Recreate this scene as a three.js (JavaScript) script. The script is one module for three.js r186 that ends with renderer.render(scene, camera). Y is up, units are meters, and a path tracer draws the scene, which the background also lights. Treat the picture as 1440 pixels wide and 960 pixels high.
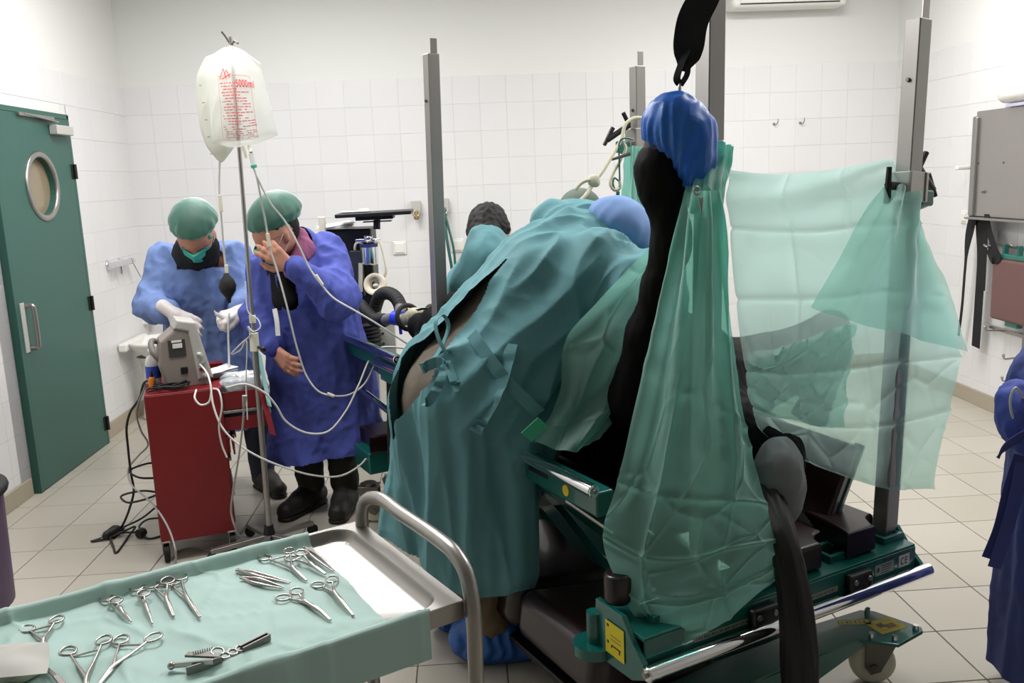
import * as THREE from 'three';
import { RoundedBoxGeometry } from 'three/addons/geometries/RoundedBoxGeometry.js';
import { ImprovedNoise } from 'three/addons/math/ImprovedNoise.js';
import { mergeGeometries, mergeVertices, toCreasedNormals } from 'three/addons/utils/BufferGeometryUtils.js';
import { RectAreaLightUniformsLib } from 'three/addons/lights/RectAreaLightUniformsLib.js';

RectAreaLightUniformsLib.init();
const scene = new THREE.Scene();
scene.background = new THREE.Color(0x000000);
const camera = new THREE.PerspectiveCamera(42.49, 1440 / 960, 0.05, 60);
camera.position.set(0, 1.6114, 0);
camera.rotation.order = 'YXZ';
camera.rotation.set(THREE.MathUtils.degToRad(-10.5994), THREE.MathUtils.degToRad(-2.8264), THREE.MathUtils.degToRad(-2.3001));
const renderer = new THREE.WebGLRenderer({ antialias: true });
renderer.toneMapping = THREE.LinearToneMapping;
renderer.toneMappingExposure = 1.64;
renderer.shadowMap.enabled = true;
// ceiling luminaires: [x, z, width (x), depth (z), intensity]
const CEIL = 3.2;
const LUMINAIRES = [
  [-1.0, -5.0, 1.2, 0.6, 12], [2.0, -5.0, 1.2, 0.6, 12],
  [-1.0, -3.3, 1.2, 0.6, 12], [2.0, -3.3, 1.2, 0.6, 12],
];

// ---------------------------------------------------------------- helpers
const perlin = new ImprovedNoise();
const n3 = (x, y, z) => perlin.noise(x + 31.7, y + 11.3, z + 57.1);
let seedState = 7;
function rnd(a = 0, b = 1) { seedState = (seedState * 1664525 + 1013904223) >>> 0; return a + (b - a) * (seedState / 4294967296); }
const V3 = (p) => (Array.isArray(p) ? new THREE.Vector3(p[0], p[1], p[2]) : p.clone());
const lerp = (a, b, t) => a + (b - a) * t;
const mixp = (a, b, t) => [lerp(a[0], b[0], t), lerp(a[1], b[1], t), lerp(a[2], b[2], t)];
const addp = (a, b, s = 1) => [a[0] + b[0] * s, a[1] + b[1] * s, a[2] + b[2] * s];
const subp = (a, b) => [a[0] - b[0], a[1] - b[1], a[2] - b[2]];
const lenp = (a) => Math.hypot(a[0], a[1], a[2]);
const nrm = (a) => { const l = lenp(a) || 1; return [a[0] / l, a[1] / l, a[2] / l]; };
const crs = (a, b) => [a[1] * b[2] - a[2] * b[1], a[2] * b[0] - a[0] * b[2], a[0] * b[1] - a[1] * b[0]];
const dot = (a, b) => a[0] * b[0] + a[1] * b[1] + a[2] * b[2];
const clamp = (v, a, b) => Math.min(b, Math.max(a, v));
const sstep = (a, b, v) => { const t = clamp((v - a) / (b - a), 0, 1); return t * t * (3 - 2 * t); };

function mat(color, roughness = 0.6, metalness = 0, extra = {}) {
  return new THREE.MeshPhysicalMaterial({ color, roughness, metalness, side: THREE.DoubleSide, ...extra });
}
const used = {};
function numbered(n) { if (!(n in used)) { used[n] = 0; return n; } used[n]++; return `${n}_${String(used[n]).padStart(3, '0')}`; }
function thing(name, label, category, group, pos, turn = 0) {
  const g = new THREE.Group(); g.name = numbered(name); g.userData = { label, category }; if (group) g.userData.group = group;
  if (pos) g.position.set(...pos); g.rotation.y = turn; scene.add(g); return g;
}
function setting(name) { const g = new THREE.Group(); g.name = name; g.userData = { kind: 'structure' }; scene.add(g); return g; }
function part(parent, name, geo, m, label) {
  const o = new THREE.Mesh(Array.isArray(geo) ? merge(geo) : geo, m); o.name = name; o.castShadow = o.receiveShadow = true;
  if (label) o.userData.label = label; parent.add(o); return o;
}
function single(name, label, category, geo, m, group) {
  const o = new THREE.Mesh(Array.isArray(geo) ? merge(geo) : geo, m); o.name = numbered(name); o.castShadow = o.receiveShadow = true;
  o.userData = { label, category }; if (group) o.userData.group = group; scene.add(o); return o;
}
function merge(list) {
  const gs = list.map((g) => { const h = g.index ? g.toNonIndexed() : g.clone(); for (const k of Object.keys(h.attributes)) if (!['position', 'normal', 'uv'].includes(k)) h.deleteAttribute(k);
    if (!h.attributes.uv) h.setAttribute('uv', new THREE.BufferAttribute(new Float32Array(h.attributes.position.count * 2), 2)); return h; });
  return mergeGeometries(gs);
}
function box(w, h, d, c = [0, 0, 0], r = 0.004, rot) {
  const rr = Math.min(r, w / 2.01, h / 2.01, d / 2.01);
  const g = rr > 0 ? new RoundedBoxGeometry(w, h, d, rr > 0.012 ? 4 : 2, rr) : new THREE.BoxGeometry(w, h, d);
  if (rot) g.applyMatrix4(new THREE.Matrix4().makeRotationFromEuler(new THREE.Euler(...rot)));
  g.translate(...c); return g;
}
// a bar of rectangular section between two points: width a across, height b
function bar(p, q, a, b, r = 0.003, roll = 0) {
  const d = subp(q, p), L = lenp(d), g = box(a, b, L, [0, 0, 0], r);
  if (roll) g.rotateZ(roll);
  const m = new THREE.Matrix4().lookAt(V3(q), V3(p), Math.abs(d[1]) > 0.98 * L ? new THREE.Vector3(0, 0, 1) : new THREE.Vector3(0, 1, 0));
  g.applyMatrix4(m); g.translate(...mixp(p, q, 0.5)); return g;
}
function cyl(p, q, r0, r1 = r0, seg = 20, open = false) {
  const d = subp(q, p), L = lenp(d), g = new THREE.CylinderGeometry(r1, r0, L, seg, 1, open);
  g.applyQuaternion(new THREE.Quaternion().setFromUnitVectors(new THREE.Vector3(0, 1, 0), V3(d).normalize()));
  g.translate(...mixp(p, q, 0.5)); return g;
}
function ball(c, r, sy = 1, seg = 16) { const g = new THREE.SphereGeometry(r, seg, Math.ceil(seg * 0.7)); g.scale(1, sy, 1); g.translate(...c); return g; }
function tube(pts, r, seg = 0, rad = 8, closed = false) {
  const c = new THREE.CatmullRomCurve3(pts.map(V3), closed, 'centripetal');
  return new THREE.TubeGeometry(c, seg || pts.length * 8, r, rad, closed);
}
// tapered tube: points with a radius each
function vtube(pts, rs, seg = 0, rad = 12, fn) {
  const c = new THREE.CatmullRomCurve3(pts.map(V3), false, 'centripetal'), N = seg || pts.length * 8;
  const fr = c.computeFrenetFrames(N, false), pos = [], uv = [], idx = [];
  for (let i = 0; i <= N; i++) {
    const t = i / N, p = c.getPoint(t), k = t * (rs.length - 1), a = Math.floor(k), r = lerp(rs[a], rs[Math.min(a + 1, rs.length - 1)], k - a);
    for (let j = 0; j <= rad; j++) {
      const an = j / rad * Math.PI * 2, rr = fn ? r * fn(t, an) : r, n = fr.normals[i], b = fr.binormals[i];
      pos.push(p.x + rr * (Math.cos(an) * n.x + Math.sin(an) * b.x), p.y + rr * (Math.cos(an) * n.y + Math.sin(an) * b.y), p.z + rr * (Math.cos(an) * n.z + Math.sin(an) * b.z)); uv.push(j / rad, t);
    }
  }
  for (let i = 0; i < N; i++) for (let j = 0; j < rad; j++) { const a = i * (rad + 1) + j, b = a + rad + 1; idx.push(a, b, a + 1, b, b + 1, a + 1); }
  const e0 = pos.length / 3; { const p = c.getPoint(0), q = c.getPoint(1); pos.push(p.x, p.y, p.z, q.x, q.y, q.z); uv.push(0, 0, 0, 1); }
  for (let j = 0; j < rad; j++) { idx.push(e0, j, j + 1); const o = N * (rad + 1); idx.push(e0 + 1, o + j + 1, o + j); }
  return indexed(pos, uv, idx);
}
function indexed(pos, uv, idx) {
  const g = new THREE.BufferGeometry(); g.setAttribute('position', new THREE.Float32BufferAttribute(pos, 3));
  g.setAttribute('uv', new THREE.Float32BufferAttribute(uv && uv.length ? uv : new Float32Array(pos.length / 3 * 2), 2)); g.setIndex(idx); g.computeVertexNormals(); return g;
}
function lathe(profile, c = [0, 0, 0], seg = 28) { const g = new THREE.LatheGeometry(profile.map(([r, y]) => new THREE.Vector2(r, y)), seg); g.translate(...c); return g; }
function torus(c, R, r, axis = [0, 1, 0], seg = 32, arc = Math.PI * 2) {
  const g = new THREE.TorusGeometry(R, r, 10, seg, arc); g.applyQuaternion(new THREE.Quaternion().setFromUnitVectors(new THREE.Vector3(0, 0, 1), V3(axis).normalize())); g.translate(...c); return g;
}
function extrude(outline, depth, bevel = 0, holes = [], curveSegments = 10) {
  const s = new THREE.Shape(outline.map(([x, y]) => new THREE.Vector2(x, y)));
  for (const h of holes) s.holes.push(new THREE.Path(h.map(([x, y]) => new THREE.Vector2(x, y))));
  return new THREE.ExtrudeGeometry(s, { depth, bevelEnabled: bevel > 0, bevelSize: bevel, bevelThickness: bevel, bevelSegments: 2, curveSegments });
}
// cloth or film: a net of world points, smoothed in both directions, with its own relief along the surface normal
function crm(a, b, c, d, t) { const t2 = t * t, t3 = t2 * t; return 0.5 * (2 * b + (c - a) * t + (2 * a - 5 * b + 4 * c - d) * t2 + (3 * b - a - 3 * c + d) * t3); }
function sheet(net, nu, nv, relief, keep) {
  const R = net.length, Cn = net[0].length;
  const at = (i, j) => { // linear continuation past the border
    const g = (ii, jj) => net[ii][jj];
    const col = (ii) => (j < 0 ? addp(addp(g(ii, 0), g(ii, 0)), g(ii, 1), -1) : j >= Cn ? addp(addp(g(ii, Cn - 1), g(ii, Cn - 1)), g(ii, Cn - 2), -1) : g(ii, j));
    return i < 0 ? addp(addp(col(0), col(0)), col(1), -1) : i >= R ? addp(addp(col(R - 1), col(R - 1)), col(R - 2), -1) : col(i);
  };
  const S = (u, v) => {
    const fi = clamp(v, 0, 1) * (R - 1), fj = clamp(u, 0, 1) * (Cn - 1), i = Math.min(Math.floor(fi), R - 2), j = Math.min(Math.floor(fj), Cn - 2), o = [0, 0, 0];
    for (let k = 0; k < 3; k++) { const r = [-1, 0, 1, 2].map((di) => crm(at(i + di, j - 1)[k], at(i + di, j)[k], at(i + di, j + 1)[k], at(i + di, j + 2)[k], fj - j)); o[k] = crm(r[0], r[1], r[2], r[3], fi - i); }
    return o;
  };
  const pos = [], uv = [], idx = [];
  for (let b = 0; b <= nv; b++) for (let a = 0; a <= nu; a++) {
    const u = a / nu, v = b / nv; let p = S(u, v);
    if (relief) {
      const e = 0.004, du = subp(S(Math.min(1, u + e), v), S(Math.max(0, u - e), v)), dv = subp(S(u, Math.min(1, v + e)), S(u, Math.max(0, v - e)));
      p = addp(p, nrm(crs(dv, du)), relief(u, v, p));
    }
    pos.push(...p); uv.push(u, v);
  }
  for (let b = 0; b < nv; b++) for (let a = 0; a < nu; a++) {
    if (keep && !keep((a + 0.5) / nu, (b + 0.5) / nv)) continue;
    const i = b * (nu + 1) + a; idx.push(i, i + nu + 1, i + 1, i + nu + 1, i + nu + 2, i + 1);
  }
  return indexed(pos, uv, idx);
}
// ridged crumple of a thin film: sharp creases between flat facets
function crumple(x, y, z, s) { return 1 - 2 * Math.abs(n3(x * s, y * s, z * s)); }
// creased film: polygon facets, each tilted its own way, with raised crease lines between them
function hash2(i, j, k) { const s = Math.sin(i * 127.1 + j * 311.7 + k * 74.7) * 43758.5453; return s - Math.floor(s); }
function facets(x, y, tilt, crease, k = 1) {
  const i0 = Math.floor(x), j0 = Math.floor(y); let d1 = 9, d2 = 9, ci = 0, cj = 0, cx = 0, cy = 0;
  for (let i = i0 - 1; i <= i0 + 1; i++) for (let j = j0 - 1; j <= j0 + 1; j++) { const px = i + hash2(i, j, k), py = j + hash2(i, j, k + 5), d = Math.hypot(x - px, y - py); if (d < d1) { d2 = d1; d1 = d; ci = i; cj = j; cx = px; cy = py; } else if (d < d2) d2 = d; }
  const w = sstep(0, 0.4, d2 - d1); return tilt * w * ((x - cx) * (hash2(ci, cj, k + 9) - 0.5) + (y - cy) * (hash2(ci, cj, k + 13) - 0.5)) + crease * Math.exp(-(d2 - d1) * 14);
}
// ribbon along points, width across dir
function ribbon(pts, width, dir, seg = 0, twist) {
  const c = new THREE.CatmullRomCurve3(pts.map(V3), false, 'centripetal'), N = seg || pts.length * 6, pos = [], uv = [], idx = [], T = 0.0016;
  for (let i = 0; i <= N; i++) {
    const t = i / N, p = c.getPoint(t).toArray(), tg = c.getTangent(t).toArray(); let d = typeof dir === 'function' ? dir(t) : dir;
    d = nrm(addp(d, tg, -dot(d, tg))); const n = crs(tg, d); const w = (typeof width === 'function' ? width(t) : width) / 2;
    const dd = twist ? addp([d[0] * Math.cos(twist(t)), d[1] * Math.cos(twist(t)), d[2] * Math.cos(twist(t))], n, Math.sin(twist(t))) : d, nn = crs(tg, dd);
    for (const [a, b] of [[-1, 1], [1, 1], [1, -1], [-1, -1]]) { pos.push(...addp(addp(p, dd, a * w), nn, b * T / 2)); uv.push((a + 1) / 2, t); }
  }
  for (let i = 0; i < N; i++) for (let j = 0; j < 4; j++) { const a = i * 4 + j, b = i * 4 + (j + 1) % 4; idx.push(a, b, a + 4, b, b + 4, a + 4); }
  idx.push(0, 2, 1, 0, 3, 2); const o = N * 4; idx.push(o, o + 1, o + 2, o, o + 2, o + 3);
  const g = indexed(pos, uv, idx).toNonIndexed(); g.computeVertexNormals(); return g;
}
// ------------------------------------------------- solid bodies from distance fields (naive surface nets)
// primitive: [ax,ay,az, bx,by,bz, ra, rb] tapered capsule ; joined by a smooth minimum of width k
function capsuleField(prims, k) {
  const P = prims.map((q) => { const [a, b, ra, rb] = q; const d = subp(b, a), l2 = Math.max(dot(d, d), 1e-9); return [a[0], a[1], a[2], d[0], d[1], d[2], 1 / l2, ra, rb - ra]; });
  return (x, y, z) => {
    let s = 0, m = 1e9; const D = [];
    for (let i = 0; i < P.length; i++) {
      const q = P[i], px = x - q[0], py = y - q[1], pz = z - q[2]; let t = (px * q[3] + py * q[4] + pz * q[5]) * q[6]; t = t < 0 ? 0 : t > 1 ? 1 : t;
      const dx = px - q[3] * t, dy = py - q[4] * t, dz = pz - q[5] * t, d = Math.sqrt(dx * dx + dy * dy + dz * dz) - q[7] - q[8] * t; D[i] = d; if (d < m) m = d;
    }
    if (m > 3 * k) return m;
    for (let i = 0; i < D.length; i++) { const e = (D[i] - m) / k; if (e < 9) s += Math.exp(-e); }
    return m - k * Math.log(s);
  };
}
function boundsOf(prims, pad) {
  const lo = [1e9, 1e9, 1e9], hi = [-1e9, -1e9, -1e9];
  for (const [a, b, ra, rb] of prims) for (let k = 0; k < 3; k++) { lo[k] = Math.min(lo[k], a[k] - ra - pad, b[k] - rb - pad); hi[k] = Math.max(hi[k], a[k] + ra + pad, b[k] + rb + pad); }
  return [lo, hi];
}
function nets(field, lo, hi, h, opt = {}) {
  const nx = Math.ceil((hi[0] - lo[0]) / h) + 1, ny = Math.ceil((hi[1] - lo[1]) / h) + 1, nz = Math.ceil((hi[2] - lo[2]) / h) + 1;
  const F = new Float32Array(nx * ny * nz); const id = (i, j, k) => (k * ny + j) * nx + i;
  // a coarse look first: blocks far from the surface are filled, not sampled
  const B = 4;
  for (let k0 = 0; k0 < nz; k0 += B) for (let j0 = 0; j0 < ny; j0 += B) for (let i0 = 0; i0 < nx; i0 += B) {
    const c = field(lo[0] + (i0 + B / 2) * h, lo[1] + (j0 + B / 2) * h, lo[2] + (k0 + B / 2) * h);
    const far = Math.abs(c) > h * B * 1.6;
    for (let k = k0; k < Math.min(nz, k0 + B); k++) for (let j = j0; j < Math.min(ny, j0 + B); j++) for (let i = i0; i < Math.min(nx, i0 + B); i++)
      F[id(i, j, k)] = far ? c : field(lo[0] + i * h, lo[1] + j * h, lo[2] + k * h);
  }
  const vid = new Int32Array(nx * ny * nz).fill(-1), pos = [];
  for (let k = 0; k < nz - 1; k++) for (let j = 0; j < ny - 1; j++) for (let i = 0; i < nx - 1; i++) {
    let n = 0, sx = 0, sy = 0, sz = 0, neg = 0; const f = [];
    for (let c = 0; c < 8; c++) { f[c] = F[id(i + (c & 1), j + ((c >> 1) & 1), k + (c >> 2))]; if (f[c] < 0) neg++; }
    if (neg === 0 || neg === 8) continue;
    for (let c = 0; c < 8; c++) for (let b = 1; b < 8; b <<= 1) if (!(c & b)) {
      const d = c | b; if ((f[c] < 0) !== (f[d] < 0)) { const t = f[c] / (f[c] - f[d]); n++; sx += (c & 1) + (b === 1 ? t : 0); sy += ((c >> 1) & 1) + (b === 2 ? t : 0); sz += (c >> 2) + (b === 4 ? t : 0); }
    }
    vid[id(i, j, k)] = pos.length / 3; pos.push(lo[0] + (i + sx / n) * h, lo[1] + (j + sy / n) * h, lo[2] + (k + sz / n) * h);
  }
  let idx = [];
  const quad = (a, b, c, d, flip) => { if (a < 0 || b < 0 || c < 0 || d < 0) return; if (flip) idx.push(a, c, b, a, d, c); else idx.push(a, b, c, a, c, d); };
  for (let k = 1; k < nz - 1; k++) for (let j = 1; j < ny - 1; j++) for (let i = 1; i < nx - 1; i++) {
    const f0 = F[id(i, j, k)] < 0;
    if (f0 !== (F[id(i + 1, j, k)] < 0)) quad(vid[id(i, j - 1, k - 1)], vid[id(i, j, k - 1)], vid[id(i, j, k)], vid[id(i, j - 1, k)], !f0);
    if (f0 !== (F[id(i, j + 1, k)] < 0)) quad(vid[id(i - 1, j, k - 1)], vid[id(i - 1, j, k)], vid[id(i, j, k)], vid[id(i, j, k - 1)], !f0);
    if (f0 !== (F[id(i, j, k + 1)] < 0)) quad(vid[id(i - 1, j - 1, k)], vid[id(i, j - 1, k)], vid[id(i, j, k)], vid[id(i - 1, j, k)], !f0);
  }
  if (opt.relief) {
    const g0 = indexed(pos, null, idx), N = g0.attributes.normal.array;
    for (let i = 0; i < pos.length; i += 3) { const d = opt.relief([pos[i], pos[i + 1], pos[i + 2]], [N[i], N[i + 1], N[i + 2]]); for (let c = 0; c < 3; c++) pos[i + c] += N[i + c] * d; }
  }
  if (opt.drop) { const out = []; for (let t = 0; t < idx.length; t += 3) { const c = [0, 1, 2].map((a) => (pos[idx[t] * 3 + a] + pos[idx[t + 1] * 3 + a] + pos[idx[t + 2] * 3 + a]) / 3); if (!opt.drop(c)) out.push(idx[t], idx[t + 1], idx[t + 2]); } idx = out; }
  return indexed(pos, null, idx);
}
function solid(prims, k, h, opt = {}) { const f = capsuleField(prims, k), [lo, hi] = boundsOf(prims, 3 * h + (opt.pad || 0)); return nets(opt.field ? (x, y, z) => opt.field(f(x, y, z), x, y, z) : f, lo, hi, h, opt); }
// small noise textures (grain only)
function grain(size, fn, srgb = true) {
  const d = new Uint8Array(size * size * 4); for (let y = 0; y < size; y++) for (let x = 0; x < size; x++) { const c = fn(x / size, y / size); for (let k = 0; k < 3; k++) d[(y * size + x) * 4 + k] = clamp(c[k] * 255, 0, 255); d[(y * size + x) * 4 + 3] = 255; }
  const t = new THREE.DataTexture(d, size, size); t.magFilter = THREE.LinearFilter; t.minFilter = THREE.LinearFilter; t.wrapS = t.wrapT = THREE.RepeatWrapping; if (srgb) t.colorSpace = THREE.SRGBColorSpace; t.needsUpdate = true; return t;
}
function print(w, h, draw) { const c = document.createElement('canvas'); c.width = w; c.height = h; const x = c.getContext('2d'); draw(x, w, h); const t = new THREE.CanvasTexture(c); t.colorSpace = THREE.SRGBColorSpace; return t; }

// ---------------------------------------------------------------- materials
const M = {
  plaster: mat(0xe4e4e1, 0.85), grout: mat(0xd2d0cd, 0.9), baseb: mat(0xa99f8c, 0.5),
  floorGrout: mat(0x726a60, 0.95), ceil: mat(0xe2e2e0, 0.9),
  steel: mat(0xa8a4a0, 0.33, 0.9), steelDull: mat(0x9b9895, 0.42, 0.85), chrome: mat(0xe6e6ea, 0.07, 1), darkSteel: mat(0x77736f, 0.4, 0.85),
  instrument: mat(0xb4aca8, 0.22, 1), black: mat(0x0d0c0e, 0.45), rubber: mat(0x141416, 0.7), greyPlastic: mat(0xb9b7b2, 0.5), whitePlastic: mat(0xe8e6e0, 0.4),
  cream: mat(0xe6e0cc, 0.45), tableGreen: mat(0x0d5f57, 0.3, 0, { clearcoat: 0.5 }), maroon: mat(0x1f0d10, 0.3, 0, { clearcoat: 0.2 }),
  doorGreen: mat(0x2d5a50, 0.42), red: mat(0x7d1019, 0.45), yellow: mat(0xe6c81e, 0.5),
  tubing: mat(0xeeeeea, 0.25, 0, { transmission: 0.25 }), cable: mat(0x121113, 0.5), cableGrey: mat(0x9b9a98, 0.5), cableWhite: mat(0xdedcd8, 0.5),
  skin: mat(0xc98f78, 0.6), skinDark: mat(0xa86f58, 0.6), hairDark: mat(0x15110f, 0.75), blueGown: mat(0x4c57ac, 0.8), blueGownPale: mat(0x6c84b8, 0.8), navy: mat(0x2a2f86, 0.75),
  teal: mat(0x5f949b, 0.74), scrubs: mat(0x6b6256, 0.8), khaki: mat(0x6e5d48, 0.85), glove: mat(0xd9d0d0, 0.5), blackCloth: mat(0x121114, 0.9), denim: mat(0x1e2530, 0.85), boot: mat(0x2a2420, 0.6),
  cap: mat(0x6ba594, 0.6, 0, { transmission: 0.74 }), mask: mat(0x3fb39b, 0.75), blueCap: mat(0x7b9bd0, 0.8), shoeCover: mat(0x1f5fae, 0.45, 0, { transmission: 0.1 }), hoofCover: mat(0x2277dd, 0.4, 0, { transmission: 0.3 }),
  horse: mat(0x060505, 0.7, 0, { specularIntensity: 0.3 }), hoof: mat(0x3a2622, 0.5), tail: mat(0x0d0807, 0.55),
  film: mat(0x9fdfd1, 0.66, 0, { transmission: 0.75 }), filmPale: mat(0xd2f2eb, 0.62, 0, { transmission: 0.8 }),
  trayCloth: mat(0xbcddd6, 0.6), rope: mat(0xc9c6ae, 0.9), glassClear: mat(0xffffff, 0.05, 0, { transmission: 0.95 }), porthole: mat(0x9d8f74, 0.15, 0, { transmission: 0.25 }),
};
// ---------------------------------------------------------------- the room
const WL = -2.436, WR = 3.347, ZB = -6.761, ZF = 4.5;
function tileGeo(w, h, t, bv) { // face in +z, bevelled rim, sides
  const p = [], idx = []; const rect = (a, z) => { for (const [x, y] of [[-1, -1], [1, -1], [1, 1], [-1, 1]]) p.push(x * (w / 2 - a), y * (h / 2 - a), z); };
  rect(0, 0); rect(0, t - bv); rect(bv, t);
  for (let L = 0; L < 2; L++) for (let k = 0; k < 4; k++) { const a = L * 4 + k, b = L * 4 + (k + 1) % 4; idx.push(a, b, b + 4, a, b + 4, a + 4); }
  idx.push(8, 9, 10, 8, 10, 11);
  const g = indexed(p, null, idx).toNonIndexed(); g.computeVertexNormals();
  const uv = new Float32Array(g.attributes.position.count * 2); for (let i = 0; i < g.attributes.position.count; i++) { uv[2 * i] = g.attributes.position.getX(i); uv[2 * i + 1] = g.attributes.position.getY(i); }
  g.setAttribute('uv', new THREE.BufferAttribute(uv, 2)); return g;
}
{
  const slab = (name, w, h, d, c, m) => { const s = setting(name); s.position.set(...c); part(s, name.startsWith('wall') ? 'wall_body' : name + '_body', new THREE.BoxGeometry(w, h, d), m); return s; };
  const LX = WR - WL, LZ = ZF - ZB, cx = (WL + WR) / 2, cz = (ZF + ZB) / 2, T = 0.2;
  const wb = slab('wall_back', LX + 2 * T, CEIL + T, T, [cx, (CEIL + T) / 2, ZB - T / 2], M.plaster);
  const wl = slab('wall_left', T, CEIL + T, LZ, [WL - T / 2, (CEIL + T) / 2, cz], M.plaster);
  const wr = slab('wall_right', T, CEIL + T, LZ, [WR + T / 2, (CEIL + T) / 2, cz], M.plaster);
  slab('wall_front', LX + 2 * T, CEIL + T, T, [cx, (CEIL + T) / 2, ZF + T / 2], M.plaster);
  slab('ceiling', LX, T, LZ, [cx, CEIL + T / 2, cz], M.ceil);
  const fl = slab('floor', LX + 2 * T, T, LZ + 2 * T, [cx, -T / 2 - 0.004, cz], M.floorGrout);
  const wallTile = [0xe2e1e1, 0xe1e0e0, 0xe3e2e2].map((c) => mat(c, 0.22));
  const TG = tileGeo(0.1984, 0.1984, 0.0026, 0.001), TGlow = tileGeo(0.1984, 0.058, 0.0026, 0.001);
  const put = (o, par, x, y, z, ry) => { o.position.set(x - par.position.x, y - par.position.y, z - par.position.z); o.rotation.y = ry; };
  let ti = 0;
  const rows = []; for (let r = 0; r < 11; r++) rows.push([2.26 - 0.2 * r, TG]); rows.push([0.13, TGlow]);
  const tileRun = (wall, count, place, skip) => {
    const rest = []; let made = 0;
    for (let c = 0; c < count; c++) for (const [y, g] of rows) {
      if (skip && skip(c, y)) continue;
      const [x, z, ry, hid] = place(c, y);
      if (hid || made >= 298) { const h = g.clone(); h.rotateY(ry); h.translate(x - wall.position.x, y - wall.position.y, z - wall.position.z); rest.push(h); continue; }
      put(part(wall, 'tile', g, wallTile[(ti = (ti * 7 + c * 3 + 1) % 11) % 3]), wall, x, y, z, ry); made++;
    }
    if (rest.length) { const o = part(wall, 'hidden_tiles', rest, wallTile[0]); o.userData.kind = 'stuff'; }
  };
  tileRun(wb, 29, (c, y) => [WL + 0.1 + 0.2 * c, ZB, 0, y < 0.75 && c > 11]);
  tileRun(wl, 16, (c) => [WL, ZB + 0.1 + 0.2 * c, Math.PI / 2, c > 14], (c, y) => { const z = ZB + 0.1 + 0.2 * c; return z > -5.79 && z < -4.68 && y < 2.15; });
  tileRun(wr, 12, (c) => [WR, ZB + 0.1 + 0.2 * c, -Math.PI / 2, c > 10]);
  // narrow cut tiles beside the door
  for (const [y, g] of rows) if (y < 2.15) for (const z of [-5.735, -4.69]) { const o = part(wl, 'tile', g, wallTile[0]); put(o, wl, WL, y, z, Math.PI / 2); o.scale.x = z < -5 ? 0.4 : 0.6; }
  // baseboards
  const bbg = (len) => box(len, 0.1, 0.012, [0, 0.05, 0], 0.003);
  const bb = (name, len, c, ry) => { const s = setting(name); s.position.set(...c); s.rotation.y = ry; part(s, 'skirting', bbg(len), M.baseb); };
  bb('baseboard_back', LX, [cx, 0, ZB + 0.006], 0); bb('baseboard_right', LZ, [WR - 0.006, 0, cz], -Math.PI / 2);
  bb('baseboard_left', 1.06, [WL + 0.006, 0, ZB + 0.53], Math.PI / 2); bb('baseboard_left_front', 9.2, [WL + 0.006, 0, -4.73 + 4.6], Math.PI / 2);
  // floor tiles
  const fts = [0xb3ada1, 0xb1ab9f, 0xb5afa3, 0xb0aa9d].map((c) => mat(c, 0.34)); const FT = tileGeo(0.2955, 0.2955, 0.005, 0.0012); FT.rotateX(-Math.PI / 2);
  let nf = 0; const rest = [], X0 = -2.3273, Z0 = -5.1356;
  const order = []; for (let i = -1; i < 19; i++) for (let j = -6; j < 33; j++) order.push([i, j]);
  for (const [i, j] of order) {
    let xa = X0 + 0.3 * i, xb = xa + 0.3, za = Z0 + 0.3 * j, zb = za + 0.3; xa = Math.max(xa, WL); xb = Math.min(xb, WR); za = Math.max(za, ZB); zb = Math.min(zb, ZF); if (xb - xa < 0.02 || zb - za < 0.02) continue;
    const sx = (xb - xa - 0.0045) / 0.2955, sz = (zb - za - 0.0045) / 0.2955, px = (xa + xb) / 2, pz = (za + zb) / 2;
    const seen = pz < -2.0 && Math.abs(px) < -pz * 0.68 + 0.15 && !(pz < -5.0 && px > -0.9 && px < 2.2);
    if (seen && nf < 296) { const o = part(fl, 'tile', FT, fts[Math.floor(rnd(0, 3.999))]); o.position.set(px - fl.position.x, -0.005 - fl.position.y, pz - fl.position.z); o.scale.set(sx, 1, sz); nf++; }
    else { const h = FT.clone(); h.scale(sx, 1, sz); h.translate(px - fl.position.x, -0.005 - fl.position.y, pz - fl.position.z); rest.push(h); }
  }
  const fr = part(fl, 'further_tiles', rest, fts[1]); fr.userData.kind = 'stuff';
  console.log('floor tiles', nf, rest.length);
}
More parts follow.
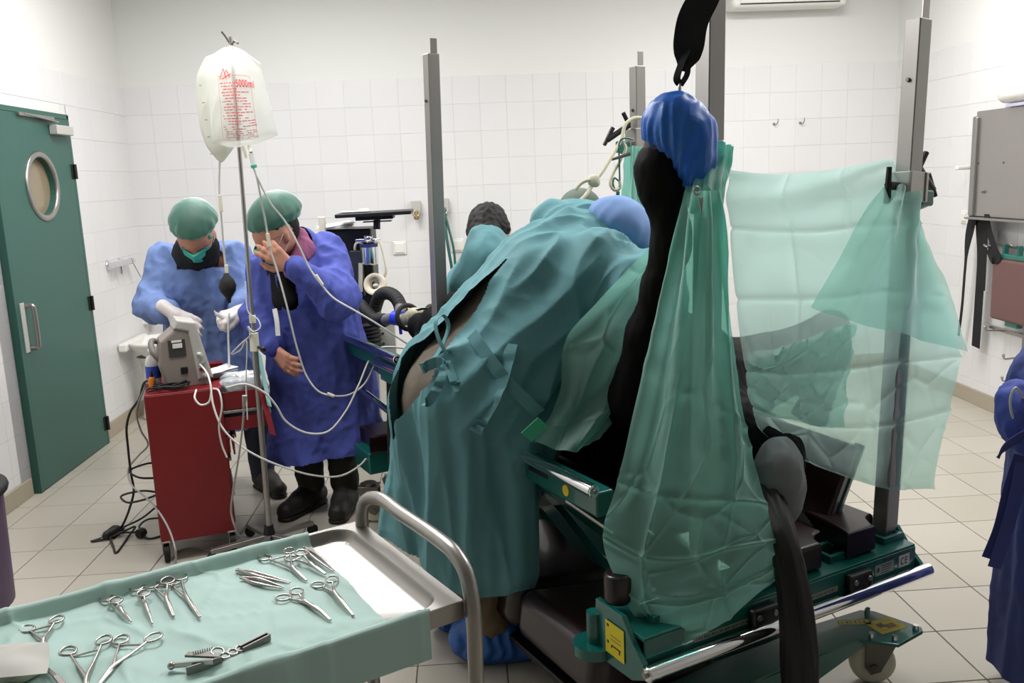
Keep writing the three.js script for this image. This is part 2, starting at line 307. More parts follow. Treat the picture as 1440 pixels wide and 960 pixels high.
// door
{
  const d = setting('door_1'); d.position.set(WL, 0, -5.225); d.rotation.y = Math.PI / 2; // local x = -world z ... face +z into the room
  // local x runs toward the camera's far side: x = -(z - zc)
  const leaf = (() => { const s = []; for (let k = 0; k < 40; k++) { const a = k / 40 * Math.PI * 2; s.push([0.02 + 0.165 * Math.cos(a), 1.665 + 0.165 * Math.sin(a)]); } return extrude([[-0.445, 0.008], [0.445, 0.008], [0.445, 2.06], [-0.445, 2.06]], 0.036, 0.002, [s]); })();
  leaf.translate(0, 0, 0.006); part(d, 'leaf', leaf, M.doorGreen);
  for (const x of [-0.462, 0.462]) part(d, 'jamb', box(0.03, 2.09, 0.05, [x, 1.045, 0.02], 0.003), M.doorGreen);
  part(d, 'head_jamb', box(0.95, 0.03, 0.05, [0, 2.078, 0.02], 0.003), M.doorGreen);
  const port = part(d, 'porthole', new THREE.TorusGeometry(0.18, 0.018, 12, 48).scale(1, 1, 0.7).translate(0.02, 1.665, 0.045), M.steel, 'round stainless porthole rim');
  part(port, 'reveal', new THREE.CylinderGeometry(0.164, 0.164, 0.05, 40, 1, true).rotateX(Math.PI / 2).translate(0.02, 1.665, 0.02), M.steelDull);
  part(port, 'pane', new THREE.CylinderGeometry(0.164, 0.164, 0.006, 40).rotateX(Math.PI / 2).translate(0.02, 1.665, 0.006), M.porthole);
  const h = part(d, 'handle', tube([[-0.375, 0.8, 0.045], [-0.375, 0.8, 0.085], [-0.375, 0.83, 0.09], [-0.375, 1.0, 0.09], [-0.375, 1.03, 0.085], [-0.375, 1.03, 0.045]], 0.012, 40, 10), M.steel);
  part(h, 'handle_plate', box(0.045, 0.27, 0.006, [-0.41, 0.915, 0.046], 0.002), M.greyPlastic);
  const c = part(d, 'door_closer', box(0.22, 0.055, 0.05, [0.3, 1.99, 0.07], 0.006), M.greyPlastic);
  part(c, 'closer_arm', [bar([0.25, 2.035, 0.075], [-0.12, 2.06, 0.06], 0.02, 0.01), box(0.42, 0.018, 0.03, [0.03, 2.055, 0.05], 0.003)], M.steel);
  for (const y of [0.14, 0.93, 1.75]) part(d, 'hinge', [cyl([0.455, y - 0.045, 0.055], [0.455, y + 0.045, 0.055], 0.011), box(0.04, 0.09, 0.006, [0.44, y, 0.046], 0.002)], M.black);
}
// ceiling luminaires (above the frame)
for (const [x, z, w, dp, I] of LUMINAIRES) {
  const t = thing('ceiling_light', `flat white ceiling light panel ${z < -4 ? 'by the back wall' : 'over the middle'} on the ${x < 0 ? 'door' : 'hook rail'} side`, 'light', 'ceiling light panels', [x, CEIL, z]);
  part(t, 'housing', box(w + 0.06, 0.03, dp + 0.06, [0, -0.015, 0], 0.004), M.whitePlastic);
  const e = new THREE.MeshStandardMaterial({ color: 0xffffff, emissive: 0xffffff, emissiveIntensity: 2.0, roughness: 0.6 });
  part(t, 'diffuser', box(w, 0.012, dp, [0, -0.034, 0], 0.003), e);
  const l = new THREE.RectAreaLight(0xfffdfb, I, w, dp); l.position.set(0, -0.046, 0); l.rotation.x = -Math.PI / 2; l.castShadow = true; t.add(l);
}

// ---------------------------------------------------------------- horse operating table (local x across, z toward the tail end, w = -z toward the head end)
const TABLE_O = [0.89, 0, -2.3], TABLE_T = THREE.MathUtils.degToRad(25.7);
const toLocal = (p) => { const dx = p[0] - TABLE_O[0], dz = p[2] - TABLE_O[2], c = Math.cos(TABLE_T), s = Math.sin(TABLE_T); return [dx * c - dz * s, p[1], dx * s + dz * c]; };
const toWorld = ([u, y, w]) => { const c = Math.cos(TABLE_T), s = Math.sin(TABLE_T); return [TABLE_O[0] + u * c - w * s, y, TABLE_O[2] - u * s - w * c]; };
const tableLabels = {
  ce: print(128, 96, (x, w, h) => { x.fillStyle = '#cfd3cf'; x.fillRect(0, 0, w, h); x.fillStyle = '#2a3a38'; x.font = 'bold 78px sans-serif'; x.textAlign = 'center'; x.textBaseline = 'middle'; x.fillText('CE', w / 2, h / 2 + 4); }),
  plate: print(256, 96, (x, w, h) => { x.fillStyle = '#8f9a95'; x.fillRect(0, 0, w, h); x.fillStyle = '#28413d'; x.beginPath(); x.arc(40, 48, 22, 0, 7); x.fill(); for (let k = 0; k < 4; k++) x.fillRect(80, 16 + k * 20, 150 - k * 14, 8); }),
  yellow: print(128, 160, (x, w, h) => { x.fillStyle = '#d8c81f'; x.fillRect(0, 0, w, h); x.strokeStyle = '#6d6212'; x.lineWidth = 3; x.fillStyle = '#2b2a18'; x.beginPath(); x.arc(18, 22, 8, 0, 7); x.arc(18, 104, 8, 0, 7); x.fill(); x.fillStyle = '#a58a1c'; x.fillRect(36, 60, 70, 8); x.fillRect(36, 78, 70, 8); x.fillStyle = '#23231c'; x.fillRect(38, 108, 66, 8); x.fillRect(38, 108, 8, 18); x.fillRect(92, 108, 10, 24); }),
  warn: print(192, 128, (x, w, h) => { x.fillStyle = '#dcc622'; x.fillRect(0, 0, w, h); x.strokeStyle = '#b8662a'; x.lineWidth = 4; x.strokeRect(34, 26, 124, 76); x.fillStyle = '#6a4a34'; x.fillRect(44, 34, 48, 40); x.fillRect(84, 56, 66, 38); x.fillStyle = '#8d7548'; x.fillRect(100, 62, 40, 20); }),
  strip: print(256, 64, (x, w, h) => { x.fillStyle = '#dcc622'; x.fillRect(0, 0, w, h); x.strokeStyle = '#a8781e'; x.lineWidth = 4; x.strokeRect(8, 8, w - 16, h - 16); x.fillStyle = '#40351c'; for (const [a, b] of [[30, 8], [66, 14], [98, 10], [132, 16], [170, 10], [200, 20]]) x.fillRect(a, 18, b, 28); }),
  band: print(512, 32, (x, w, h) => { x.fillStyle = '#8a8b84'; x.fillRect(0, 0, w, h); x.fillStyle = '#3b3f3b'; for (let k = 0; k < 30; k++) x.fillRect(12 + k * 16, 9 + (k % 3), 5 + (k * 5) % 8, 14); }),
};
const labelMat = (t) => new THREE.MeshPhysicalMaterial({ map: t, roughness: 0.5, side: THREE.DoubleSide });
const plate = (w, h, c, rot) => { const g = new THREE.PlaneGeometry(w, h); g.applyMatrix4(new THREE.Matrix4().makeRotationFromEuler(new THREE.Euler(...rot, 'YXZ'))); g.translate(...c); return g; };
function castor(parent, x, z, yaw, y0 = 0.2) { // swivel castor under a plate at height y0
  const f = part(parent, 'castor_fork', (() => { const s = [[-0.045, 0], [0.045, 0], [0.05, -0.02], [0.0, -0.13], [-0.028, -0.142], [-0.045, -0.12]]; const a = extrude(s, 0.004, 0.001), b = a.clone(); a.translate(0, 0, 0.03); b.translate(0, 0, -0.034); const t = box(0.1, 0.008, 0.078, [0, -0.002, 0], 0.003), c = cyl([0, 0, 0], [0, 0.014, 0], 0.034), ax = cyl([-0.02, -0.118, -0.042], [-0.02, -0.118, 0.042], 0.012, 0.012, 12); const g = merge([a, b, t, c, ax]); g.rotateY(yaw); g.translate(x, y0 - 0.018, z); return g; })(), M.darkSteel, 'bare steel castor fork');
  const w = lathe([[0.018, -0.024], [0.05, -0.024], [0.062, -0.022], [0.069, -0.012], [0.07, 0], [0.069, 0.012], [0.062, 0.022], [0.05, 0.024], [0.018, 0.024]], [0, 0, 0], 36); w.rotateX(Math.PI / 2); w.translate(-0.02, -0.118, 0); w.rotateY(yaw); w.translate(x, y0 - 0.018 + 0.006, z);
  part(f, 'wheel', w, M.cream, 'cream plastic castor wheel');
}
{
  const t = thing('operating_table', 'large green steel horse operating table with maroon pads and chrome rails', 'operating table', null, TABLE_O, TABLE_T);
  // base frame: two cross beams on castors and a spine
  const arm = (sx, z, yaw) => {
    const o = [[0, -0.02], [0.1, -0.02], [0.25, -0.03], [0.325, -0.112], [0.45, -0.1], [0.465, -0.085], [0.43, 0.06], [0.4, 0.088], [0.19, 0.105], [0, 0.1]].map(([x, y]) => [x * sx, y]);
    const g = extrude(o, 0.008, 0.0015); g.rotateX(-Math.PI / 2); const lower = box(0.12, 0.06, 0.11, [sx * 0.06, -0.03, -0.04], 0.006);
    const rib = extrude([[0.0, 0], [0.3, 0], [0.25, -0.035], [0, -0.095]].map(([x, y]) => [x * sx, y]), 0.006, 0.001); rib.translate(0, 0, 0.018);
    const m = merge([g, lower, rib]); m.translate(0, 0.19, z); return m;
  };
  for (const [sx, z] of [[1, 0.0], [-1, 0.0], [1, -2.15], [-1, -2.15]]) {
    const a = part(t, 'castor_arm', arm(sx, z), M.tableGreen);
    for (const [bx, bz] of [[0.29, -0.045], [0.335, -0.092], [0.44, -0.085], [0.405, 0.065]]) part(a, 'bolt', cyl([sx * bx, 0.195, z - bz], [sx * bx, 0.215, z - bz], 0.0105, 0.009, 8), M.chrome);
  }
  for (const [x, z, yaw] of [[0.385, 0.0, -0.7], [-0.37, 0.0, -0.6], [0.42, -2.15, 0.5], [-0.5, -2.2, 2.6]]) castor(t, x, z, yaw);
  part(t, 'warning_label', plate(0.1, 0.075, [0.385, 0.2003, 0.02], [-Math.PI / 2, 0, -0.12]), labelMat(tableLabels.warn), 'yellow printed warning label');
  part(t, 'warning_strip', plate(0.1, 0.03, [0.32, 0.2003, -0.045], [-Math.PI / 2, 0, -0.5]), labelMat(tableLabels.strip), 'yellow printed label strip');
  part(t, 'warning_label', plate(0.11, 0.07, [-0.37, 0.2003, -2.08], [-Math.PI / 2, 0, 0.2]), labelMat(tableLabels.warn), 'yellow printed warning label');
  part(t, 'spine', box(0.34, 0.12, 1.96, [0, 0.15, -1.12], 0.01), M.tableGreen);
  // scissor lift
  for (const s of [-1, 1]) for (const k of [-1, 1]) part(t, 'scissor_arm', bar([s * 0.17, 0.2, -1.1 - k * 0.5], [s * 0.17, 0.58, -1.1 + k * 0.5], 0.035, 0.07), M.tableGreen);
  part(t, 'lift_ram', [cyl([0, 0.2, -1.45], [0, 0.45, -1.05], 0.04), cyl([0, 0.45, -1.05], [0, 0.58, -0.85], 0.025)], M.steelDull);
  // tail-end platform: box with pole sockets, end plates, label, pads and the long chrome rail
  const socket = (u) => [[u - 0.034, 0.055], [u + 0.034, 0.055], [u + 0.034, 0.123], [u - 0.034, 0.123]];
  const topPlate = extrude([[-0.53, 0.0], [0.53, 0.0], [0.56, 0.19], [-0.53, 0.19]], 0.008, 0.0015, [-0.42, -0.255, 0.25, 0.52].map((u) => socket(u === 0.52 ? 0.49 : u))); topPlate.rotateX(-Math.PI / 2); topPlate.translate(0, 0.417, 0);
  const box1 = part(t, 'tail_end_box', [topPlate, box(1.06, 0.11, 0.008, [0, 0.365, 0.002], 0.002), box(1.06, 0.11, 0.008, [0, 0.365, -0.188], 0.002), box(1.06, 0.008, 0.19, [0, 0.314, -0.093], 0.002)], M.tableGreen);
  for (const u of [-0.42, -0.255, 0.25, 0.49]) part(box1, 'pole_socket', (() => { const g = extrude([[-0.044, -0.044], [0.044, -0.044], [0.044, 0.044], [-0.044, 0.044]], 0.022, 0.002, [[[-0.034, -0.034], [0.034, -0.034], [0.034, 0.034], [-0.034, 0.034]]]); g.rotateX(-Math.PI / 2); g.translate(u, 0.424, -0.089); return g; })(), M.tableGreen);
  for (const s of [-1, 1]) {
    const o = extrude([[0.03, 0.33], [0.02, 0.365], [-0.02, 0.4], [-0.07, 0.46], [-0.19, 0.46], [-0.2, 0.34], [-0.17, 0.295], [-0.03, 0.3]].map(([z, y]) => [-z, y]), 0.012, 0.002); o.rotateY(Math.PI / 2); o.translate(s * 0.535 - (s > 0 ? 0 : 0.012), 0, 0);
    const p = part(t, 'end_plate', o, M.tableGreen); if (s < 0) part(p, 'safety_label', plate(0.085, 0.095, [-0.552, 0.378, -0.1], [0, -Math.PI / 2, 0]), labelMat(tableLabels.yellow), 'yellow printed safety label');
  }
  const hook = part(t, 'hook_foot', [cyl([-0.55, 0.3, -0.2], [-0.55, 0.33, -0.2], 0.06, 0.06, 20), cyl([-0.55, 0.33, -0.2], [-0.55, 0.42, -0.2], 0.022)], M.tableGreen);
  const rail = (a, b, r = 0.021) => [cyl(a, b, r, r, 28), cyl(a, addp(a, nrm(subp(a, b)), 0.004), r * 0.9, r * 0.8, 28)];
  const r1 = part(t, 'chrome_rail', rail([-0.545, 0.345, 0.032], [0.56, 0.345, 0.032]), M.chrome);
  for (const u of [-0.545, 0.56]) part(r1, 'rail_screw', cyl([u + Math.sign(u) * 0.002, 0.345, 0.032], [u + Math.sign(u) * 0.012, 0.345, 0.032], 0.009, 0.008, 10), M.steelDull);
  part(t, 'ce_label', plate(0.05, 0.04, [0.475, 0.388, 0.0075], [0, 0, 0]), labelMat(tableLabels.ce), 'pale label printed CE');
  part(t, 'maker_plate', plate(0.085, 0.036, [0.385, 0.385, 0.0075], [0, 0, 0]), labelMat(tableLabels.plate), 'grey printed maker plate');
  part(t, 'text_strip', plate(0.2, 0.018, [0.08, 0.375, 0.0075], [0, 0, 0]), labelMat(tableLabels.band), 'grey strip of small print');
  part(t, 'text_strip', plate(0.3, 0.016, [-0.22, 0.375, 0.0075], [0, 0, 0]), labelMat(tableLabels.band), 'grey strip of small print');
  part(t, 'slot', box(0.12, 0.006, 0.004, [0.44, 0.412, 0.006], 0.001), M.black);
  for (const u of [0.255, -0.13]) { const c = part(t, 'clamp_block', box(0.1, 0.055, 0.03, [u, 0.385, 0.02], 0.012), M.black); for (const k of [-0.03, 0.03]) part(c, 'screw', cyl([u + k, 0.39, 0.034], [u + k, 0.39, 0.039], 0.009, 0.008, 12), M.steelDull); }
  const notch = (w, d) => { const s = new THREE.Shape(); s.moveTo(-w / 2, 0); s.lineTo(w / 2 - 0.07, 0); s.bezierCurveTo(w / 2 - 0.05, 0.05, w / 2 - 0.04, 0.06, w / 2, 0.07); s.lineTo(w / 2, d - 0.06); s.bezierCurveTo(w / 2 - 0.03, d - 0.055, w / 2 - 0.045, d - 0.03, w / 2 - 0.05, d); s.lineTo(-w / 2 + 0.03, d); s.bezierCurveTo(-w / 2 + 0.05, d - 0.04, -w / 2 + 0.03, 0.06, -w / 2, 0); const g = new THREE.ExtrudeGeometry(s, { depth: 0.06, bevelEnabled: true, bevelSize: 0.012, bevelThickness: 0.012, bevelSegments: 4, curveSegments: 12 }); g.rotateX(-Math.PI / 2); return g; };
  for (const [u, w, dz] of [[0.36, 0.17, -0.02], [0.06, 0.3, -0.02], [-0.28, 0.16, -0.05]]) { const g = notch(w, 0.28); g.translate(u, 0.44, dz - 0.02); part(t, 'foot_pad', g, M.maroon, 'dark maroon padded block with scooped corners'); }
  part(t, 'foot_pad', lathe([[0.0, 0], [0.035, 0], [0.042, 0.01], [0.042, 0.075], [0.034, 0.085], [0, 0.085]], [-0.5, 0.46, -0.15], 20), M.maroon, 'small round maroon pad');
  // wide padded wing near the floor, seamed
  for (const [w0, w1] of [[0.16, 0.62], [0.63, 1.25]]) {
    const g = box(0.5, 0.16, w1 - w0, [0, 0, 0], 0.05); g.rotateZ(-0.16); g.translate(-0.33, 0.205, -(w0 + w1) / 2); part(t, 'padded_wing', g, M.maroon, 'dark maroon padded wing low above the floor');
  }
  part(t, 'wing_base', box(0.46, 0.02, 1.1, [-0.33, 0.11, -0.7], 0.004), M.black);
  // top: centre bed and side wings
  part(t, 'bed', box(0.5, 0.08, 2.1, [0, 0.6, -1.35], 0.03), M.maroon);
  part(t, 'bed_frame', box(0.44, 0.06, 2.1, [0, 0.545, -1.35], 0.008), M.tableGreen);
  const wing = (s, w0, w1, y0, y1) => { // side wing from the bed edge outward, chrome rail on its lip
    const mid = [s * 0.37, (y0 + y1) / 2 - 0.03, -(w0 + w1) / 2], g = box(0.27, 0.06, w1 - w0 - 0.02, [0, 0, 0], 0.024), a = Math.atan2(y1 - y0, 0.27) * s; g.rotateZ(a); g.translate(...mid);
    const o = part(t, 'side_wing', g, M.maroon);
    part(o, 'wing_frame', (() => { const f = box(0.06, 0.075, w1 - w0, [s * 0.475, y1 - 0.045, -(w0 + w1) / 2], 0.008); return f; })(), M.tableGreen);
    part(o, 'chrome_rail', rail([s * 0.515, y1, -w0], [s * 0.515, y1, -w1], 0.019), M.chrome);
    part(o, 'rail_screw', cyl([s * 0.515, y1, -w0], [s * 0.515, y1, -w0 + 0.01], 0.008, 0.007, 10), M.steelDull);
    part(o, 'gusset', (() => { const e = extrude([[0, 0], [0, -0.05], [-0.26, -0.3], [-0.29, -0.3], [-0.29, -0.22]].map(([x, y]) => [x * s, y]), 0.3, 0.003); e.translate(s * 0.46, y1 - 0.06, -w1 + 0.1); return e; })(), M.tableGreen);
    return o;
  };
  const lw = wing(-1, 0.24, 0.76, 0.62, 0.75);
  part(lw, 'round_label', cyl([-0.5, 0.702, -0.4], [-0.507, 0.702, -0.4], 0.017, 0.017, 20), M.yellow, 'small round yellow sticker');
  part(lw, 'slot', box(0.006, 0.02, 0.12, [-0.504, 0.715, -0.56], 0.002), M.black);
  part(lw, 'brace_rod', cyl([-0.49, 0.66, -0.42], [-0.46, 0.62, -0.22], 0.007), M.steel);
  wing(-1, 0.8, 1.5, 0.62, 0.76); wing(-1, 1.545, 1.93, 0.66, 0.835); wing(-1, 1.685, 2.36, 0.7, 0.885);
  wing(1, 0.8, 1.5, 0.62, 0.76); wing(1, 1.545, 2.2, 0.66, 0.835);
  for (const w of [1.75, 2.05]) part(t, 'leg_strut', bar([-0.4, 0.78, -w], [-0.5 + (w - 1.75) * 0.1, 0.36, -w + 0.12], 0.05, 0.03), M.black);
  part(t, 'hose_rod', cyl([-0.5, 0.66, -2.3], [-0.46, 0.56, -1.6], 0.014), M.chrome);
  // head-end platform
  part(t, 'head_end_box', box(1.0, 0.1, 0.2, [-0.06, 0.35, -2.1], 0.006), M.tableGreen);
  const hp = notch(0.24, 0.2); hp.translate(-0.42, 0.41, -2.0); part(t, 'foot_pad', hp, M.maroon, 'dark maroon padded block with scooped corners');
  // slanted drop panel at the tail end on the far side
  const sl = box(0.4, 0.05, 0.36, [0, 0, 0], 0.012); sl.rotateX(0.25); sl.rotateZ(1.1); sl.translate(0.33, 0.56, -0.34);
  const dp = part(t, 'drop_panel', sl, M.maroon); const eg = box(0.42, 0.02, 0.03, [0, -0.03, 0.17], 0.003); eg.rotateX(0.25); eg.rotateZ(1.1); eg.translate(0.33, 0.56, -0.34); part(dp, 'panel_edge', eg, M.tableGreen);
}
// ---------------------------------------------------------------- steel posts
function post(label, foot, top, w, extra) {
  const t = thing('steel_post', label, 'post', null, foot); const q = subp(top, foot), L = lenp(q);
  const holder = new THREE.Quaternion().setFromUnitVectors(new THREE.Vector3(0, 1, 0), V3(q).normalize()).multiply(new THREE.Quaternion().setFromAxisAngle(new THREE.Vector3(0, 1, 0), TABLE_T));
  t.quaternion.copy(holder);
  part(t, 'square_tube', box(w, L, w, [0, L / 2, 0], 0.004), M.steelDull);
  part(t, 'top_tab', box(w * 0.55, 0.06, 0.005, [0.004, L + 0.028, w * 0.35], 0.001), M.steel);
  part(t, 'bolt', cyl([-w * 0.5, L - 0.18, 0], [-w * 0.5 - 0.008, L - 0.18, 0], 0.007, 0.006, 10), M.darkSteel);
  if (extra) extra(t, L, w); return t;
}
function clampOn(t, y, w, side, green) { // post clamp with black T-handles
  const c = part(t, 'clamp', [box(w + 0.03, 0.09, 0.01, [0, y, w / 2 + 0.006], 0.002), box(0.012, 0.09, w + 0.03, [side * (w / 2 + 0.008), y, 0], 0.002), box(0.012, 0.09, w + 0.03, [-side * (w / 2 + 0.008), y, 0], 0.002)], M.steel);
  part(c, 'clamp_handle', [cyl([-side * (w / 2 + 0.01), y, 0.0], [-side * (w / 2 + 0.075), y, 0.01], 0.013), cyl([-side * (w / 2 + 0.075), y - 0.055, 0.01], [-side * (w / 2 + 0.075), y + 0.055, 0.01], 0.011, 0.008)], M.black);
  part(c, 'clamp_handle', [cyl([side * (w / 2 + 0.02), y + 0.06, 0.0], [side * (w / 2 + 0.12), y + 0.0, -0.02], 0.012), cyl([side * (w / 2 + 0.09), y + 0.05, -0.02], [side * (w / 2 + 0.135), y - 0.02, -0.02], 0.01, 0.008), cyl([side * (w / 2 + 0.02), y + 0.06, 0], [side * (w / 2 + 0.05), y + 0.11, 0], 0.009)], M.black);
  part(c, 'clamp_jaw', [box(0.06, 0.05, 0.03, [side * (w / 2 + 0.055), y - 0.03, 0], 0.008), cyl([side * (w / 2 + 0.02), y - 0.06, 0], [side * (w / 2 + 0.085), y - 0.04, 0], 0.012)], M.tableGreen);
}
post('tall square steel post at the head end beside the hoses', toWorld([-0.335, 0.4, 1.66]), [-0.0961, 2.1034, -3.65], 0.052);
post('square steel post holding a rope clamp behind the blue hoof cover', toWorld([0.53, 0.4, 1.41]), [0.7598, 2.0475, -3.8], 0.05, (t, L, w) => clampOn(t, L - 0.3, w, -1));
post('square steel post right behind the blue hoof cover', toWorld([-0.255, 0.33, 0.09]), [0.7423, 2.2028, -2.62], 0.06);
post('square steel post with black clamp handles at the drape corner', toWorld([0.5, 0.33, 0.09]), [1.4069, 2.0301, -2.72], 0.055, (t, L, w) => clampOn(t, L - 0.5, w, 1));

// ---------------------------------------------------------------- people
function frame(o, face, up = [0, 1, 0]) { // local z = face, y = up, x = person's left
  const z = nrm(face), x = nrm(crs(up, z)), y = crs(z, x); return (p) => [o[0] + x[0] * p[0] + y[0] * p[1] + z[0] * p[2], o[1] + x[1] * p[0] + y[1] * p[1] + z[1] * p[2], o[2] + x[2] * p[0] + y[2] * p[1] + z[2] * p[2]];
}
function headPrims(T, neck) {
  const q = (a, b, ra, rb = ra) => [T(a), T(b), ra, rb];
  const P = [q([0, 0.03, -0.035], [0, 0.028, 0.018], 0.08, 0.078), q([0, -0.045, 0.03], [0, -0.088, 0.056], 0.05, 0.03), q([0, 0.0, 0.075], [0, -0.032, 0.1], 0.011, 0.016), q([0, -0.06, 0.07], [0, -0.066, 0.072], 0.02)];
  for (const s of [-1, 1]) P.push(q([s * 0.034, -0.018, 0.045], [s * 0.03, -0.05, 0.04], 0.036, 0.034), q([s * 0.014, 0.022, 0.077], [s * 0.045, 0.022, 0.066], 0.014), q([s * 0.079, 0.0, -0.004], [s * 0.08, -0.03, -0.006], 0.013, 0.009));
  if (neck) P.push([T([0, -0.05, -0.025]), neck, 0.055, 0.062]);
  return P;
}
function handPrims({ w, f, n, side, curl = [0.3, 0.35, 0.4, 0.45], spread = 0.12, thumb = [0.7, 0.3], s = 1 }) {
  f = nrm(f); n = nrm(addp(n, f, -dot(n, f))); let S = crs(n, f); S = [S[0] * side, S[1] * side, S[2] * side];
  const at = (a, b, c) => addp(addp(addp(w, f, a * s), S, b * s), n, c * s), P = [];
  const kn = [[0.092, 0.03], [0.096, 0.009], [0.09, -0.012], [0.081, -0.031]], L = [0.07, 0.078, 0.073, 0.056];
  kn.forEach(([a, b], i) => {
    const k = at(a, b, 0); P.push([at(0.012, b * 0.55, 0), k, 0.0145 * s, 0.0125 * s]);
    let p = k, an = 0, dir = nrm(addp(f, S, (1.5 - i) * spread * 0.7));
    [0.45, 0.31, 0.24].forEach((q, j) => { an += curl[i] * (j === 0 ? 0.7 : 1); const d = addp([dir[0] * Math.cos(an), dir[1] * Math.cos(an), dir[2] * Math.cos(an)], n, Math.sin(an)); const e = addp(p, d, L[i] * q * s); P.push([p, e, (0.0098 - j * 0.0009) * s, (0.009 - j * 0.001) * s]); p = e; });
  });
  const t0 = at(0.022, 0.026, 0.006), t1 = addp(t0, nrm(addp(addp([f[0] * 0.75, f[1] * 0.75, f[2] * 0.75], S, thumb[0]), n, 0.25)), 0.042 * s), t2 = addp(t1, nrm(addp(addp([f[0], f[1], f[2]], S, thumb[0] * 0.4), n, thumb[1])), 0.032 * s), t3 = addp(t2, nrm(addp(f, n, thumb[1] * 1.3)), 0.024 * s);
  P.push([t0, t1, 0.0165 * s, 0.0125 * s], [t1, t2, 0.0115 * s, 0.0105 * s], [t2, t3, 0.0105 * s, 0.0085 * s]); return P;
}
const inflate = (P, d) => P.map(([a, b, ra, rb]) => [a, b, ra + d, rb + d]);
function eyesAndBrows(t, body, T, hairMat) {
  for (const s of [-1, 1]) {
    const e = part(body, 'eye', ball(T([s * 0.031, -0.002, 0.071]), 0.0125, 1, 12), mat(0xe9e4e0, 0.25)); void e;
    part(body, 'eye_iris', ball(T([s * 0.031, -0.004, 0.0795]), 0.006, 1, 10), mat(0x2a1a12, 0.2));
    part(body, 'eyebrow', vtube([T([s * 0.012, 0.018, 0.0885]), T([s * 0.03, 0.024, 0.087]), T([s * 0.05, 0.017, 0.075])], [0.0035, 0.0045, 0.002], 12, 6), hairMat);
  }
}
// bouffant cap: a puffed dome gathered in a band round the head
function capGeo(T, puff = 1.0, back = 0.03, low = 0.02) {
  const pos = [], uv = [], idx = [], NU = 64, NV = 26;
  for (let b = 0; b <= NV; b++) for (let a = 0; a <= NU; a++) {
    const th = a / NU * Math.PI * 2, v = b / NV, ph = v * 1.75, fold = 0.003 * Math.sin(th * 17 + 2 * n3(th, v, 3)) * sstep(0.35, 1, v) + 0.006 * n3(Math.cos(th) * 2.4, Math.sin(th) * 2.4, v * 4);
    const gather = 1 - 0.16 * sstep(0.82, 1.0, v), rx = (0.099 * puff + fold) * gather, rz = (0.115 * puff + fold) * gather, ry = 0.1 * puff;
    pos.push(...T([rx * Math.sin(ph) * Math.cos(th), 0.026 + low + ry * Math.cos(ph) + (Math.sin(th) < 0 ? 0.012 : 0.0) * Math.sin(th) * v, -0.012 - back * (1 - v * 0.6) + rz * Math.sin(ph) * Math.sin(th)])); uv.push(a / NU, v);
  }
  for (let b = 0; b < NV; b++) for (let a = 0; a < NU; a++) { const i = b * (NU + 1) + a; idx.push(i, i + NU + 1, i + 1, i + NU + 1, i + NU + 2, i + 1); }
  return indexed(pos, uv, idx);
}
function hairGeo(T) { return solid([[T([0, 0.036, -0.045]), T([0, 0.036, 0.012]), 0.081, 0.08], [T([0, -0.02, -0.06]), T([0, -0.05, -0.06]), 0.055, 0.045]], 0.01, 0.006, { relief: (p) => 0.003 * n3(p[0] * 60, p[1] * 60, p[2] * 60) }); }
function maskGeo(T) {
  const pos = [], uv = [], idx = [], NU = 36, NV = 22;
  for (let b = 0; b <= NV; b++) for (let a = 0; a <= NU; a++) {
    const s = a / NU * 2 - 1, v = b / NV, y = lerp(-0.012, -0.112, v), ang = s * 1.25, nose = 0.03 * Math.exp(-s * s * 14) * Math.exp(-((v - 0.2) ** 2) * 8);
    const r = lerp(0.079, 0.058, v ** 2) + 0.0025 * Math.sin(v * 22) * (1 - s * s);
    pos.push(...T([r * 1.02 * Math.sin(ang), y + 0.02 * Math.abs(s) * (v - 0.4) * 2 * -0.6, 0.02 + r * Math.cos(ang) * 1.12 + nose + 0.008 * v])); uv.push(a / NU, v);
  }
  for (let b = 0; b < NV; b++) for (let a = 0; a < NU; a++) { const i = b * (NU + 1) + a; idx.push(i, i + NU + 1, i + 1, i + NU + 1, i + NU + 2, i + 1); }
  return indexed(pos, uv, idx);
}
function maskLoops(t, m, T) { for (const s of [-1, 1]) part(m, 'ear_loop', tube([T([s * 0.075, -0.03, 0.045]), T([s * 0.088, -0.005, 0.02]), T([s * 0.09, 0.012, -0.006]), T([s * 0.087, -0.03, -0.01]), T([s * 0.066, -0.085, 0.045])], 0.0016, 24, 6), M.cableWhite); }
function glasses(t, T) {
  const g = part(t, 'glasses', [-1, 1].map((s) => { const pts = []; for (let k = 0; k < 20; k++) { const a = k / 20 * 6.2832; pts.push(T([s * 0.032 + 0.024 * Math.cos(a), -0.006 + 0.017 * Math.sin(a), 0.102 - Math.abs(s * 0.032 + 0.024 * Math.cos(a)) * 0.22])); } return tube(pts, 0.0014, 60, 6, true); }).concat([tube([T([-0.008, 0.0, 0.1]), T([0, 0.002, 0.103]), T([0.008, 0.0, 0.1])], 0.0015, 10, 6)], [-1, 1].map((s) => tube([T([s * 0.056, 0.0, 0.09]), T([s * 0.078, 0.003, 0.05]), T([s * 0.083, 0.004, -0.005])], 0.0015, 14, 6))), M.darkSteel);
  for (const s of [-1, 1]) { const pos = [...T([s * 0.032, -0.006, 0.095])], idx = []; for (let k = 0; k <= 20; k++) { const a = k / 20 * 6.2832; pos.push(...T([s * 0.032 + 0.023 * Math.cos(a), -0.006 + 0.016 * Math.sin(a), 0.102 - Math.abs(s * 0.032 + 0.023 * Math.cos(a)) * 0.22])); if (k) idx.push(0, k, k + 1); } part(g, 'lens', indexed(pos, null, idx), M.glassClear); }
}
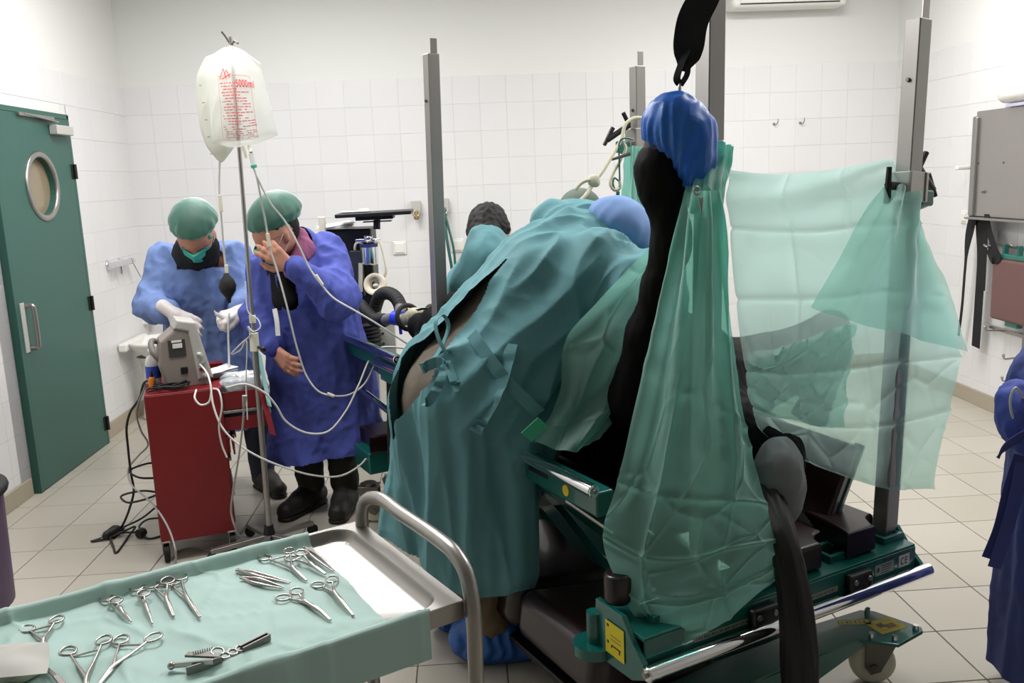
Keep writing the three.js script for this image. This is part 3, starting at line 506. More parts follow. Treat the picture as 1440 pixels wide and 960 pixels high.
function bootGeo(ankle, dir, len = 0.28, w = 0.05) { // boot: shaft, vamp, sole
  const d = nrm([dir[0], 0, dir[2]]), heel = addp([ankle[0], 0, ankle[2]], d, -0.05), toe = addp(heel, d, len), y = (p, h) => [p[0], h, p[2]];
  return [solid([[y(heel, 0.055), y(addp(heel, d, len * 0.45), 0.065), w * 0.85, w * 0.9], [y(addp(heel, d, len * 0.3), 0.06), y(addp(toe, d, -0.045), 0.045), w * 0.95, w * 0.82], [y(addp(heel, d, 0.05), 0.06), y(ankle, Math.max(ankle[1], 0.16)), w * 0.95, w * 1.0]], 0.014, 0.008, { field: (f, x, yy) => Math.max(f, 0.014 - yy), relief: (p) => 0.002 * n3(p[0] * 40, p[1] * 40, p[2] * 40) }),
    solid([[y(addp(heel, d, 0.005), 0.012), y(addp(toe, d, -0.05), 0.012), w * 0.9, w * 0.86]], 0.004, 0.008, { field: (f, x, yy) => Math.max(f, -yy, yy - 0.022) })];
}
// hanging cloth: ridged long folds, a finer set between them, and crumpled facets
const ridge = (x, y, z) => 1 - 2.6 * Math.abs(n3(x, y, z));
const vertFold = (amp, fx = 9, fy = 1.1, crum = 0.003) => (p) => amp * (0.55 * ridge(p[0] * fx, p[1] * fy, p[2] * fx) + 0.3 * ridge(p[0] * fx * 2.2 + 5, p[1] * fy * 1.9, p[2] * fx * 2.2) - 0.25) + crum * 0.7 * (ridge(p[0] * 9, p[1] * 9, p[2] * 9) + 0.6 * ridge(p[0] * 19 + 3, p[1] * 19, p[2] * 19));
function buildBody(t, prims, head, hands, m = M.skin) {
  const geos = [solid(prims, 0.03, 0.016), solid(head, 0.012, 0.0045)]; for (const h of hands) geos.push(solid(h, 0.0045, 0.0034));
  return part(t, 'body', geos, m);
}
function limbs(J) {
  const P = [[J.chest, J.pelvis, 0.1, 0.11], [J.shL, J.shR, 0.05, 0.05], [J.neck, J.chest, 0.055, 0.09], [J.hipL, J.hipR, 0.1, 0.1]];
  for (const s of ['L', 'R']) { if (J['el' + s]) P.push([J['sh' + s], J['el' + s], 0.045, 0.038], [J['el' + s], J['wr' + s], 0.036, 0.027]); P.push([J['hip' + s], J['kn' + s], 0.085, 0.055], [J['kn' + s], J['an' + s], 0.055, 0.036]); }
  return P;
}
const distSeg = (p, a, b) => { const d = subp(b, a), q = subp(p, a), t = clamp(dot(q, d) / dot(d, d), 0, 1); return [lenp(subp(q, [d[0] * t, d[1] * t, d[2] * t])), t]; };
const distLine = (p, L) => { let m = 1e9, at = 0; for (let i = 0; i + 1 < L.length; i++) { const [d, t] = distSeg(p, L[i], L[i + 1]); if (d < m) { m = d; at = (i + t) / (L.length - 1); } } return [m, at]; };

// ---- assistant at the red cart, looking down, gloved
{
  const t = thing('person', 'person in pale blue gown, green mask and cap, gloved hands over the red cart', 'person', 'people in the room');
  const J = { neck: [-1.3491, 1.2962, -4.52], chest: [-1.3657, 1.131, -4.58], pelvis: [-1.3643, 0.6592, -4.68], shL: [-1.1797, 1.2618, -4.58], shR: [-1.5244, 1.2645, -4.56], elR: [-1.5788, 1.0503, -4.44], wrR: [-1.4085, 1.0365, -4.24], elL: [-1.1179, 1.0271, -4.5], wrL: [-1.0898, 1.0315, -4.24] };
  J.hipL = addp(J.pelvis, [0.1, -0.05, 0]); J.hipR = addp(J.pelvis, [-0.1, -0.05, 0]); J.anL = [-1.15, 0.1, -4.62]; J.anR = [-1.42, 0.1, -4.72]; J.knL = [-1.16, 0.48, -4.62]; J.knR = [-1.38, 0.48, -4.68];
  const hc = [-1.3077, 1.3913, -4.4], T = frame(hc, [0.06, -0.58, 0.8], [0, 1, 0.3]);
  const hR = { w: J.wrR, f: subp([-1.294, 0.9617, -4.2], J.wrR), n: [0.1, -0.5, -0.8], side: 1, curl: [0.18, 0.28, 0.34, 0.4], spread: 0.22, thumb: [0.8, 0.2] }, hL = { w: J.wrL, f: subp([-1.1512, 1.0159, -4.16], J.wrL), n: [-0.1, -0.75, -0.2], side: -1, curl: [0.75, 0.95, 1.0, 1.05], thumb: [0.25, 0.5] };
  const body = buildBody(t, limbs(J), headPrims(T, J.neck), [handPrims(hR), handPrims(hL)]);
  eyesAndBrows(t, body, T, M.hairDark);
  part(t, 'hair', hairGeo(T), M.hairDark); const cap = part(t, 'surgical_cap', capGeo(T, 1.18, 0.022, 0.034), M.cap, 'translucent green bouffant cap'); part(cap, 'cap_gather', ball(T([0.078, 0.03, 0.055]), 0.012, 0.8, 10), M.mask);
  const mk = part(t, 'face_mask', maskGeo(T), M.mask, 'green surgical face mask'); maskLoops(t, mk, T); glasses(t, T);
  for (const s of [-1, 1]) part(mk, 'mask_tie', ribbon([T([s * 0.03, -0.105, 0.06]), T([s * 0.035, -0.14, 0.06])], 0.009, [1, 0, 0], 6), M.cableWhite);
  part(t, 'black_collar', solid([[addp(hc, [0, -0.06, -0.03]), addp(J.neck, [0, -0.005, 0.01]), 0.095, 0.115]], 0.01, 0.009, { relief: vertFold(0.006, 14, 2) }), M.blackCloth);
  const gp = [[J.neck, J.chest, 0.1, 0.165], [J.shL, J.shR, 0.07, 0.07], [J.chest, J.pelvis, 0.15, 0.15], [addp(J.chest, [-0.07, 0, 0]), addp(J.pelvis, [-0.07, 0, 0]), 0.14, 0.15], [addp(J.chest, [0.07, 0, 0]), addp(J.pelvis, [0.07, 0, 0]), 0.14, 0.15], [addp(J.pelvis, [-0.06, 0, 0]), addp(J.pelvis, [-0.09, -0.62, 0]), 0.16, 0.19], [addp(J.pelvis, [0.06, 0, 0]), addp(J.pelvis, [0.07, -0.62, 0.02]), 0.16, 0.18],
    [J.shR, J.elR, 0.074, 0.068], [J.elR, mixp(J.elR, J.wrR, 0.75), 0.068, 0.05], [J.shL, J.elL, 0.074, 0.068], [J.elL, mixp(J.elL, J.wrL, 0.8), 0.068, 0.048]];
  const hem = 0.36, nh = addp(T([0, -0.1, 0.06]), [0, -0.02, 0]);
  const neckHole = (c) => lenp(subp(c, nh)) < 0.13 && c[1] > J.neck[1] - 0.07;
  const fd = vertFold(0.026, 7, 2.2, 0.006);
  part(t, 'gown', solid(gp, 0.016, 0.0085, { relief: fd, drop: (c) => c[1] < hem || neckHole(c) }), M.blueGownPale);
  for (const [h, n] of [[hR, 'R'], [hL, 'L']]) part(t, 'glove', solid(inflate(handPrims(h), 0.0022).concat([[addp(h.w, nrm(h.f), -0.06), addp(h.w, nrm(h.f), 0.02), 0.034, 0.029]]), 0.0045, 0.0036), M.glove, 'white latex glove');
  part(t, 'trousers', solid([[J.knL, J.anL, 0.075, 0.062], [J.hipL, J.knL, 0.1, 0.075], [J.knR, J.anR, 0.075, 0.062], [J.hipR, J.knR, 0.1, 0.075]], 0.02, 0.012, { relief: vertFold(0.008, 12, 5) }), M.denim);
  part(t, 'boot', bootGeo(J.anL, [0.6, 0, 0.8]), M.boot); part(t, 'boot', bootGeo(J.anR, [-0.2, 0, 0.9]), M.boot);
  // syringe held in the closed hand
  const a = [-1.1739, 1.0385, -4.13], b = [-1.1901, 1.0776, -4.12], c = [-1.1268, 0.9943, -4.16];
  const sy = thing('syringe', 'small clear syringe held in the gloved hand over the cart', 'syringe'); part(sy, 'barrel', cyl(c, a, 0.009, 0.009, 14), M.tubing); part(sy, 'needle_hub', cyl(a, mixp(a, b, 0.4), 0.005, 0.003, 10), M.cableWhite); part(sy, 'needle', cyl(mixp(a, b, 0.4), b, 0.0012, 0.0008, 6), M.steel); part(sy, 'plunger', [cyl(c, addp(c, nrm(subp(c, a)), 0.03), 0.004, 0.004, 8), cyl(addp(c, nrm(subp(c, a)), 0.03), addp(c, nrm(subp(c, a)), 0.034), 0.012, 0.012, 14)], M.whitePlastic);
}
// ---- second assistant, hand at the mask
{
  const t = thing('person', 'person in violet-blue gown and green cap with one bare hand held to the mask', 'person', 'people in the room');
  const J = { neck: [-0.8182, 1.3282, -4.26], chest: [-0.8006, 1.1381, -4.3], pelvis: [-0.7613, 0.7161, -4.36], shR: [-0.9541, 1.2096, -4.28], elR: [-1.006, 1.0132, -4.22], wrR: [-0.9107, 0.8582, -4.1], shL: [-0.6731, 1.2776, -4.3], elL: [-0.5987, 1.0858, -4.1], wrL: [-0.7884, 1.2569, -4] };
  J.hipL = addp(J.pelvis, [0.1, -0.05, 0]); J.hipR = addp(J.pelvis, [-0.1, -0.05, 0]); J.anR = [-0.84, 0.1, -4.31]; J.anL = [-0.66, 0.1, -4.27]; J.knR = [-0.85, 0.47, -4.3]; J.knL = [-0.68, 0.47, -4.3];
  const hc = [-0.8722, 1.3974, -4.16], T = frame(hc, [-0.72, -0.42, 0.55], [-0.1, 1, 0.1]);
  const hR = { w: J.wrR, f: subp([-0.8356, 0.792, -4.04], J.wrR), n: [0.5, 0.1, -0.8], side: -1, curl: [0.3, 0.4, 0.45, 0.5], thumb: [0.6, 0.2] }, hL = { w: J.wrL, f: subp([-0.8843, 1.3394, -3.98], J.wrL), n: [-0.3, 0.2, -0.9], side: -1, curl: [0.2, 0.25, 0.3, 0.4], spread: 0.2, thumb: [0.9, 0.1] };
  hR.side = 1;
  const body = buildBody(t, limbs(J), headPrims(T, J.neck), [handPrims(hR), handPrims(hL)]);
  eyesAndBrows(t, body, T, M.hairDark); part(t, 'hair', hairGeo(T), M.hairDark); part(t, 'surgical_cap', capGeo(T, 1.22, 0.042, 0.036), M.cap, 'translucent green bouffant cap');
  const mk = part(t, 'face_mask', maskGeo(T), M.mask, 'green surgical face mask'); maskLoops(t, mk, T); glasses(t, T);
  part(t, 'scarf', solid([[[-0.7795, 1.3831, -4.22], [-0.7554, 1.3099, -4.2], 0.034, 0.04], [[-0.7554, 1.3099, -4.2], [-0.8112, 1.2243, -4.14], 0.04, 0.035]], 0.015, 0.007, { relief: vertFold(0.01, 22, 6) }), mat(0x9a5a7c, 0.9), 'dusty pink knitted scarf');
  part(t, 'black_collar', solid([[[-0.7545, 1.3043, -4.27], [-0.7882, 1.2237, -4.27], 0.045, 0.09], [[-0.882, 1.2281, -4.2], [-0.8611, 1.0847, -4.2], 0.06, 0.07]], 0.02, 0.009), M.blackCloth);
  const gp = [[J.neck, J.chest, 0.1, 0.17], [J.shL, J.shR, 0.085, 0.085], [J.chest, J.pelvis, 0.17, 0.18], [addp(J.chest, [0.09, 0, 0]), addp(J.pelvis, [0.08, 0, 0]), 0.14, 0.17], [addp(J.chest, [-0.06, 0, 0]), addp(J.pelvis, [-0.07, 0, 0]), 0.13, 0.16], [addp(J.pelvis, [-0.05, 0, 0]), addp(J.pelvis, [-0.085, -0.6, 0.05]), 0.17, 0.2], [addp(J.pelvis, [0.09, 0, 0]), addp(J.pelvis, [0.12, -0.55, 0.02]), 0.17, 0.19],
    [J.shR, J.elR, 0.085, 0.075], [J.elR, mixp(J.elR, J.wrR, 0.86), 0.075, 0.05], [J.shL, J.elL, 0.09, 0.085], [J.elL, mixp(J.elL, J.wrL, 0.88), 0.085, 0.05]];
  const A = [-0.8335, 1.2558, -4.1], neckHole = (c) => distLine(c, [[-0.8523, 1.2912, -4.08], [-0.845, 1.197, -4.1], [-0.8355, 1.0803, -4.1]])[0] < 0.05 + 0.03 * (c[1] > A[1] ? 1 : 0) || lenp(subp(c, addp(hc, [0.03, -0.05, 0]))) < 0.14;
  const hemY = (c) => 0.29 + 0.1 * (c[0] + 0.75);
  part(t, 'gown', solid(gp, 0.016, 0.0085, { relief: vertFold(0.03, 6, 2.0, 0.007), drop: (c) => c[1] < hemY(c) || neckHole(c) }), M.blueGown);
  part(t, 'gown_tie', ribbon([[-0.8793, 1.064, -4.02], [-0.8699, 1.0142, -4], [-0.8677, 0.9435, -3.99]], 0.022, [1, 0, 0.2]), M.cableWhite, 'short pale tie tape');
  for (const h of [hR, hL]) part(t, 'cuff', solid([[addp(h.w, nrm(h.f), -0.035), addp(h.w, nrm(h.f), -0.005), 0.04, 0.037]], 0.004, 0.005, { relief: vertFold(0.003, 40, 8) }), M.navy, 'dark blue knitted cuff');
  part(t, 'trousers', solid([[J.knL, addp(J.anL, [0, 0.03, 0]), 0.075, 0.066], [J.hipL, J.knL, 0.09, 0.075], [J.knR, addp(J.anR, [0, 0.03, 0]), 0.075, 0.066], [J.hipR, J.knR, 0.09, 0.075]], 0.02, 0.012, { relief: vertFold(0.01, 12, 8) }), mat(0x2c2a22, 0.85));
  part(t, 'boot', bootGeo(J.anR, [-0.5, 0, 0.85], 0.29, 0.055), mat(0x1f1c18, 0.6)); part(t, 'boot', bootGeo(J.anL, [-0.1, 0, 1], 0.29, 0.055), mat(0x1f1c18, 0.6));
}
// ---- surgeon bent over the table in a green gown, open at the back
{
  const t = thing('person', 'surgeon bent over the table in a green gown open at the back, blue cap', 'person', 'people in the room');
  const J = { pelvis: [-0.0217, 0.8746, -2.92], chest: [0.2909, 1.2419, -3], neck: [0.4519, 1.3507, -3.02], shR: [0.398, 1.2888, -2.86], elR: [0.5519, 1.24, -2.76], wrR: [0.6344, 1.0716, -2.88], shL: [0.381, 1.3964, -3.2], elL: [0.6508, 1.2491, -3.25], wrL: [0.7075, 1.0734, -3.15] };
  J.hipR = addp(J.pelvis, [0.03, -0.05, 0.1]); J.hipL = addp(J.pelvis, [-0.03, -0.05, -0.1]); J.anR = [0.02, 0.12, -2.76]; J.anL = [-0.06, 0.12, -2.98]; J.knR = [0.0, 0.5, -2.79]; J.knL = [-0.07, 0.5, -2.96];
  const hc = [0.5459, 1.3803, -3.03], T = frame(hc, [0.75, -0.62, -0.2], [0.5, 0.8, 0]);
  const hR = { w: J.wrR, f: [0.4, -0.8, -0.2], n: [-0.3, -0.3, -0.8], side: 1, curl: [0.4, 0.5, 0.55, 0.6] }, hL = { w: J.wrL, f: [0.4, -0.8, 0.2], n: [-0.3, -0.3, 0.8], side: -1, curl: [0.4, 0.5, 0.55, 0.6] };
  const body = buildBody(t, limbs(J), headPrims(T, J.neck), [handPrims(hR), handPrims(hL)], M.skinDark); eyesAndBrows(t, body, T, M.hairDark);
  part(t, 'hair', hairGeo(T), M.hairDark);
  const cap = part(t, 'surgical_cap', capGeo(T, 1.2, 0.03, -0.012), M.blueCap, 'pale blue paper cap'); void cap;
  part(t, 'scrubs_top', solid([[J.chest, J.pelvis, 0.192, 0.196], [addp(J.chest, [0.01, 0, 0.08]), addp(J.pelvis, [0.02, 0, 0.06]), 0.13, 0.16], [J.pelvis, addp(J.pelvis, [-0.03, -0.26, 0]), 0.188, 0.178], [mixp(J.chest, J.neck, 0.3), J.chest, 0.15, 0.18]], 0.03, 0.012, { relief: vertFold(0.006, 6, 5) }), M.scrubs, 'taupe scrubs seen in the open gown back');
  part(t, 'trousers', solid([[J.hipR, J.knR, 0.09, 0.062], [J.knR, addp(J.anR, [0.0, 0.01, 0]), 0.062, 0.072], [J.hipL, J.knL, 0.1, 0.08], [J.knL, addp(J.anL, [0, 0.01, 0]), 0.08, 0.07]], 0.02, 0.01, { relief: (p) => vertFold(0.012, 9, 4)(p) + 0.008 * Math.sin(p[1] * 60 + 4 * n3(p[0] * 8, 0, p[2] * 8)) * sstep(0.32, 0.15, p[1]) }), M.khaki, 'crumpled khaki trouser legs');
  // gown: one wide garment over the bent back and both flanks
  const gp = [[J.chest, J.pelvis, 0.2, 0.2], [addp(J.chest, [0.02, 0, 0.1]), addp(J.pelvis, [0.05, 0, 0.09]), 0.14, 0.17], [addp(J.neck, [-0.02, -0.02, 0]), J.chest, 0.085, 0.17], [J.shL, J.shR, 0.1, 0.1], [J.shR, J.elR, 0.1, 0.09], [J.elR, mixp(J.elR, J.wrR, 0.85), 0.085, 0.055], [J.shL, J.elL, 0.095, 0.085], [J.elL, mixp(J.elL, J.wrL, 0.85), 0.085, 0.055],
    [addp(J.pelvis, [0, 0, 0.06]), [-0.0262, 0.2973, -2.82], 0.2, 0.15], [addp(J.pelvis, [0.06, 0, 0.07]), [0.0652, 0.3585, -2.73], 0.18, 0.1], [addp(J.pelvis, [-0.02, 0, -0.06]), [-0.1752, 0.3417, -2.98], 0.19, 0.13], [J.pelvis, [-0.2369, 0.3915, -3], 0.18, 0.09], [mixp(J.chest, J.pelvis, 0.45), addp(J.pelvis, [0.16, -0.1, 0.03]), 0.17, 0.13]];
  const ax = nrm(subp(J.neck, J.pelvis)), e2 = nrm(subp([0, 0, 1], ax.map((v) => v * ax[2]))), e1 = crs(ax, e2).map((v) => (crs(ax, e2)[1] > 0 ? v : -v));
  // the back opening: an almond at the hip that closes to a strip toward the collar
  const open = (c) => { const d = subp(c, J.pelvis), s = dot(d, ax), f = Math.atan2(dot(d, e2), dot(d, e1)); if (s < -0.26 || s > 0.43) return false; const w = s < -0.04 ? 0.5 * Math.pow(clamp((s + 0.26) / 0.22, 0, 1), 0.8) : lerp(lerp(0.5, 0.17, sstep(-0.04, 0.14, s)), 0.02, sstep(0.2, 0.43, s)); return Math.abs(f - lerp(0.5, 0.62, clamp(s / 0.5, 0, 1))) < w; };
  const relief = (p) => { const s = dot(subp(p, J.pelvis), ax), low = sstep(0.1, -0.15, s); // long folds from shoulder to hip above, hanging folds below
    const al = p[0] * 0.62 + p[1] * 0.78, ac = p[0] * 0.78 - p[1] * 0.62; const a = 0.01 + 0.032 * ridge(ac * 5, al * 1.0, p[2] * 5) + 0.016 * ridge(ac * 11 + 4, al * 2.2, p[2] * 11) + 0.003 * ridge(ac * 9, al * 15, p[2] * 9); const b = 0.006 + 0.027 * ridge(p[0] * 7, p[1] * 0.7, p[2] * 7) + 0.01 * ridge(p[0] * 16 + 7, p[1] * 1.8, p[2] * 16); return lerp(a, b, low) + 0.0025 * ridge(p[0] * 10, p[1] * 10, p[2] * 10); };
  const hem = (c) => 0.275 + 0.5 * sstep(0.0, -0.35, c[0]) * 0.24;
  const gown = part(t, 'gown', solid(gp, 0.022, 0.007, { relief, drop: (c) => c[1] < hem(c) || open(c) }), M.teal, 'wrinkled sea-green paper gown');
  const gf = capsuleField(gp, 0.022), lie = (p) => { let q = p.slice(), k = 0; while (gf(...q) > 0.058 && k++ < 60) q[2] -= 0.006; k = 0; while (gf(...q) < 0.052 && k++ < 40) q[2] += 0.006; return q; };
  const V = (pts, w, dir, loose) => { const c = new THREE.CatmullRomCurve3(pts.map(V3), false, 'centripetal'); const many = Array.from({ length: 14 }, (_, i) => c.getPoint(i / 13).toArray()); part(gown, 'gown_tie', ribbon(loose ? pts : many.map(lie), w, dir), M.teal); };
  V([[0.0087, 1.1346, -2.6], [0.0605, 1.0618, -2.58], [0.1046, 1.0003, -2.57], [0.1568, 0.9409, -2.55], [0.2077, 0.8803, -2.52]], 0.042, [0.7, 0.6, 0.2]); V([[0.1308, 1.1061, -2.58], [0.091, 0.9925, -2.56], [0.0404, 0.9043, -2.57], [0.0034, 0.8476, -2.58]], 0.04, [0.8, 0.4, 0.2]);
  V([[-0.1292, 1.0366, -2.66], [-0.0834, 1.1054, -2.64], [-0.0628, 1.1661, -2.64], [-0.0784, 1.1975, -2.64], [-0.1005, 1.1827, -2.63], [-0.0947, 1.1273, -2.62], [-0.0716, 1.0756, -2.62]].map((p, i, all) => addp(p, subp(lie(all[6]), all[6]))), 0.03, [0.4, 0.2, 0.9], true); V([[-0.1544, 1.0336, -2.68], [-0.0946, 1.0547, -2.63], [-0.065, 1.0376, -2.62]], 0.035, [0, 1, 0.2]); V([[-0.0725, 1.0602, -2.62], [-0.0974, 0.9993, -2.62], [-0.1352, 0.9431, -2.62], [-0.1441, 0.9391, -2.62]], 0.03, [0.8, 0.4, 0]); V([[-0.0725, 1.0602, -2.62], [-0.0573, 1.0194, -2.62], [-0.04, 0.9759, -2.63]], 0.03, [0.8, -0.4, 0]);
  part(t, 'tie_card', box(0.07, 0.05, 0.003, [0, 0, 0], 0.001, [0.3, 0.2, 0.7]).translate(...[0.1818, 0.8685, -2.52]), mat(0x3fae86, 0.6), 'small bright green tie card');
  for (const [an, dir] of [[[0.02, 0.12, -2.76], [0.95, 0, 0.1]], [[-0.06, 0.12, -2.98], [0.95, 0, -0.1]]]) {
    const d = nrm(dir), heel = addp([an[0], 0, an[2]], d, -0.1), P = (k, h) => [heel[0] + d[0] * k, h, heel[2] + d[2] * k];
    const g = solid([[P(0.03, 0.07), P(0.14, 0.08), 0.062, 0.068], [P(0.1, 0.06), P(0.3, 0.045), 0.068, 0.05], [P(0.06, 0.08), P(0.08, 0.13), 0.06, 0.06]], 0.02, 0.007, { field: (f, x, y) => Math.max(f, 0.002 - y), relief: (p) => 0.006 * Math.sin(dot(p, d) * 130 + 6 * n3(p[0] * 9, p[1] * 16, p[2] * 9)) * sstep(0.02, 0.05, p[1]) });
    part(t, 'shoe_cover', g, M.shoeCover, 'crinkled blue plastic overshoe');
  }
}
// ---- dark-haired person behind the surgeon (head above the gown)
function helper(label, hc, face, up, feet, capMat, gownMat) {
  const t = thing('person', label, 'person', 'people in the room'); const T = frame(hc, face, up);
  const J = { neck: T([0, -0.15, -0.03]) }; J.neck = addp(J.neck, [0, -0.02, 0]); J.pelvis = [feet[0], 0.95, feet[2]]; J.chest = mixp(J.neck, J.pelvis, 0.4); const sd = nrm(crs([0, 1, 0], [face[0], 0, face[2]]));
  J.shL = addp(addp(J.neck, sd, 0.13), [0.04, -0.13, 0]); J.shR = addp(addp(J.neck, sd, -0.13), [0.04, -0.13, 0]); J.hipL = addp(J.pelvis, sd, 0.1); J.hipR = addp(J.pelvis, sd, -0.1);
  for (const [s, k] of [['L', 1], ['R', -1]]) { const f = nrm([face[0], 0, face[2]]); J['el' + s] = addp(addp(J['sh' + s], [0, -0.26, 0]), f, 0.06); J['wr' + s] = addp(addp(J['el' + s], [0, -0.08, 0]), f, 0.22); J['kn' + s] = [feet[0] + sd[0] * 0.1 * k, 0.5, feet[2] + sd[2] * 0.1 * k]; J['an' + s] = [feet[0] + sd[0] * 0.1 * k, 0.1, feet[2] + sd[2] * 0.1 * k]; }
  const f = nrm([face[0], 0, face[2]]); const hands = [['L', -1], ['R', 1]].map(([s, k]) => handPrims({ w: J['wr' + s], f: addp([f[0], f[1], f[2]], [0, -0.6, 0]), n: [0, -1, 0], side: k, curl: [0.4, 0.45, 0.5, 0.55] }));
  const body = buildBody(t, limbs(J), headPrims(T, J.neck), hands); eyesAndBrows(t, body, T, M.hairDark);
  part(t, 'hair', solid([[T([0, 0.036, -0.045]), T([0, 0.04, 0.02]), 0.084, 0.082], [T([0, -0.02, -0.055]), T([0, -0.12, -0.045]), 0.064, 0.06], [T([-0.05, -0.0, -0.02]), T([0.05, 0.0, -0.02]), 0.045, 0.045]], 0.012, 0.006, { relief: (p) => 0.006 * n3(p[0] * 50, p[1] * 50, p[2] * 50) }), M.hairDark, 'short dark hair');
  if (capMat) part(t, 'cap_band', solid([[T([0, 0.03, -0.04]), T([0, 0.03, -0.02]), 0.094, 0.092]], 0.01, 0.006, { field: (v, x, y, z) => Math.max(v, dot(subp([x, y, z], hc), nrm(face)) - 0.015) }), capMat, 'grey cap over the back of the head');
  part(t, 'gown', solid([[J.chest, J.pelvis, 0.17, 0.17], [J.shL, J.shR, 0.07, 0.07], [T([0, -0.1, -0.04]), J.neck, 0.068, 0.08], [J.neck, J.chest, 0.07, 0.14], [J.pelvis, [feet[0], 0.4, feet[2]], 0.17, 0.19], ...['L', 'R'].flatMap((s) => [[J['sh' + s], J['el' + s], 0.08, 0.07], [J['el' + s], mixp(J['el' + s], J['wr' + s], 0.9), 0.07, 0.045]])], 0.03, 0.014, { relief: vertFold(0.014, 7, 2), drop: (c) => c[1] < 0.4 }), gownMat);
  for (const s of ['L', 'R']) part(t, 'boot', bootGeo(J['an' + s], f), M.boot);
}
helper('dark-haired person without a cap, only the head showing behind the green gown', [0.1095, 1.3678, -3.85], [0.15, -0.8, -0.5], [0.1, 0.6, -0.8], [0.66, 0, -4.25], null, M.teal);
helper('person in a grey cap almost hidden behind the bent surgeon', [0.4906, 1.4119, -3.75], [-0.2, -0.7, 0.55], [0, 0.8, 0.5], [0.74, 0, -4.0], mat(0x6d7a70, 0.85), M.teal);
// ---- person at the right edge of the view in a dark blue gown
{
  const t = thing('person', 'person in dark violet-blue gown with hanging waist tie beside the floor drain side', 'person', 'people in the room');
  t.userData.label = 'person in dark violet-blue gown with a knotted waist tie hanging at the side';
  const c = [1.7162, 0.6432, -2.3], X = c[0], Z = c[2];
  const J = { pelvis: [X, 0.95, Z], chest: [X + 0.3, 1.2, Z], neck: [X + 0.5, 1.32, Z], shL: [X + 0.42, 1.25, Z - 0.19], shR: [X + 0.42, 1.25, Z + 0.19], elL: [X - 0.1, 1.12, Z - 0.22], elR: [X - 0.06, 1.12, Z + 0.24], wrL: [X - 0.22, 1.0, Z - 0.1], wrR: [X - 0.2, 1.0, Z + 0.12], hipL: [X + 0.02, 0.9, Z - 0.03], hipR: [X + 0.02, 0.9, Z + 0.03], knL: [X, 0.5, Z - 0.07], knR: [X, 0.5, Z + 0.07], anL: [X, 0.1, Z - 0.09], anR: [X, 0.1, Z + 0.09] };
  J.elL = [X + 0.52, 1.0, Z - 0.24]; J.wrL = [X + 0.65, 0.86, Z - 0.06]; J.elR = [X + 0.52, 1.0, Z + 0.24]; J.wrR = [X + 0.65, 0.86, Z + 0.1];
  const T = frame([X + 0.62, 1.42, Z + 0.01], [0.8, -0.5, 0.1]);
  const body = buildBody(t, limbs(J), headPrims(T, J.neck), [handPrims({ w: J.wrL, f: [0.8, -0.5, 0.2], n: [0, -1, 0], side: -1 }), handPrims({ w: J.wrR, f: [0.8, -0.5, -0.2], n: [0, -1, 0], side: 1 })]); eyesAndBrows(t, body, T, M.hairDark);
  part(t, 'hair', hairGeo(T), M.hairDark); part(t, 'surgical_cap', capGeo(T, 1.05), M.cap); const mk = part(t, 'face_mask', maskGeo(T), M.mask); maskLoops(t, mk, T);
  const gp = [[J.chest, J.pelvis, 0.17, 0.165], [J.neck, J.chest, 0.08, 0.16], [J.shL, J.shR, 0.09, 0.09], [J.pelvis, [X + 0.01, 0.1, Z], 0.17, 0.2], [J.shL, J.elL, 0.085, 0.075], [J.elL, mixp(J.elL, J.wrL, 0.85), 0.075, 0.05], [J.shR, J.elR, 0.085, 0.075], [J.elR, mixp(J.elR, J.wrR, 0.85), 0.075, 0.05]];
  const gown = part(t, 'gown', solid(gp, 0.03, 0.011, { relief: vertFold(0.026, 8, 1.0, 0.005), drop: (q) => q[1] < 0.1 }), mat(0x3f4788, 0.75));
  const tie = mat(0x3a4388, 0.75);
  part(gown, 'waist_tie', ribbon([[1.4795, 0.8729, -2.2], [1.4499, 0.8657, -2.19], [1.4134, 0.847, -2.18], [1.3975, 0.8201, -2.18]], 0.04, [0.2, 1, 0.3]), tie); part(gown, 'waist_tie', ribbon([[1.4688, 0.8207, -2.19], [1.4372, 0.7255, -2.18], [1.4166, 0.6147, -2.18], [1.3897, 0.5337, -2.18]], 0.036, [1, 0.2, 0.2]), tie); part(gown, 'waist_tie', ribbon([[1.4607, 0.8078, -2.17], [1.4411, 0.7125, -2.16], [1.4202, 0.6126, -2.16], [1.3947, 0.5156, -2.16]], 0.034, [1, 0.25, 0.2]), tie);
  part(gown, 'wire_loop', tube([[1.5057, 0.9616, -2.25], [1.473, 0.9958, -2.24], [1.461, 0.9666, -2.24], [1.4704, 0.916, -2.24], [1.4969, 0.8803, -2.24]], 0.0035, 30, 8), M.cableWhite);
  part(gown, 'gathered_top', solid([[[1.5227, 0.9481, -2.3], [1.5342, 0.8913, -2.28], 0.045, 0.06], [[1.5342, 0.8913, -2.28], [1.5585, 0.8311, -2.27], 0.06, 0.05]], 0.02, 0.009, { relief: vertFold(0.012, 14, 6) }), mat(0x4450a8, 0.75));
  for (const s of ['L', 'R']) part(t, 'boot', bootGeo(J['an' + s], [1, 0, 0]), M.boot);
}

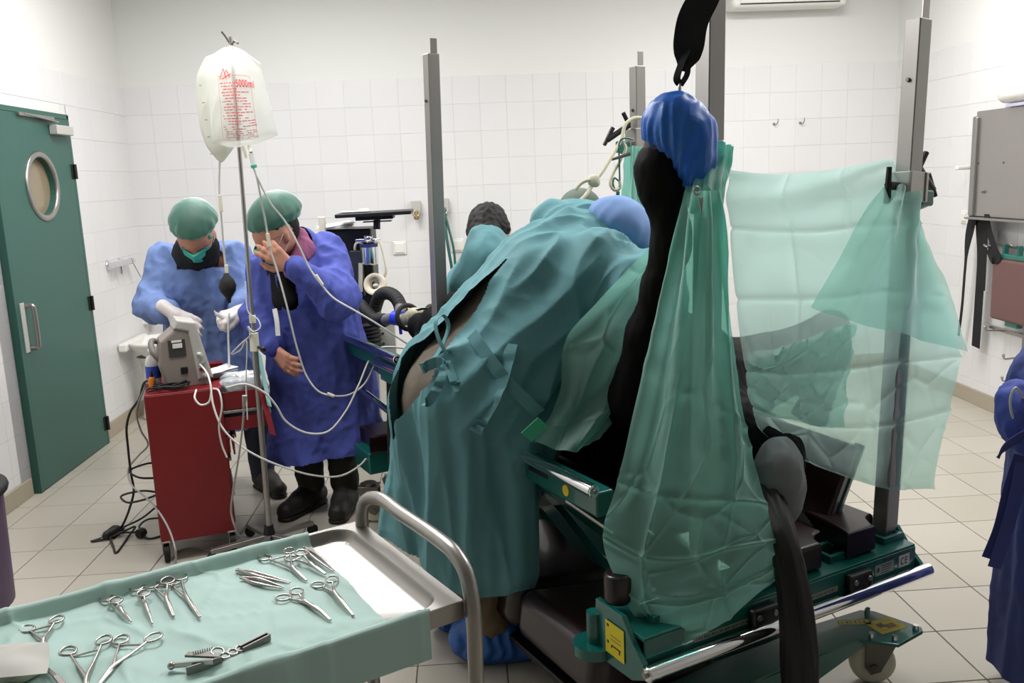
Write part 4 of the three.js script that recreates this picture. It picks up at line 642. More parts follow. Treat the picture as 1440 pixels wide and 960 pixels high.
// ---------------------------------------------------------------- the horse on its back
{
  const t = thing('horse', 'black horse lying on its back on the table, one hind leg hoisted upright', 'horse');
  const W = toWorld;
  const hip = W([0, 0.8, 0.62]), P = [
    [W([0, 0.9, 0.55]), W([0, 0.93, 1.05]), 0.26, 0.3], [W([0, 0.93, 1.05]), W([-0.02, 0.9, 1.6]), 0.3, 0.24], [W([0, 0.84, 0.4]), W([0, 0.8, 0.28]), 0.2, 0.1],
    [W([-0.02, 0.86, 1.65]), W([-0.1, 0.88, 1.95]), 0.17, 0.13], [W([-0.1, 0.88, 1.95]), W([-0.14, 0.93, 2.05]), 0.12, 0.1], [W([-0.14, 0.93, 2.03]), [-0.2027, 0.908, -4.2], 0.1, 0.062], [[-0.2027, 0.908, -4.2], [-0.2372, 0.9203, -4.22], 0.062, 0.055],
    [hip, [0.5376, 0.6238, -2.85], 0.17, 0.11], [[0.5376, 0.6238, -2.85], [0.492, 0.9062, -2.64], 0.1, 0.055], [[0.484, 0.9232, -2.62], [0.519, 1.1373, -2.54], 0.062, 0.044], [[0.519, 1.1373, -2.54], [0.5561, 1.2889, -2.5], 0.044, 0.038], [[0.5561, 1.2889, -2.5], [0.585, 1.3927, -2.47], 0.038, 0.042], [[0.585, 1.3927, -2.47], [0.583, 1.4536, -2.46], 0.043, 0.04], [[0.583, 1.4536, -2.46], [0.5534, 1.5635, -2.45], 0.036, 0.048], [[0.5534, 1.5635, -2.45], [0.5439, 1.6221, -2.45], 0.048, 0.046], [[0.5419, 1.6221, -2.45], [0.5702, 1.6788, -2.45], 0.05, 0.045],
    [W([0.2, 0.85, 0.6]), [1.0433, 0.9014, -3], 0.2, 0.12], [[1.0433, 0.9014, -3], [1.3011, 1.0293, -3.05], 0.11, 0.058], [[1.3011, 1.0293, -3.05], [1.2928, 0.9404, -3], 0.05, 0.045], [[1.2928, 0.9404, -3], [1.2157, 0.8183, -2.93], 0.045, 0.055],
    [W([-0.2, 0.95, 1.65]), W([-0.3, 1.1, 1.5]), 0.09, 0.06], [W([-0.3, 1.1, 1.5]), W([-0.22, 0.98, 1.3]), 0.06, 0.045], [W([0.2, 0.95, 1.65]), W([0.3, 1.1, 1.5]), 0.09, 0.06], [W([0.3, 1.1, 1.5]), W([0.22, 0.98, 1.3]), 0.06, 0.045],
    [W([0.02, 0.8, 0.3]), [0.9016, 0.7375, -2.55], 0.14, 0.1], [[0.9016, 0.7375, -2.55], [0.9124, 0.617, -2.5], 0.1, 0.06]];
  const body = part(t, 'body', solid(P, 0.022, 0.011, { relief: (p) => 0.0035 * n3(p[0] * 70, p[1] * 14, p[2] * 70) }), M.horse);
  for (const s of [-1, 1]) part(body, 'nostril', ball(addp([-0.2476, 0.93, -4.165], [0, s * 0.022, 0]), 0.012, 1, 10), M.black);
  // fur tufts at the back of the hoisted fetlock
  const tufts = []; for (let k = 0; k < 46; k++) { const a = [0.6093, 1.5476, -2.45], b = [0.6222, 1.4163, -2.455], q = mixp(a, b, rnd()); const o = [rnd(-0.012, 0.004), 0, rnd(-0.02, 0.02)]; const r = addp(q, o); tufts.push(vtube([addp(r, [-0.012, 0.006, 0]), addp(r, [0.006, -0.006, 0]), addp(r, [rnd(0.01, 0.02), -0.022, rnd(-0.006, 0.006)])], [0.003, 0.002, 0.0004], 5, 4)); }
  const ft = part(body, 'fetlock_hair', tufts, M.horse); ft.userData.kind = 'stuff';
  part(t, 'hoof', vtube([[0.5539, 1.6352, -2.45], [0.5622, 1.6733, -2.45], [0.5843, 1.726, -2.45], [0.6082, 1.7669, -2.45]], [0.054, 0.058, 0.064, 0.07], 14, 24), M.hoof, 'dark brown hoof');
  part(t, 'hoof', vtube([[1.2152, 0.8363, -2.93], [1.1889, 0.794, -2.9], [1.1618, 0.7498, -2.88]], [0.05, 0.056, 0.064], 10, 24), M.hoof, 'dark brown hoof');
  // tail
  const tp = [[0.8268, 0.7227, -2.42], [0.8236, 0.6723, -2.3], [0.825, 0.5925, -2.2], [0.836, 0.4711, -2.15], [0.8472, 0.315, -2.13], [0.8473, 0.1304, -2.12], [0.8465, -0.0216, -2.12]];
  const tail = part(t, 'tail', vtube(tp, [0.045, 0.042, 0.038, 0.04, 0.044, 0.04, 0.012], 80, 40, (s, a) => 1 + 0.2 * ridge(Math.cos(a) * 4, Math.sin(a) * 5, s * 1.5) + 0.06 * n3(Math.cos(a) * 14, Math.sin(a) * 14, s * 3)), M.tail, 'long dark tail hanging off the table end');
  const strands = []; for (let k = 0; k < 60; k++) { const an = rnd(0, 6.283), r0 = rnd(0.85, 1.06); strands.push(tube(tp.slice(1).map((p, i) => addp(p, [Math.cos(an) * 0.04 * r0 + rnd(-0.004, 0.004), rnd(-0.01, 0.01), Math.sin(an) * 0.04 * r0 * (i === 5 ? 0.5 : 1)])), 0.0017, 20, 4)); }
  const st = part(tail, 'tail_hair', strands, M.tail); st.userData.kind = 'stuff';
}
// blue cover over the hoisted hoof
{
  const t = thing('hoof_cover', 'crinkled blue plastic cover pulled over the hoisted hoof', 'hoof cover');
  const c = [0.6, 1.6911, -2.45], ax = nrm(subp([0.6497, 1.7805, -2.45], [0.5538, 1.6198, -2.45]));
  const P = [[[0.5903, 1.741, -2.45], [0.6153, 1.7053, -2.44], 0.082, 0.08], [[0.6153, 1.7053, -2.44], [0.6337, 1.6373, -2.42], 0.076, 0.052], [[0.6337, 1.6373, -2.42], [0.6296, 1.5742, -2.42], 0.05, 0.028], [[0.5742, 1.6978, -2.45], [0.6137, 1.6579, -2.45], 0.058, 0.055]];
  const cut = [0.5363, 1.659, -2.45], cn = nrm([0.62, 0.5, 0.1]);
  const cov = part(t, 'cover', solid(P, 0.014, 0.006, { relief: (p) => { const d = dot(subp(p, cut), cn); const an = Math.atan2(p[2] + 2.45, p[0] - c[0]); return 0.004 * ridge(p[0] * 26, p[1] * 5, p[2] * 26) + 0.004 * Math.sin(an * 26 + 3 * n3(p[0] * 12, p[1] * 12, p[2] * 12)) * sstep(0.07, 0.0, d) + 0.0012 * ridge(p[0] * 12, p[1] * 12, p[2] * 12); }, drop: (q) => dot(subp(q, cut), cn) < 0 }), M.hoofCover);
  part(cov, 'elastic_hem', tube(Array.from({ length: 22 }, (_, i) => { const a = i / 22 * 6.283; const x = nrm(crs(cn, [0, 0, 1])), o = [0.5641, 1.6656, -2.45]; return addp(addp(o, x, 0.052 * Math.cos(a)), [0, 0, 1], 0.052 * Math.sin(a)); }), 0.006, 80, 8, true), M.hoofCover);
  void ax;
}
// sling strap and hook that lift the leg
{
  const t = thing('lifting_strap', 'wide black lifting strap running up from the hoof to the ceiling', 'strap');
  part(t, 'webbing', ribbon([[0.6145, 1.8755, -2.45], [0.6289, 1.9134, -2.46], [0.6474, 2.0068, -2.47], [0.6853, 2.0809, -2.48], [0.7258, 2.2115, -2.5], [0.84, 3.19, -2.52]], (s) => lerp(0.034, 0.085, sstep(0.02, 0.3, s)), [1, 0.35, 0.1], 50), M.blackCloth);
  part(t, 'webbing', ribbon([[0.6041, 1.8412, -2.44], [0.5963, 1.8527, -2.44], [0.6107, 1.8942, -2.45], [0.6329, 1.9319, -2.46]], 0.02, [0.8, 0.3, 0.4]), M.blackCloth); part(t, 'webbing', ribbon([[0.606, 1.8374, -2.44], [0.6237, 1.8647, -2.44], [0.6302, 1.8973, -2.45], [0.6446, 1.9315, -2.46]], 0.016, [0.8, 0.3, 0.4]), M.blackCloth);
  part(t, 'hook', [torus([0.604, 1.8263, -2.44], 0.014, 0.004, [1, 0, 0.3], 20), cyl([0.602, 1.804, -2.44], [0.604, 1.8226, -2.44], 0.006)], M.steel);
}
// ---------------------------------------------------------------- green film drapes
const foldGrid = (u, v, nu, nv, a) => { const du = Math.abs(((u * nu + 0.5) % 1) - 0.5), dv = Math.abs(((v * nv + 0.5) % 1) - 0.5); return a * (Math.exp(-du * 26) + Math.exp(-dv * 26)); };
function drape(name, label, net, relief, m, seg = [70, 90], keep) {
  const t = thing(name, label, 'drape'); part(t, 'sheet', sheet(net, seg[0], seg[1], relief, keep), m); return t;
}
const film = (u, v, p, a, s, g) => a * ridge(p[0] * s * 0.6, p[1] * s * 0.35, p[2] * s * 0.6) + a * 0.4 * ridge(p[0] * s * 1.3 + 2, p[1] * s * 1.3, p[2] * s) + g;
{
  const t = drape('plastic_drape', 'large green plastic drape tied to the post, hanging in front of the hind leg', [
    [[0.61, 1.5485, -2.39], [0.6145, 1.5528, -2.34], [0.635, 1.5561, -2.31], [0.6625, 1.5549, -2.32], [0.6934, 1.5532, -2.36]],
    [[0.5771, 1.4106, -2.37], [0.5943, 1.4128, -2.33], [0.6313, 1.4126, -2.31], [0.6726, 1.4101, -2.32], [0.7067, 1.3968, -2.35]],
    [[0.4831, 1.0827, -2.35], [0.5471, 1.0879, -2.31], [0.6175, 1.1005, -2.28], [0.6836, 1.0929, -2.3], [0.728, 1.0786, -2.31]],
    [[0.3884, 0.7865, -2.27], [0.4801, 0.7916, -2.24], [0.5793, 0.8162, -2.21], [0.6882, 0.8263, -2.22], [0.7604, 0.8222, -2.25]],
    [[0.3381, 0.6477, -2.23], [0.4387, 0.6218, -2.19], [0.5493, 0.6335, -2.17], [0.6771, 0.6614, -2.18], [0.7881, 0.6624, -2.21]],
    [[0.3749, 0.4982, -2.2], [0.4502, 0.5026, -2.16], [0.5484, 0.5311, -2.13], [0.6749, 0.5784, -2.14], [0.8016, 0.5984, -2.19]],
    [[0.4565, 0.3412, -2.17], [0.5119, 0.3627, -2.14], [0.6028, 0.4106, -2.12], [0.7142, 0.4743, -2.14], [0.8188, 0.5278, -2.18]]],
    (u, v, p) => facets(u * 3.2 + v * 0.6, v * 7, 0.024, 0.006, 3) * sstep(0.12, 0.4, v) + film(u, v, p, 0.006 + 0.006 * v, 6, foldGrid(u * 0.9 + v * 0.25, v - 0.1 * u, 2.5, 6, 0.012 * sstep(0.2, 0.5, v))) + 0.02 * sstep(0.75, 0.1, v) * Math.sin(u * 24 + 2 * v) * (0.3 + 0.7 * sstep(0, 0.2, v)), M.film, [130, 220]);
  // gathered neck and tape round the post
  part(t, 'gathered_top', vtube([[0.7047, 1.6693, -2.49], [0.6971, 1.6164, -2.47], [0.6732, 1.5725, -2.42], [0.6477, 1.5226, -2.37]], [0.056, 0.052, 0.046, 0.05], 30, 48, (s, a) => 1 + 0.13 * Math.sin(a * 9 + 3 * s) + 0.08 * n3(Math.cos(a) * 6, Math.sin(a) * 6, s * 3)), M.film);
  part(t, 'towel_clip', [bar([0.6164, 1.5425, -2.29], [0.6226, 1.4983, -2.285], 0.005, 0.004), bar([0.6258, 1.5421, -2.29], [0.6207, 1.4984, -2.285], 0.005, 0.004), torus([0.6108, 1.5574, -2.29], 0.01, 0.0025, [0.3, 0.2, 1], 16)], M.steel);
  drape('plastic_drape', 'green plastic drape stretched between the surgeon and the black hind leg', [
    [[0.568, 1.4245, -2.52], [0.5698, 1.3895, -2.52], [0.5718, 1.3514, -2.53], [0.5674, 1.3131, -2.54]], [[0.4956, 1.3417, -2.58], [0.5185, 1.293, -2.57], [0.5391, 1.2281, -2.57], [0.5409, 1.1915, -2.57]], [[0.3929, 1.228, -2.62], [0.4428, 1.1742, -2.6], [0.4923, 1.1097, -2.58], [0.5177, 1.0802, -2.59]],
    [[0.2966, 1.1047, -2.66], [0.3708, 1.0194, -2.62], [0.4475, 0.9728, -2.61], [0.4987, 0.9491, -2.66]], [[0.2671, 0.9339, -2.66], [0.3235, 0.891, -2.62], [0.3819, 0.8614, -2.6], [0.4292, 0.844, -2.62]], [[0.1861, 0.804, -2.6], [0.2432, 0.7905, -2.56], [0.2972, 0.7825, -2.54], [0.3467, 0.801, -2.58]]],
    (u, v, p) => facets(u * 3, v * 4, 0.025, 0.005, 6) * sstep(0, 0.2, v) + film(u, v, p, 0.007, 7, 0) + 0.01 * Math.sin(u * 14 + v * 6) * sstep(0.05, 0.4, v), M.film, [70, 110]);
  const c = drape('plastic_drape', 'wide pale green see-through drape spread between the two posts', [
    [[0.7107, 1.6095, -2.42], [0.8616, 1.5885, -2.5], [1.0236, 1.5907, -2.57], [1.1825, 1.6019, -2.64], [1.3398, 1.6229, -2.72]],
    [[0.7355, 1.4482, -2.44], [0.8847, 1.4284, -2.5], [1.0492, 1.4173, -2.57], [1.2079, 1.4231, -2.61], [1.3929, 1.4192, -2.66]],
    [[0.7592, 1.2432, -2.46], [0.9197, 1.2262, -2.53], [1.0998, 1.2126, -2.6], [1.2615, 1.2226, -2.6], [1.4947, 1.1902, -2.68]],
    [[0.7859, 1.0328, -2.46], [0.9307, 1.0013, -2.52], [1.1086, 0.9898, -2.58], [1.2859, 0.9989, -2.6], [1.5705, 0.9867, -2.7]],
    [[0.8081, 0.9246, -2.46], [0.9432, 0.8627, -2.5], [1.1164, 0.8136, -2.56], [1.3005, 0.8035, -2.6], [1.5282, 0.816, -2.68]],
    [[0.8224, 0.8617, -2.45], [0.9465, 0.7575, -2.48], [1.1188, 0.6661, -2.54], [1.3021, 0.5916, -2.6], [1.4668, 0.5673, -2.64]]],
    (u, v, p) => facets(u * 5, v * 4.5, 0.03, 0.005, 8) * sstep(0.3, 0.7, v) + film(u, v, p, 0.008, 5, foldGrid(u, v, 3, 5, 0.01)) + 0.014 * Math.sin(v * 40 + u * 5) * sstep(0.22, 0.0, v), M.filmPale, [140, 150]);
  part(c, 'folded_flap', sheet([
    [[1.3151, 1.5155, -2.67], [1.3171, 1.5246, -2.63], [1.3483, 1.519, -2.63], [1.3926, 1.5035, -2.68]], [[1.2165, 1.4827, -2.6], [1.2639, 1.4607, -2.57], [1.3408, 1.4249, -2.59], [1.4102, 1.3856, -2.66]],
    [[1.1076, 1.3424, -2.55], [1.2027, 1.3189, -2.53], [1.321, 1.2787, -2.56], [1.465, 1.2315, -2.63]], [[1.017, 1.196, -2.53], [1.1455, 1.1454, -2.5], [1.3078, 1.0982, -2.54], [1.5511, 1.0136, -2.64]]], 50, 50,
    (u, v, p) => film(u, v, p, 0.012, 8, 0) + 0.02 * Math.sin(u * 18 + 3 * v) * (1 - v * 0.5)), M.filmPale);
  // crumpled lower folds lying against the far hind leg
  part(c, 'crumpled_fold', sheet([
    [[0.8111, 1.0658, -2.5], [0.9367, 1.0775, -2.54], [1.0612, 1.1034, -2.58], [1.189, 1.1302, -2.62]], [[0.7965, 1.0049, -2.44], [0.9128, 0.9811, -2.47], [1.0401, 0.9736, -2.52], [1.1452, 0.97, -2.56]], [[0.812, 0.9029, -2.42], [0.9286, 0.8774, -2.45], [1.0354, 0.8354, -2.5], [1.13, 0.8186, -2.54]]], 50, 40,
    (u, v, p) => facets(u * 5, v * 4, 0.06, 0.012, 11) + film(u, v, p, 0.012, 9, 0)), M.filmPale);
  drape('plastic_drape', 'narrow green drape hung from the far post behind the blue cap', [
    [[0.7073, 1.7116, -3.74], [0.7236, 1.7154, -3.7], [0.7475, 1.7116, -3.7], [0.7765, 1.6973, -3.74]], [[0.6771, 1.5599, -3.72], [0.7055, 1.5532, -3.68], [0.7474, 1.5516, -3.68], [0.7947, 1.5405, -3.72]], [[0.6589, 1.4131, -3.7], [0.7055, 1.4071, -3.66], [0.7594, 1.3989, -3.66], [0.8222, 1.3824, -3.7]], [[0.6341, 1.087, -3.66], [0.6991, 1.0743, -3.62], [0.7683, 1.062, -3.62], [0.8532, 1.0461, -3.66]]],
    (u, v, p) => film(u, v, p, 0.012, 8, 0) + 0.015 * Math.sin(u * 20), M.film, [40, 60]);
}
// grey wrapped bundle lying between the legs at the tail end
single('wrapped_bundle', 'rounded grey wrapped bundle beside the tail under the drape', 'bundle', solid([[[0.86, 0.7586, -2.36], [0.8669, 0.6541, -2.34], 0.055, 0.05], [[0.8864, 0.7867, -2.4], [0.8773, 0.7148, -2.36], 0.05, 0.055]], 0.02, 0.008, { relief: (p) => 0.005 * ridge(p[0] * 14, p[1] * 14, p[2] * 14) }), mat(0x6f7276, 0.5));
// rope tied to the far post clamp
{
  const t = thing('rope', 'cream rope knotted from the far post clamp down to the table', 'rope');
  part(t, 'line', tube([[0.772, 1.8312, -3.74], [0.7292, 1.8314, -3.72], [0.6893, 1.8087, -3.7], [0.6669, 1.7455, -3.68], [0.6451, 1.717, -3.66], [0.5748, 1.6216, -3.6], [0.536, 1.5778, -3.58], [0.49, 1.5235, -3.55], [0.4447, 1.4755, -3.52]], 0.0075, 70, 8), M.rope);
  part(t, 'line', tube([[0.5286, 1.5725, -3.57], [0.5017, 1.5343, -3.55], [0.4697, 1.5079, -3.53], [0.4279, 1.4713, -3.5]], 0.0075, 30, 8), M.rope);
  part(t, 'loose_end', tube([[0.5375, 1.5834, -3.57], [0.5102, 1.5873, -3.56], [0.4812, 1.5773, -3.56], [0.4546, 1.5502, -3.56]], 0.0075, 30, 8), M.rope);
  part(t, 'knot', solid([[[0.5261, 1.5895, -3.57], [0.5402, 1.5749, -3.57], 0.016, 0.017], [[0.5406, 1.5946, -3.57], [0.5229, 1.5756, -3.57], 0.013, 0.013]], 0.006, 0.005), M.rope); part(t, 'knot', solid([[[0.4308, 1.4768, -3.5], [0.4419, 1.4651, -3.5], 0.018, 0.016]], 0.006, 0.005), M.rope);
  part(t, 'slack_loop', tube([[0.6726, 1.7338, -3.68], [0.6822, 1.7102, -3.67], [0.6559, 1.6593, -3.66], [0.6238, 1.6087, -3.65], [0.6095, 1.5689, -3.64], [0.6267, 1.5423, -3.64], [0.6505, 1.55, -3.64], [0.648, 1.5789, -3.64]], 0.0065, 60, 8), M.rope);
  const g = thing('cord', 'thin green cord hanging straight from the far post clamp', 'cord'); part(g, 'line', tube([[0.7142, 1.7438, -3.68], [0.6829, 1.7502, -3.67], [0.6573, 1.7393, -3.66], [0.651, 1.6478, -3.65], [0.6477, 1.5559, -3.64], [0.6381, 1.5187, -3.64], [0.6404, 1.4809, -3.64]], 0.004, 60, 6), M.tableGreen);
  part(g, 'knot', solid([[[0.6413, 1.533, -3.64], [0.6378, 1.4984, -3.64], 0.008, 0.007]], 0.004, 0.003), M.tableGreen); part(g, 'loop', tube([[0.648, 1.576, -3.64], [0.6276, 1.5912, -3.64], [0.6213, 1.5685, -3.64], [0.6268, 1.548, -3.64]], 0.004, 20, 6), M.tableGreen);
  const s = thing('steel_pin', 'short steel pin stuck through the drape at the far post', 'pin'); part(s, 'shaft', cyl([0.6231, 1.6659, -3.64], [0.6939, 1.686, -3.64], 0.005, 0.008), M.darkSteel); part(s, 'tip', cyl([0.6231, 1.6659, -3.64], [0.6113, 1.662, -3.64], 0.005, 0.001), M.darkSteel);
}

// ---------------------------------------------------------------- instrument trolley
const TR = { L: 0.78, W: 0.473, y: 0.87, f: 0.846, c: [-0.487, 0, -1.48], t: THREE.MathUtils.degToRad(29.5) };
{
  const t = thing('instrument_trolley', 'stainless steel instrument trolley with tubular push handle', 'trolley', null, TR.c, TR.t);
  const { L, W, y, f } = TR;
  const rr = (w, d, r, n = 8) => { const o = []; for (const [sx, sy, a0] of [[1, 1, 0], [-1, 1, 90], [-1, -1, 180], [1, -1, 270]]) for (let k = 0; k <= n; k++) { const a = (a0 + 90 * k / n) * Math.PI / 180; o.push([sx * (w / 2 - r) + r * Math.cos(a), sy * (d / 2 - r) + r * Math.sin(a)]); } return o; };
  const rings = [[L, W, 0.006, y - 0.035], [L, W, 0.006, y - 0.002], [L - 0.003, W - 0.003, 0.006, y], [L - 0.07, W - 0.024, 0.05, y], [L - 0.076, W - 0.03, 0.05, y - 0.004], [L - 0.08, W - 0.032, 0.05, y - 0.012], [L - 0.1, W - 0.04, 0.045, f + 0.003], [L - 0.112, W - 0.052, 0.04, f], [0.02, 0.02, 0.005, f]];
  const pos = [], idx = []; rings.forEach(([w, d, r, h]) => rr(w, d, r).forEach(([x, z]) => pos.push(x, h, z))); const n = 36;
  for (let k = 0; k < rings.length - 1; k++) for (let j = 0; j < n; j++) { const a = k * n + j, b = k * n + (j + 1) % n; idx.push(a, a + n, b, b, a + n, b + n); }
  part(t, 'tray', toCreasedNormals(indexed(pos, null, idx), 0.6), M.steel);
  part(t, 'tray_underside', box(L - 0.11, 0.004, W - 0.11, [0, f - 0.004, 0], 0.001), M.steelDull);
  // two end frames: legs run up past the tray; the right one arches over as a push handle
  const R = 0.0145, hx = L / 2 + 0.012;
  part(t, 'push_handle', tube([[hx - 0.02, 0.1, -W / 2 + 0.03], [hx - 0.02, 0.5, -W / 2 + 0.03], [hx - 0.02, 0.82, -W / 2 + 0.03], [hx - 0.018, 0.905, -W / 2 + 0.032], [hx - 0.012, 0.932, -W / 2 + 0.045], [hx, 0.944, -W / 2 + 0.085], [hx, 0.944, -W / 2 + 0.2], [hx, 0.944, W / 2 - 0.11], [hx, 0.938, W / 2 - 0.05], [hx, 0.915, W / 2 - 0.012], [hx, 0.86, W / 2 + 0.006], [hx, 0.7, W / 2 + 0.006], [hx, 0.4, W / 2 + 0.006], [hx, 0.1, W / 2 + 0.006]], R, 140, 18), M.steel, 'bent steel tube handle running down as the legs');
  for (const z of [-W / 2 + 0.03, W / 2 - 0.02]) part(t, 'leg', cyl([-L / 2 + 0.03, 0.1, z], [-L / 2 + 0.03, 0.86, z], R, R, 16), M.steel);
  part(t, 'lower_shelf', box(L - 0.06, 0.012, W - 0.04, [0, 0.3, 0], 0.004), M.steel);
  for (const [x, z] of [[hx - 0.02, -W / 2 + 0.03], [hx, W / 2 + 0.006], [-L / 2 + 0.03, -W / 2 + 0.03], [-L / 2 + 0.03, W / 2 - 0.02]]) { const w = part(t, 'castor', new THREE.CylinderGeometry(0.045, 0.045, 0.025, 24).rotateX(Math.PI / 2).translate(x, 0.046, z), M.rubber); part(w, 'fork', [box(0.03, 0.05, 0.004, [x, 0.075, z + 0.016], 0.001), box(0.03, 0.05, 0.004, [x, 0.075, z - 0.016], 0.001), box(0.034, 0.008, 0.04, [x, 0.1, z], 0.002)], M.steel); }
  // cloth over the tray, both long rims and the left end
  const cl = thing('tray_cloth', 'pale mint green drape cloth covering the instrument tray', 'cloth', null, TR.c, TR.t);
  const prof = [[W / 2 + 0.004, y - 0.085], [W / 2 + 0.004, y - 0.04], [W / 2 + 0.003, y - 0.004], [W / 2 - 0.002, y + 0.003], [W / 2 - 0.009, y + 0.002], [W / 2 - 0.014, y - 0.004], [W / 2 - 0.02, f + 0.006], [W / 2 - 0.036, f + 0.002], [0.12, f + 0.001], [0, f + 0.001], [-0.12, f + 0.001], [-W / 2 + 0.036, f + 0.002], [-W / 2 + 0.02, f + 0.006], [-W / 2 + 0.014, y - 0.004], [-W / 2 + 0.009, y + 0.002], [-W / 2 + 0.002, y + 0.003], [-W / 2 - 0.003, y - 0.004], [-W / 2 - 0.004, y - 0.03]];
  const net = []; for (let k = 0; k <= 6; k++) { const row = prof.map(([z, h], i) => { const xr = 0.255 + 0.04 * ((W / 2 - z) / W) * 0.3 + (i < 4 ? 0.06 : 0) - (i > 13 ? 0.0 : 0); return [lerp(-L / 2 - 0.03, xr, k / 6), h, z]; }); net.push(row); }
  part(cl, 'cloth', sheet(net, 150, 160, (u, v, p) => { const flat = sstep(0.2, 0.3, u) * sstep(0.8, 0.7, u), s = 0.0042 * (ridge(p[0] * 5 + p[2] * 3, 0, p[2] * 5 - p[0] * 2)) + 0.0022 * ridge(p[0] * 13, 3, p[2] * 13) + 0.0008 * n3(p[0] * 60, 1, p[2] * 60); return (0.0012 + Math.max(0, facets(p[0] * 7 + 3, p[2] * 7, 0.006, 0.0035, 2)) * lerp(0.5, 1, flat) + Math.max(0, s) * lerp(0.45, 0.9, flat) + 0.0035 * sstep(0.5, 0.97, ridge(p[0] * 3.1 + 2, 5, p[2] * 3.1))); }), M.trayCloth);
}
// ---------------------------------------------------------------- instruments on the tray
const IY = 0.853;
function ringTool(name, label, A, B, Tp, group, o = {}) {
  const t = thing(name, label, o.category || 'instrument', group); const mid = mixp(A, B, 0.5), P = addp(mixp(mid, Tp, o.pivot || 0.5), [0, 0.002, 0]), d = nrm(subp(Tp, mid)), sideA = nrm(subp(A, B)), R = o.ring || 0.0115;
  const curveTip = (s) => (o.curve ? [mixp(P, Tp, 0.5), addp(Tp, crs(d, [0, 1, 0]), o.curve)] : [mixp(P, Tp, 0.5), Tp]).map((q) => addp(q, sideA, s));
  for (const [Cn, s, lift] of [[A, -1, 0], [B, 1, 0.003]]) {
    const toP = nrm(subp(P, Cn)), n = crs(toP, [0, 1, 0]), pts = []; for (let k = 0; k < 18; k++) { const a = k / 18 * 6.2832; pts.push(addp(addp(addp(Cn, toP, Math.cos(a) * R * 1.3), n, Math.sin(a) * R), [0, lift, 0])); }
    part(t, 'finger_ring', tube(pts, 0.0021, 48, 8, true), M.instrument);
    const st = addp(addp(Cn, toP, R * 1.25), [0, lift, 0]), q = curveTip(s * (o.open || 0.0012));
    part(t, 'blade_arm', vtube([st, mixp(st, P, 0.5), addp(P, [0, s * 0.0012, 0]), q[0], q[1]], [0.0022, 0.0025, 0.0042, 0.0032, 0.0014], 40, 8), M.instrument);
  }
  part(t, 'pivot_screw', cyl(addp(P, [0, -0.003, 0]), addp(P, [0, 0.0045, 0]), 0.0032, 0.0028, 12), M.instrument);
  if (o.ratchet !== false) part(t, 'ratchet', bar(addp(mixp(A, P, 0.24), [0, 0.001, 0]), addp(mixp(B, P, 0.24), [0, 0.002, 0]), 0.004, 0.003, 0.001), M.instrument);
  return t;
}
const GI = 'instruments laid out on the tray cloth';
ringTool('artery_forceps', 'small ringed forceps partly under the white gauze pad', [-0.8098, 0.8565, -1.4889], [-0.7679, 0.8565, -1.5115], [-0.7291, 0.8565, -1.382], GI, { open: 0.002 });
ringTool('artery_forceps', 'long open ringed forceps beside the gauze pad', [-0.7001, 0.8565, -1.4008], [-0.6507, 0.8565, -1.4246], [-0.6005, 0.8565, -1.2323], GI, { ring: 0.0125, pivot: 0.6 });
ringTool('artery_forceps', 'widest open ringed forceps lying next to the other long pair', [-0.6234, 0.8565, -1.4283], [-0.5664, 0.8565, -1.4234], [-0.6053, 0.8565, -1.2702], GI, { ring: 0.0125, pivot: 0.6 });
ringTool('artery_forceps', 'shortest ringed forceps with slightly parted jaws at the far rim', [-0.7108, 0.8565, -1.5915], [-0.6852, 0.8585, -1.5699], [-0.6315, 0.8565, -1.4937], GI, { open: 0.004 });
ringTool('artery_forceps', 'straight ringed forceps crossing the shortest pair', [-0.6671, 0.8585, -1.6258], [-0.6403, 0.8605, -1.5885], [-0.5881, 0.8565, -1.4804], GI);
ringTool('needle_holder', 'ringed needle holder with a cross-tipped jaw near the far rim', [-0.6416, 0.8585, -1.6344], [-0.6113, 0.8605, -1.6384], [-0.5577, 0.8565, -1.5023], GI, { ring: 0.0125 });
ringTool('needle_holder', 'long ringed needle holder, the end of the far row', [-0.6135, 0.8565, -1.6439], [-0.5937, 0.8565, -1.6599], [-0.5082, 0.8565, -1.4931], GI, { ring: 0.0125 });
ringTool('artery_forceps', 'slim ringed forceps between the tweezers and a shorter pair', [-0.4457, 0.8565, -1.7351], [-0.3987, 0.8565, -1.7565], [-0.3389, 0.8565, -1.6151], GI, { pivot: 0.55 });
ringTool('artery_forceps', 'ringed forceps lying against the pointed tweezers', [-0.387, 0.8585, -1.7187], [-0.3694, 0.8595, -1.7349], [-0.3054, 0.8565, -1.6386], GI);
ringTool('curved_scissors', 'surgical scissors with curved closed blades', [-0.3709, 0.8565, -1.5484], [-0.349, 0.8565, -1.5656], [-0.2629, 0.8565, -1.4557], GI, { ratchet: false, curve: 0.008, pivot: 0.35 });
ringTool('straight_scissors', 'surgical scissors with straight closed blades', [-0.3135, 0.8565, -1.5933], [-0.2885, 0.8565, -1.6081], [-0.2298, 0.8565, -1.4617], GI, { ratchet: false, pivot: 0.35 });
function tweezers(label, A, Tp, w = 0.006) {
  const t = thing('tweezers', label, 'instrument', GI), d = nrm(subp(Tp, A)), n = crs(d, [0, 1, 0]);
  for (const s of [-1, 1]) part(t, 'prong', vtube([A, addp(mixp(A, Tp, 0.3), n, s * w), addp(mixp(A, Tp, 0.6), n, s * w * 0.9), addp(Tp, n, s * 0.0015)], [0.003, 0.0042, 0.003, 0.001], 30, 8), M.instrument);
  part(t, 'joint', box(0.008, 0.005, 0.008, A, 0.002), M.instrument);
}
tweezers('slim pointed tweezers beside the ringed forceps', [-0.3713, 0.8565, -1.7779], [-0.292, 0.8565, -1.6527]);
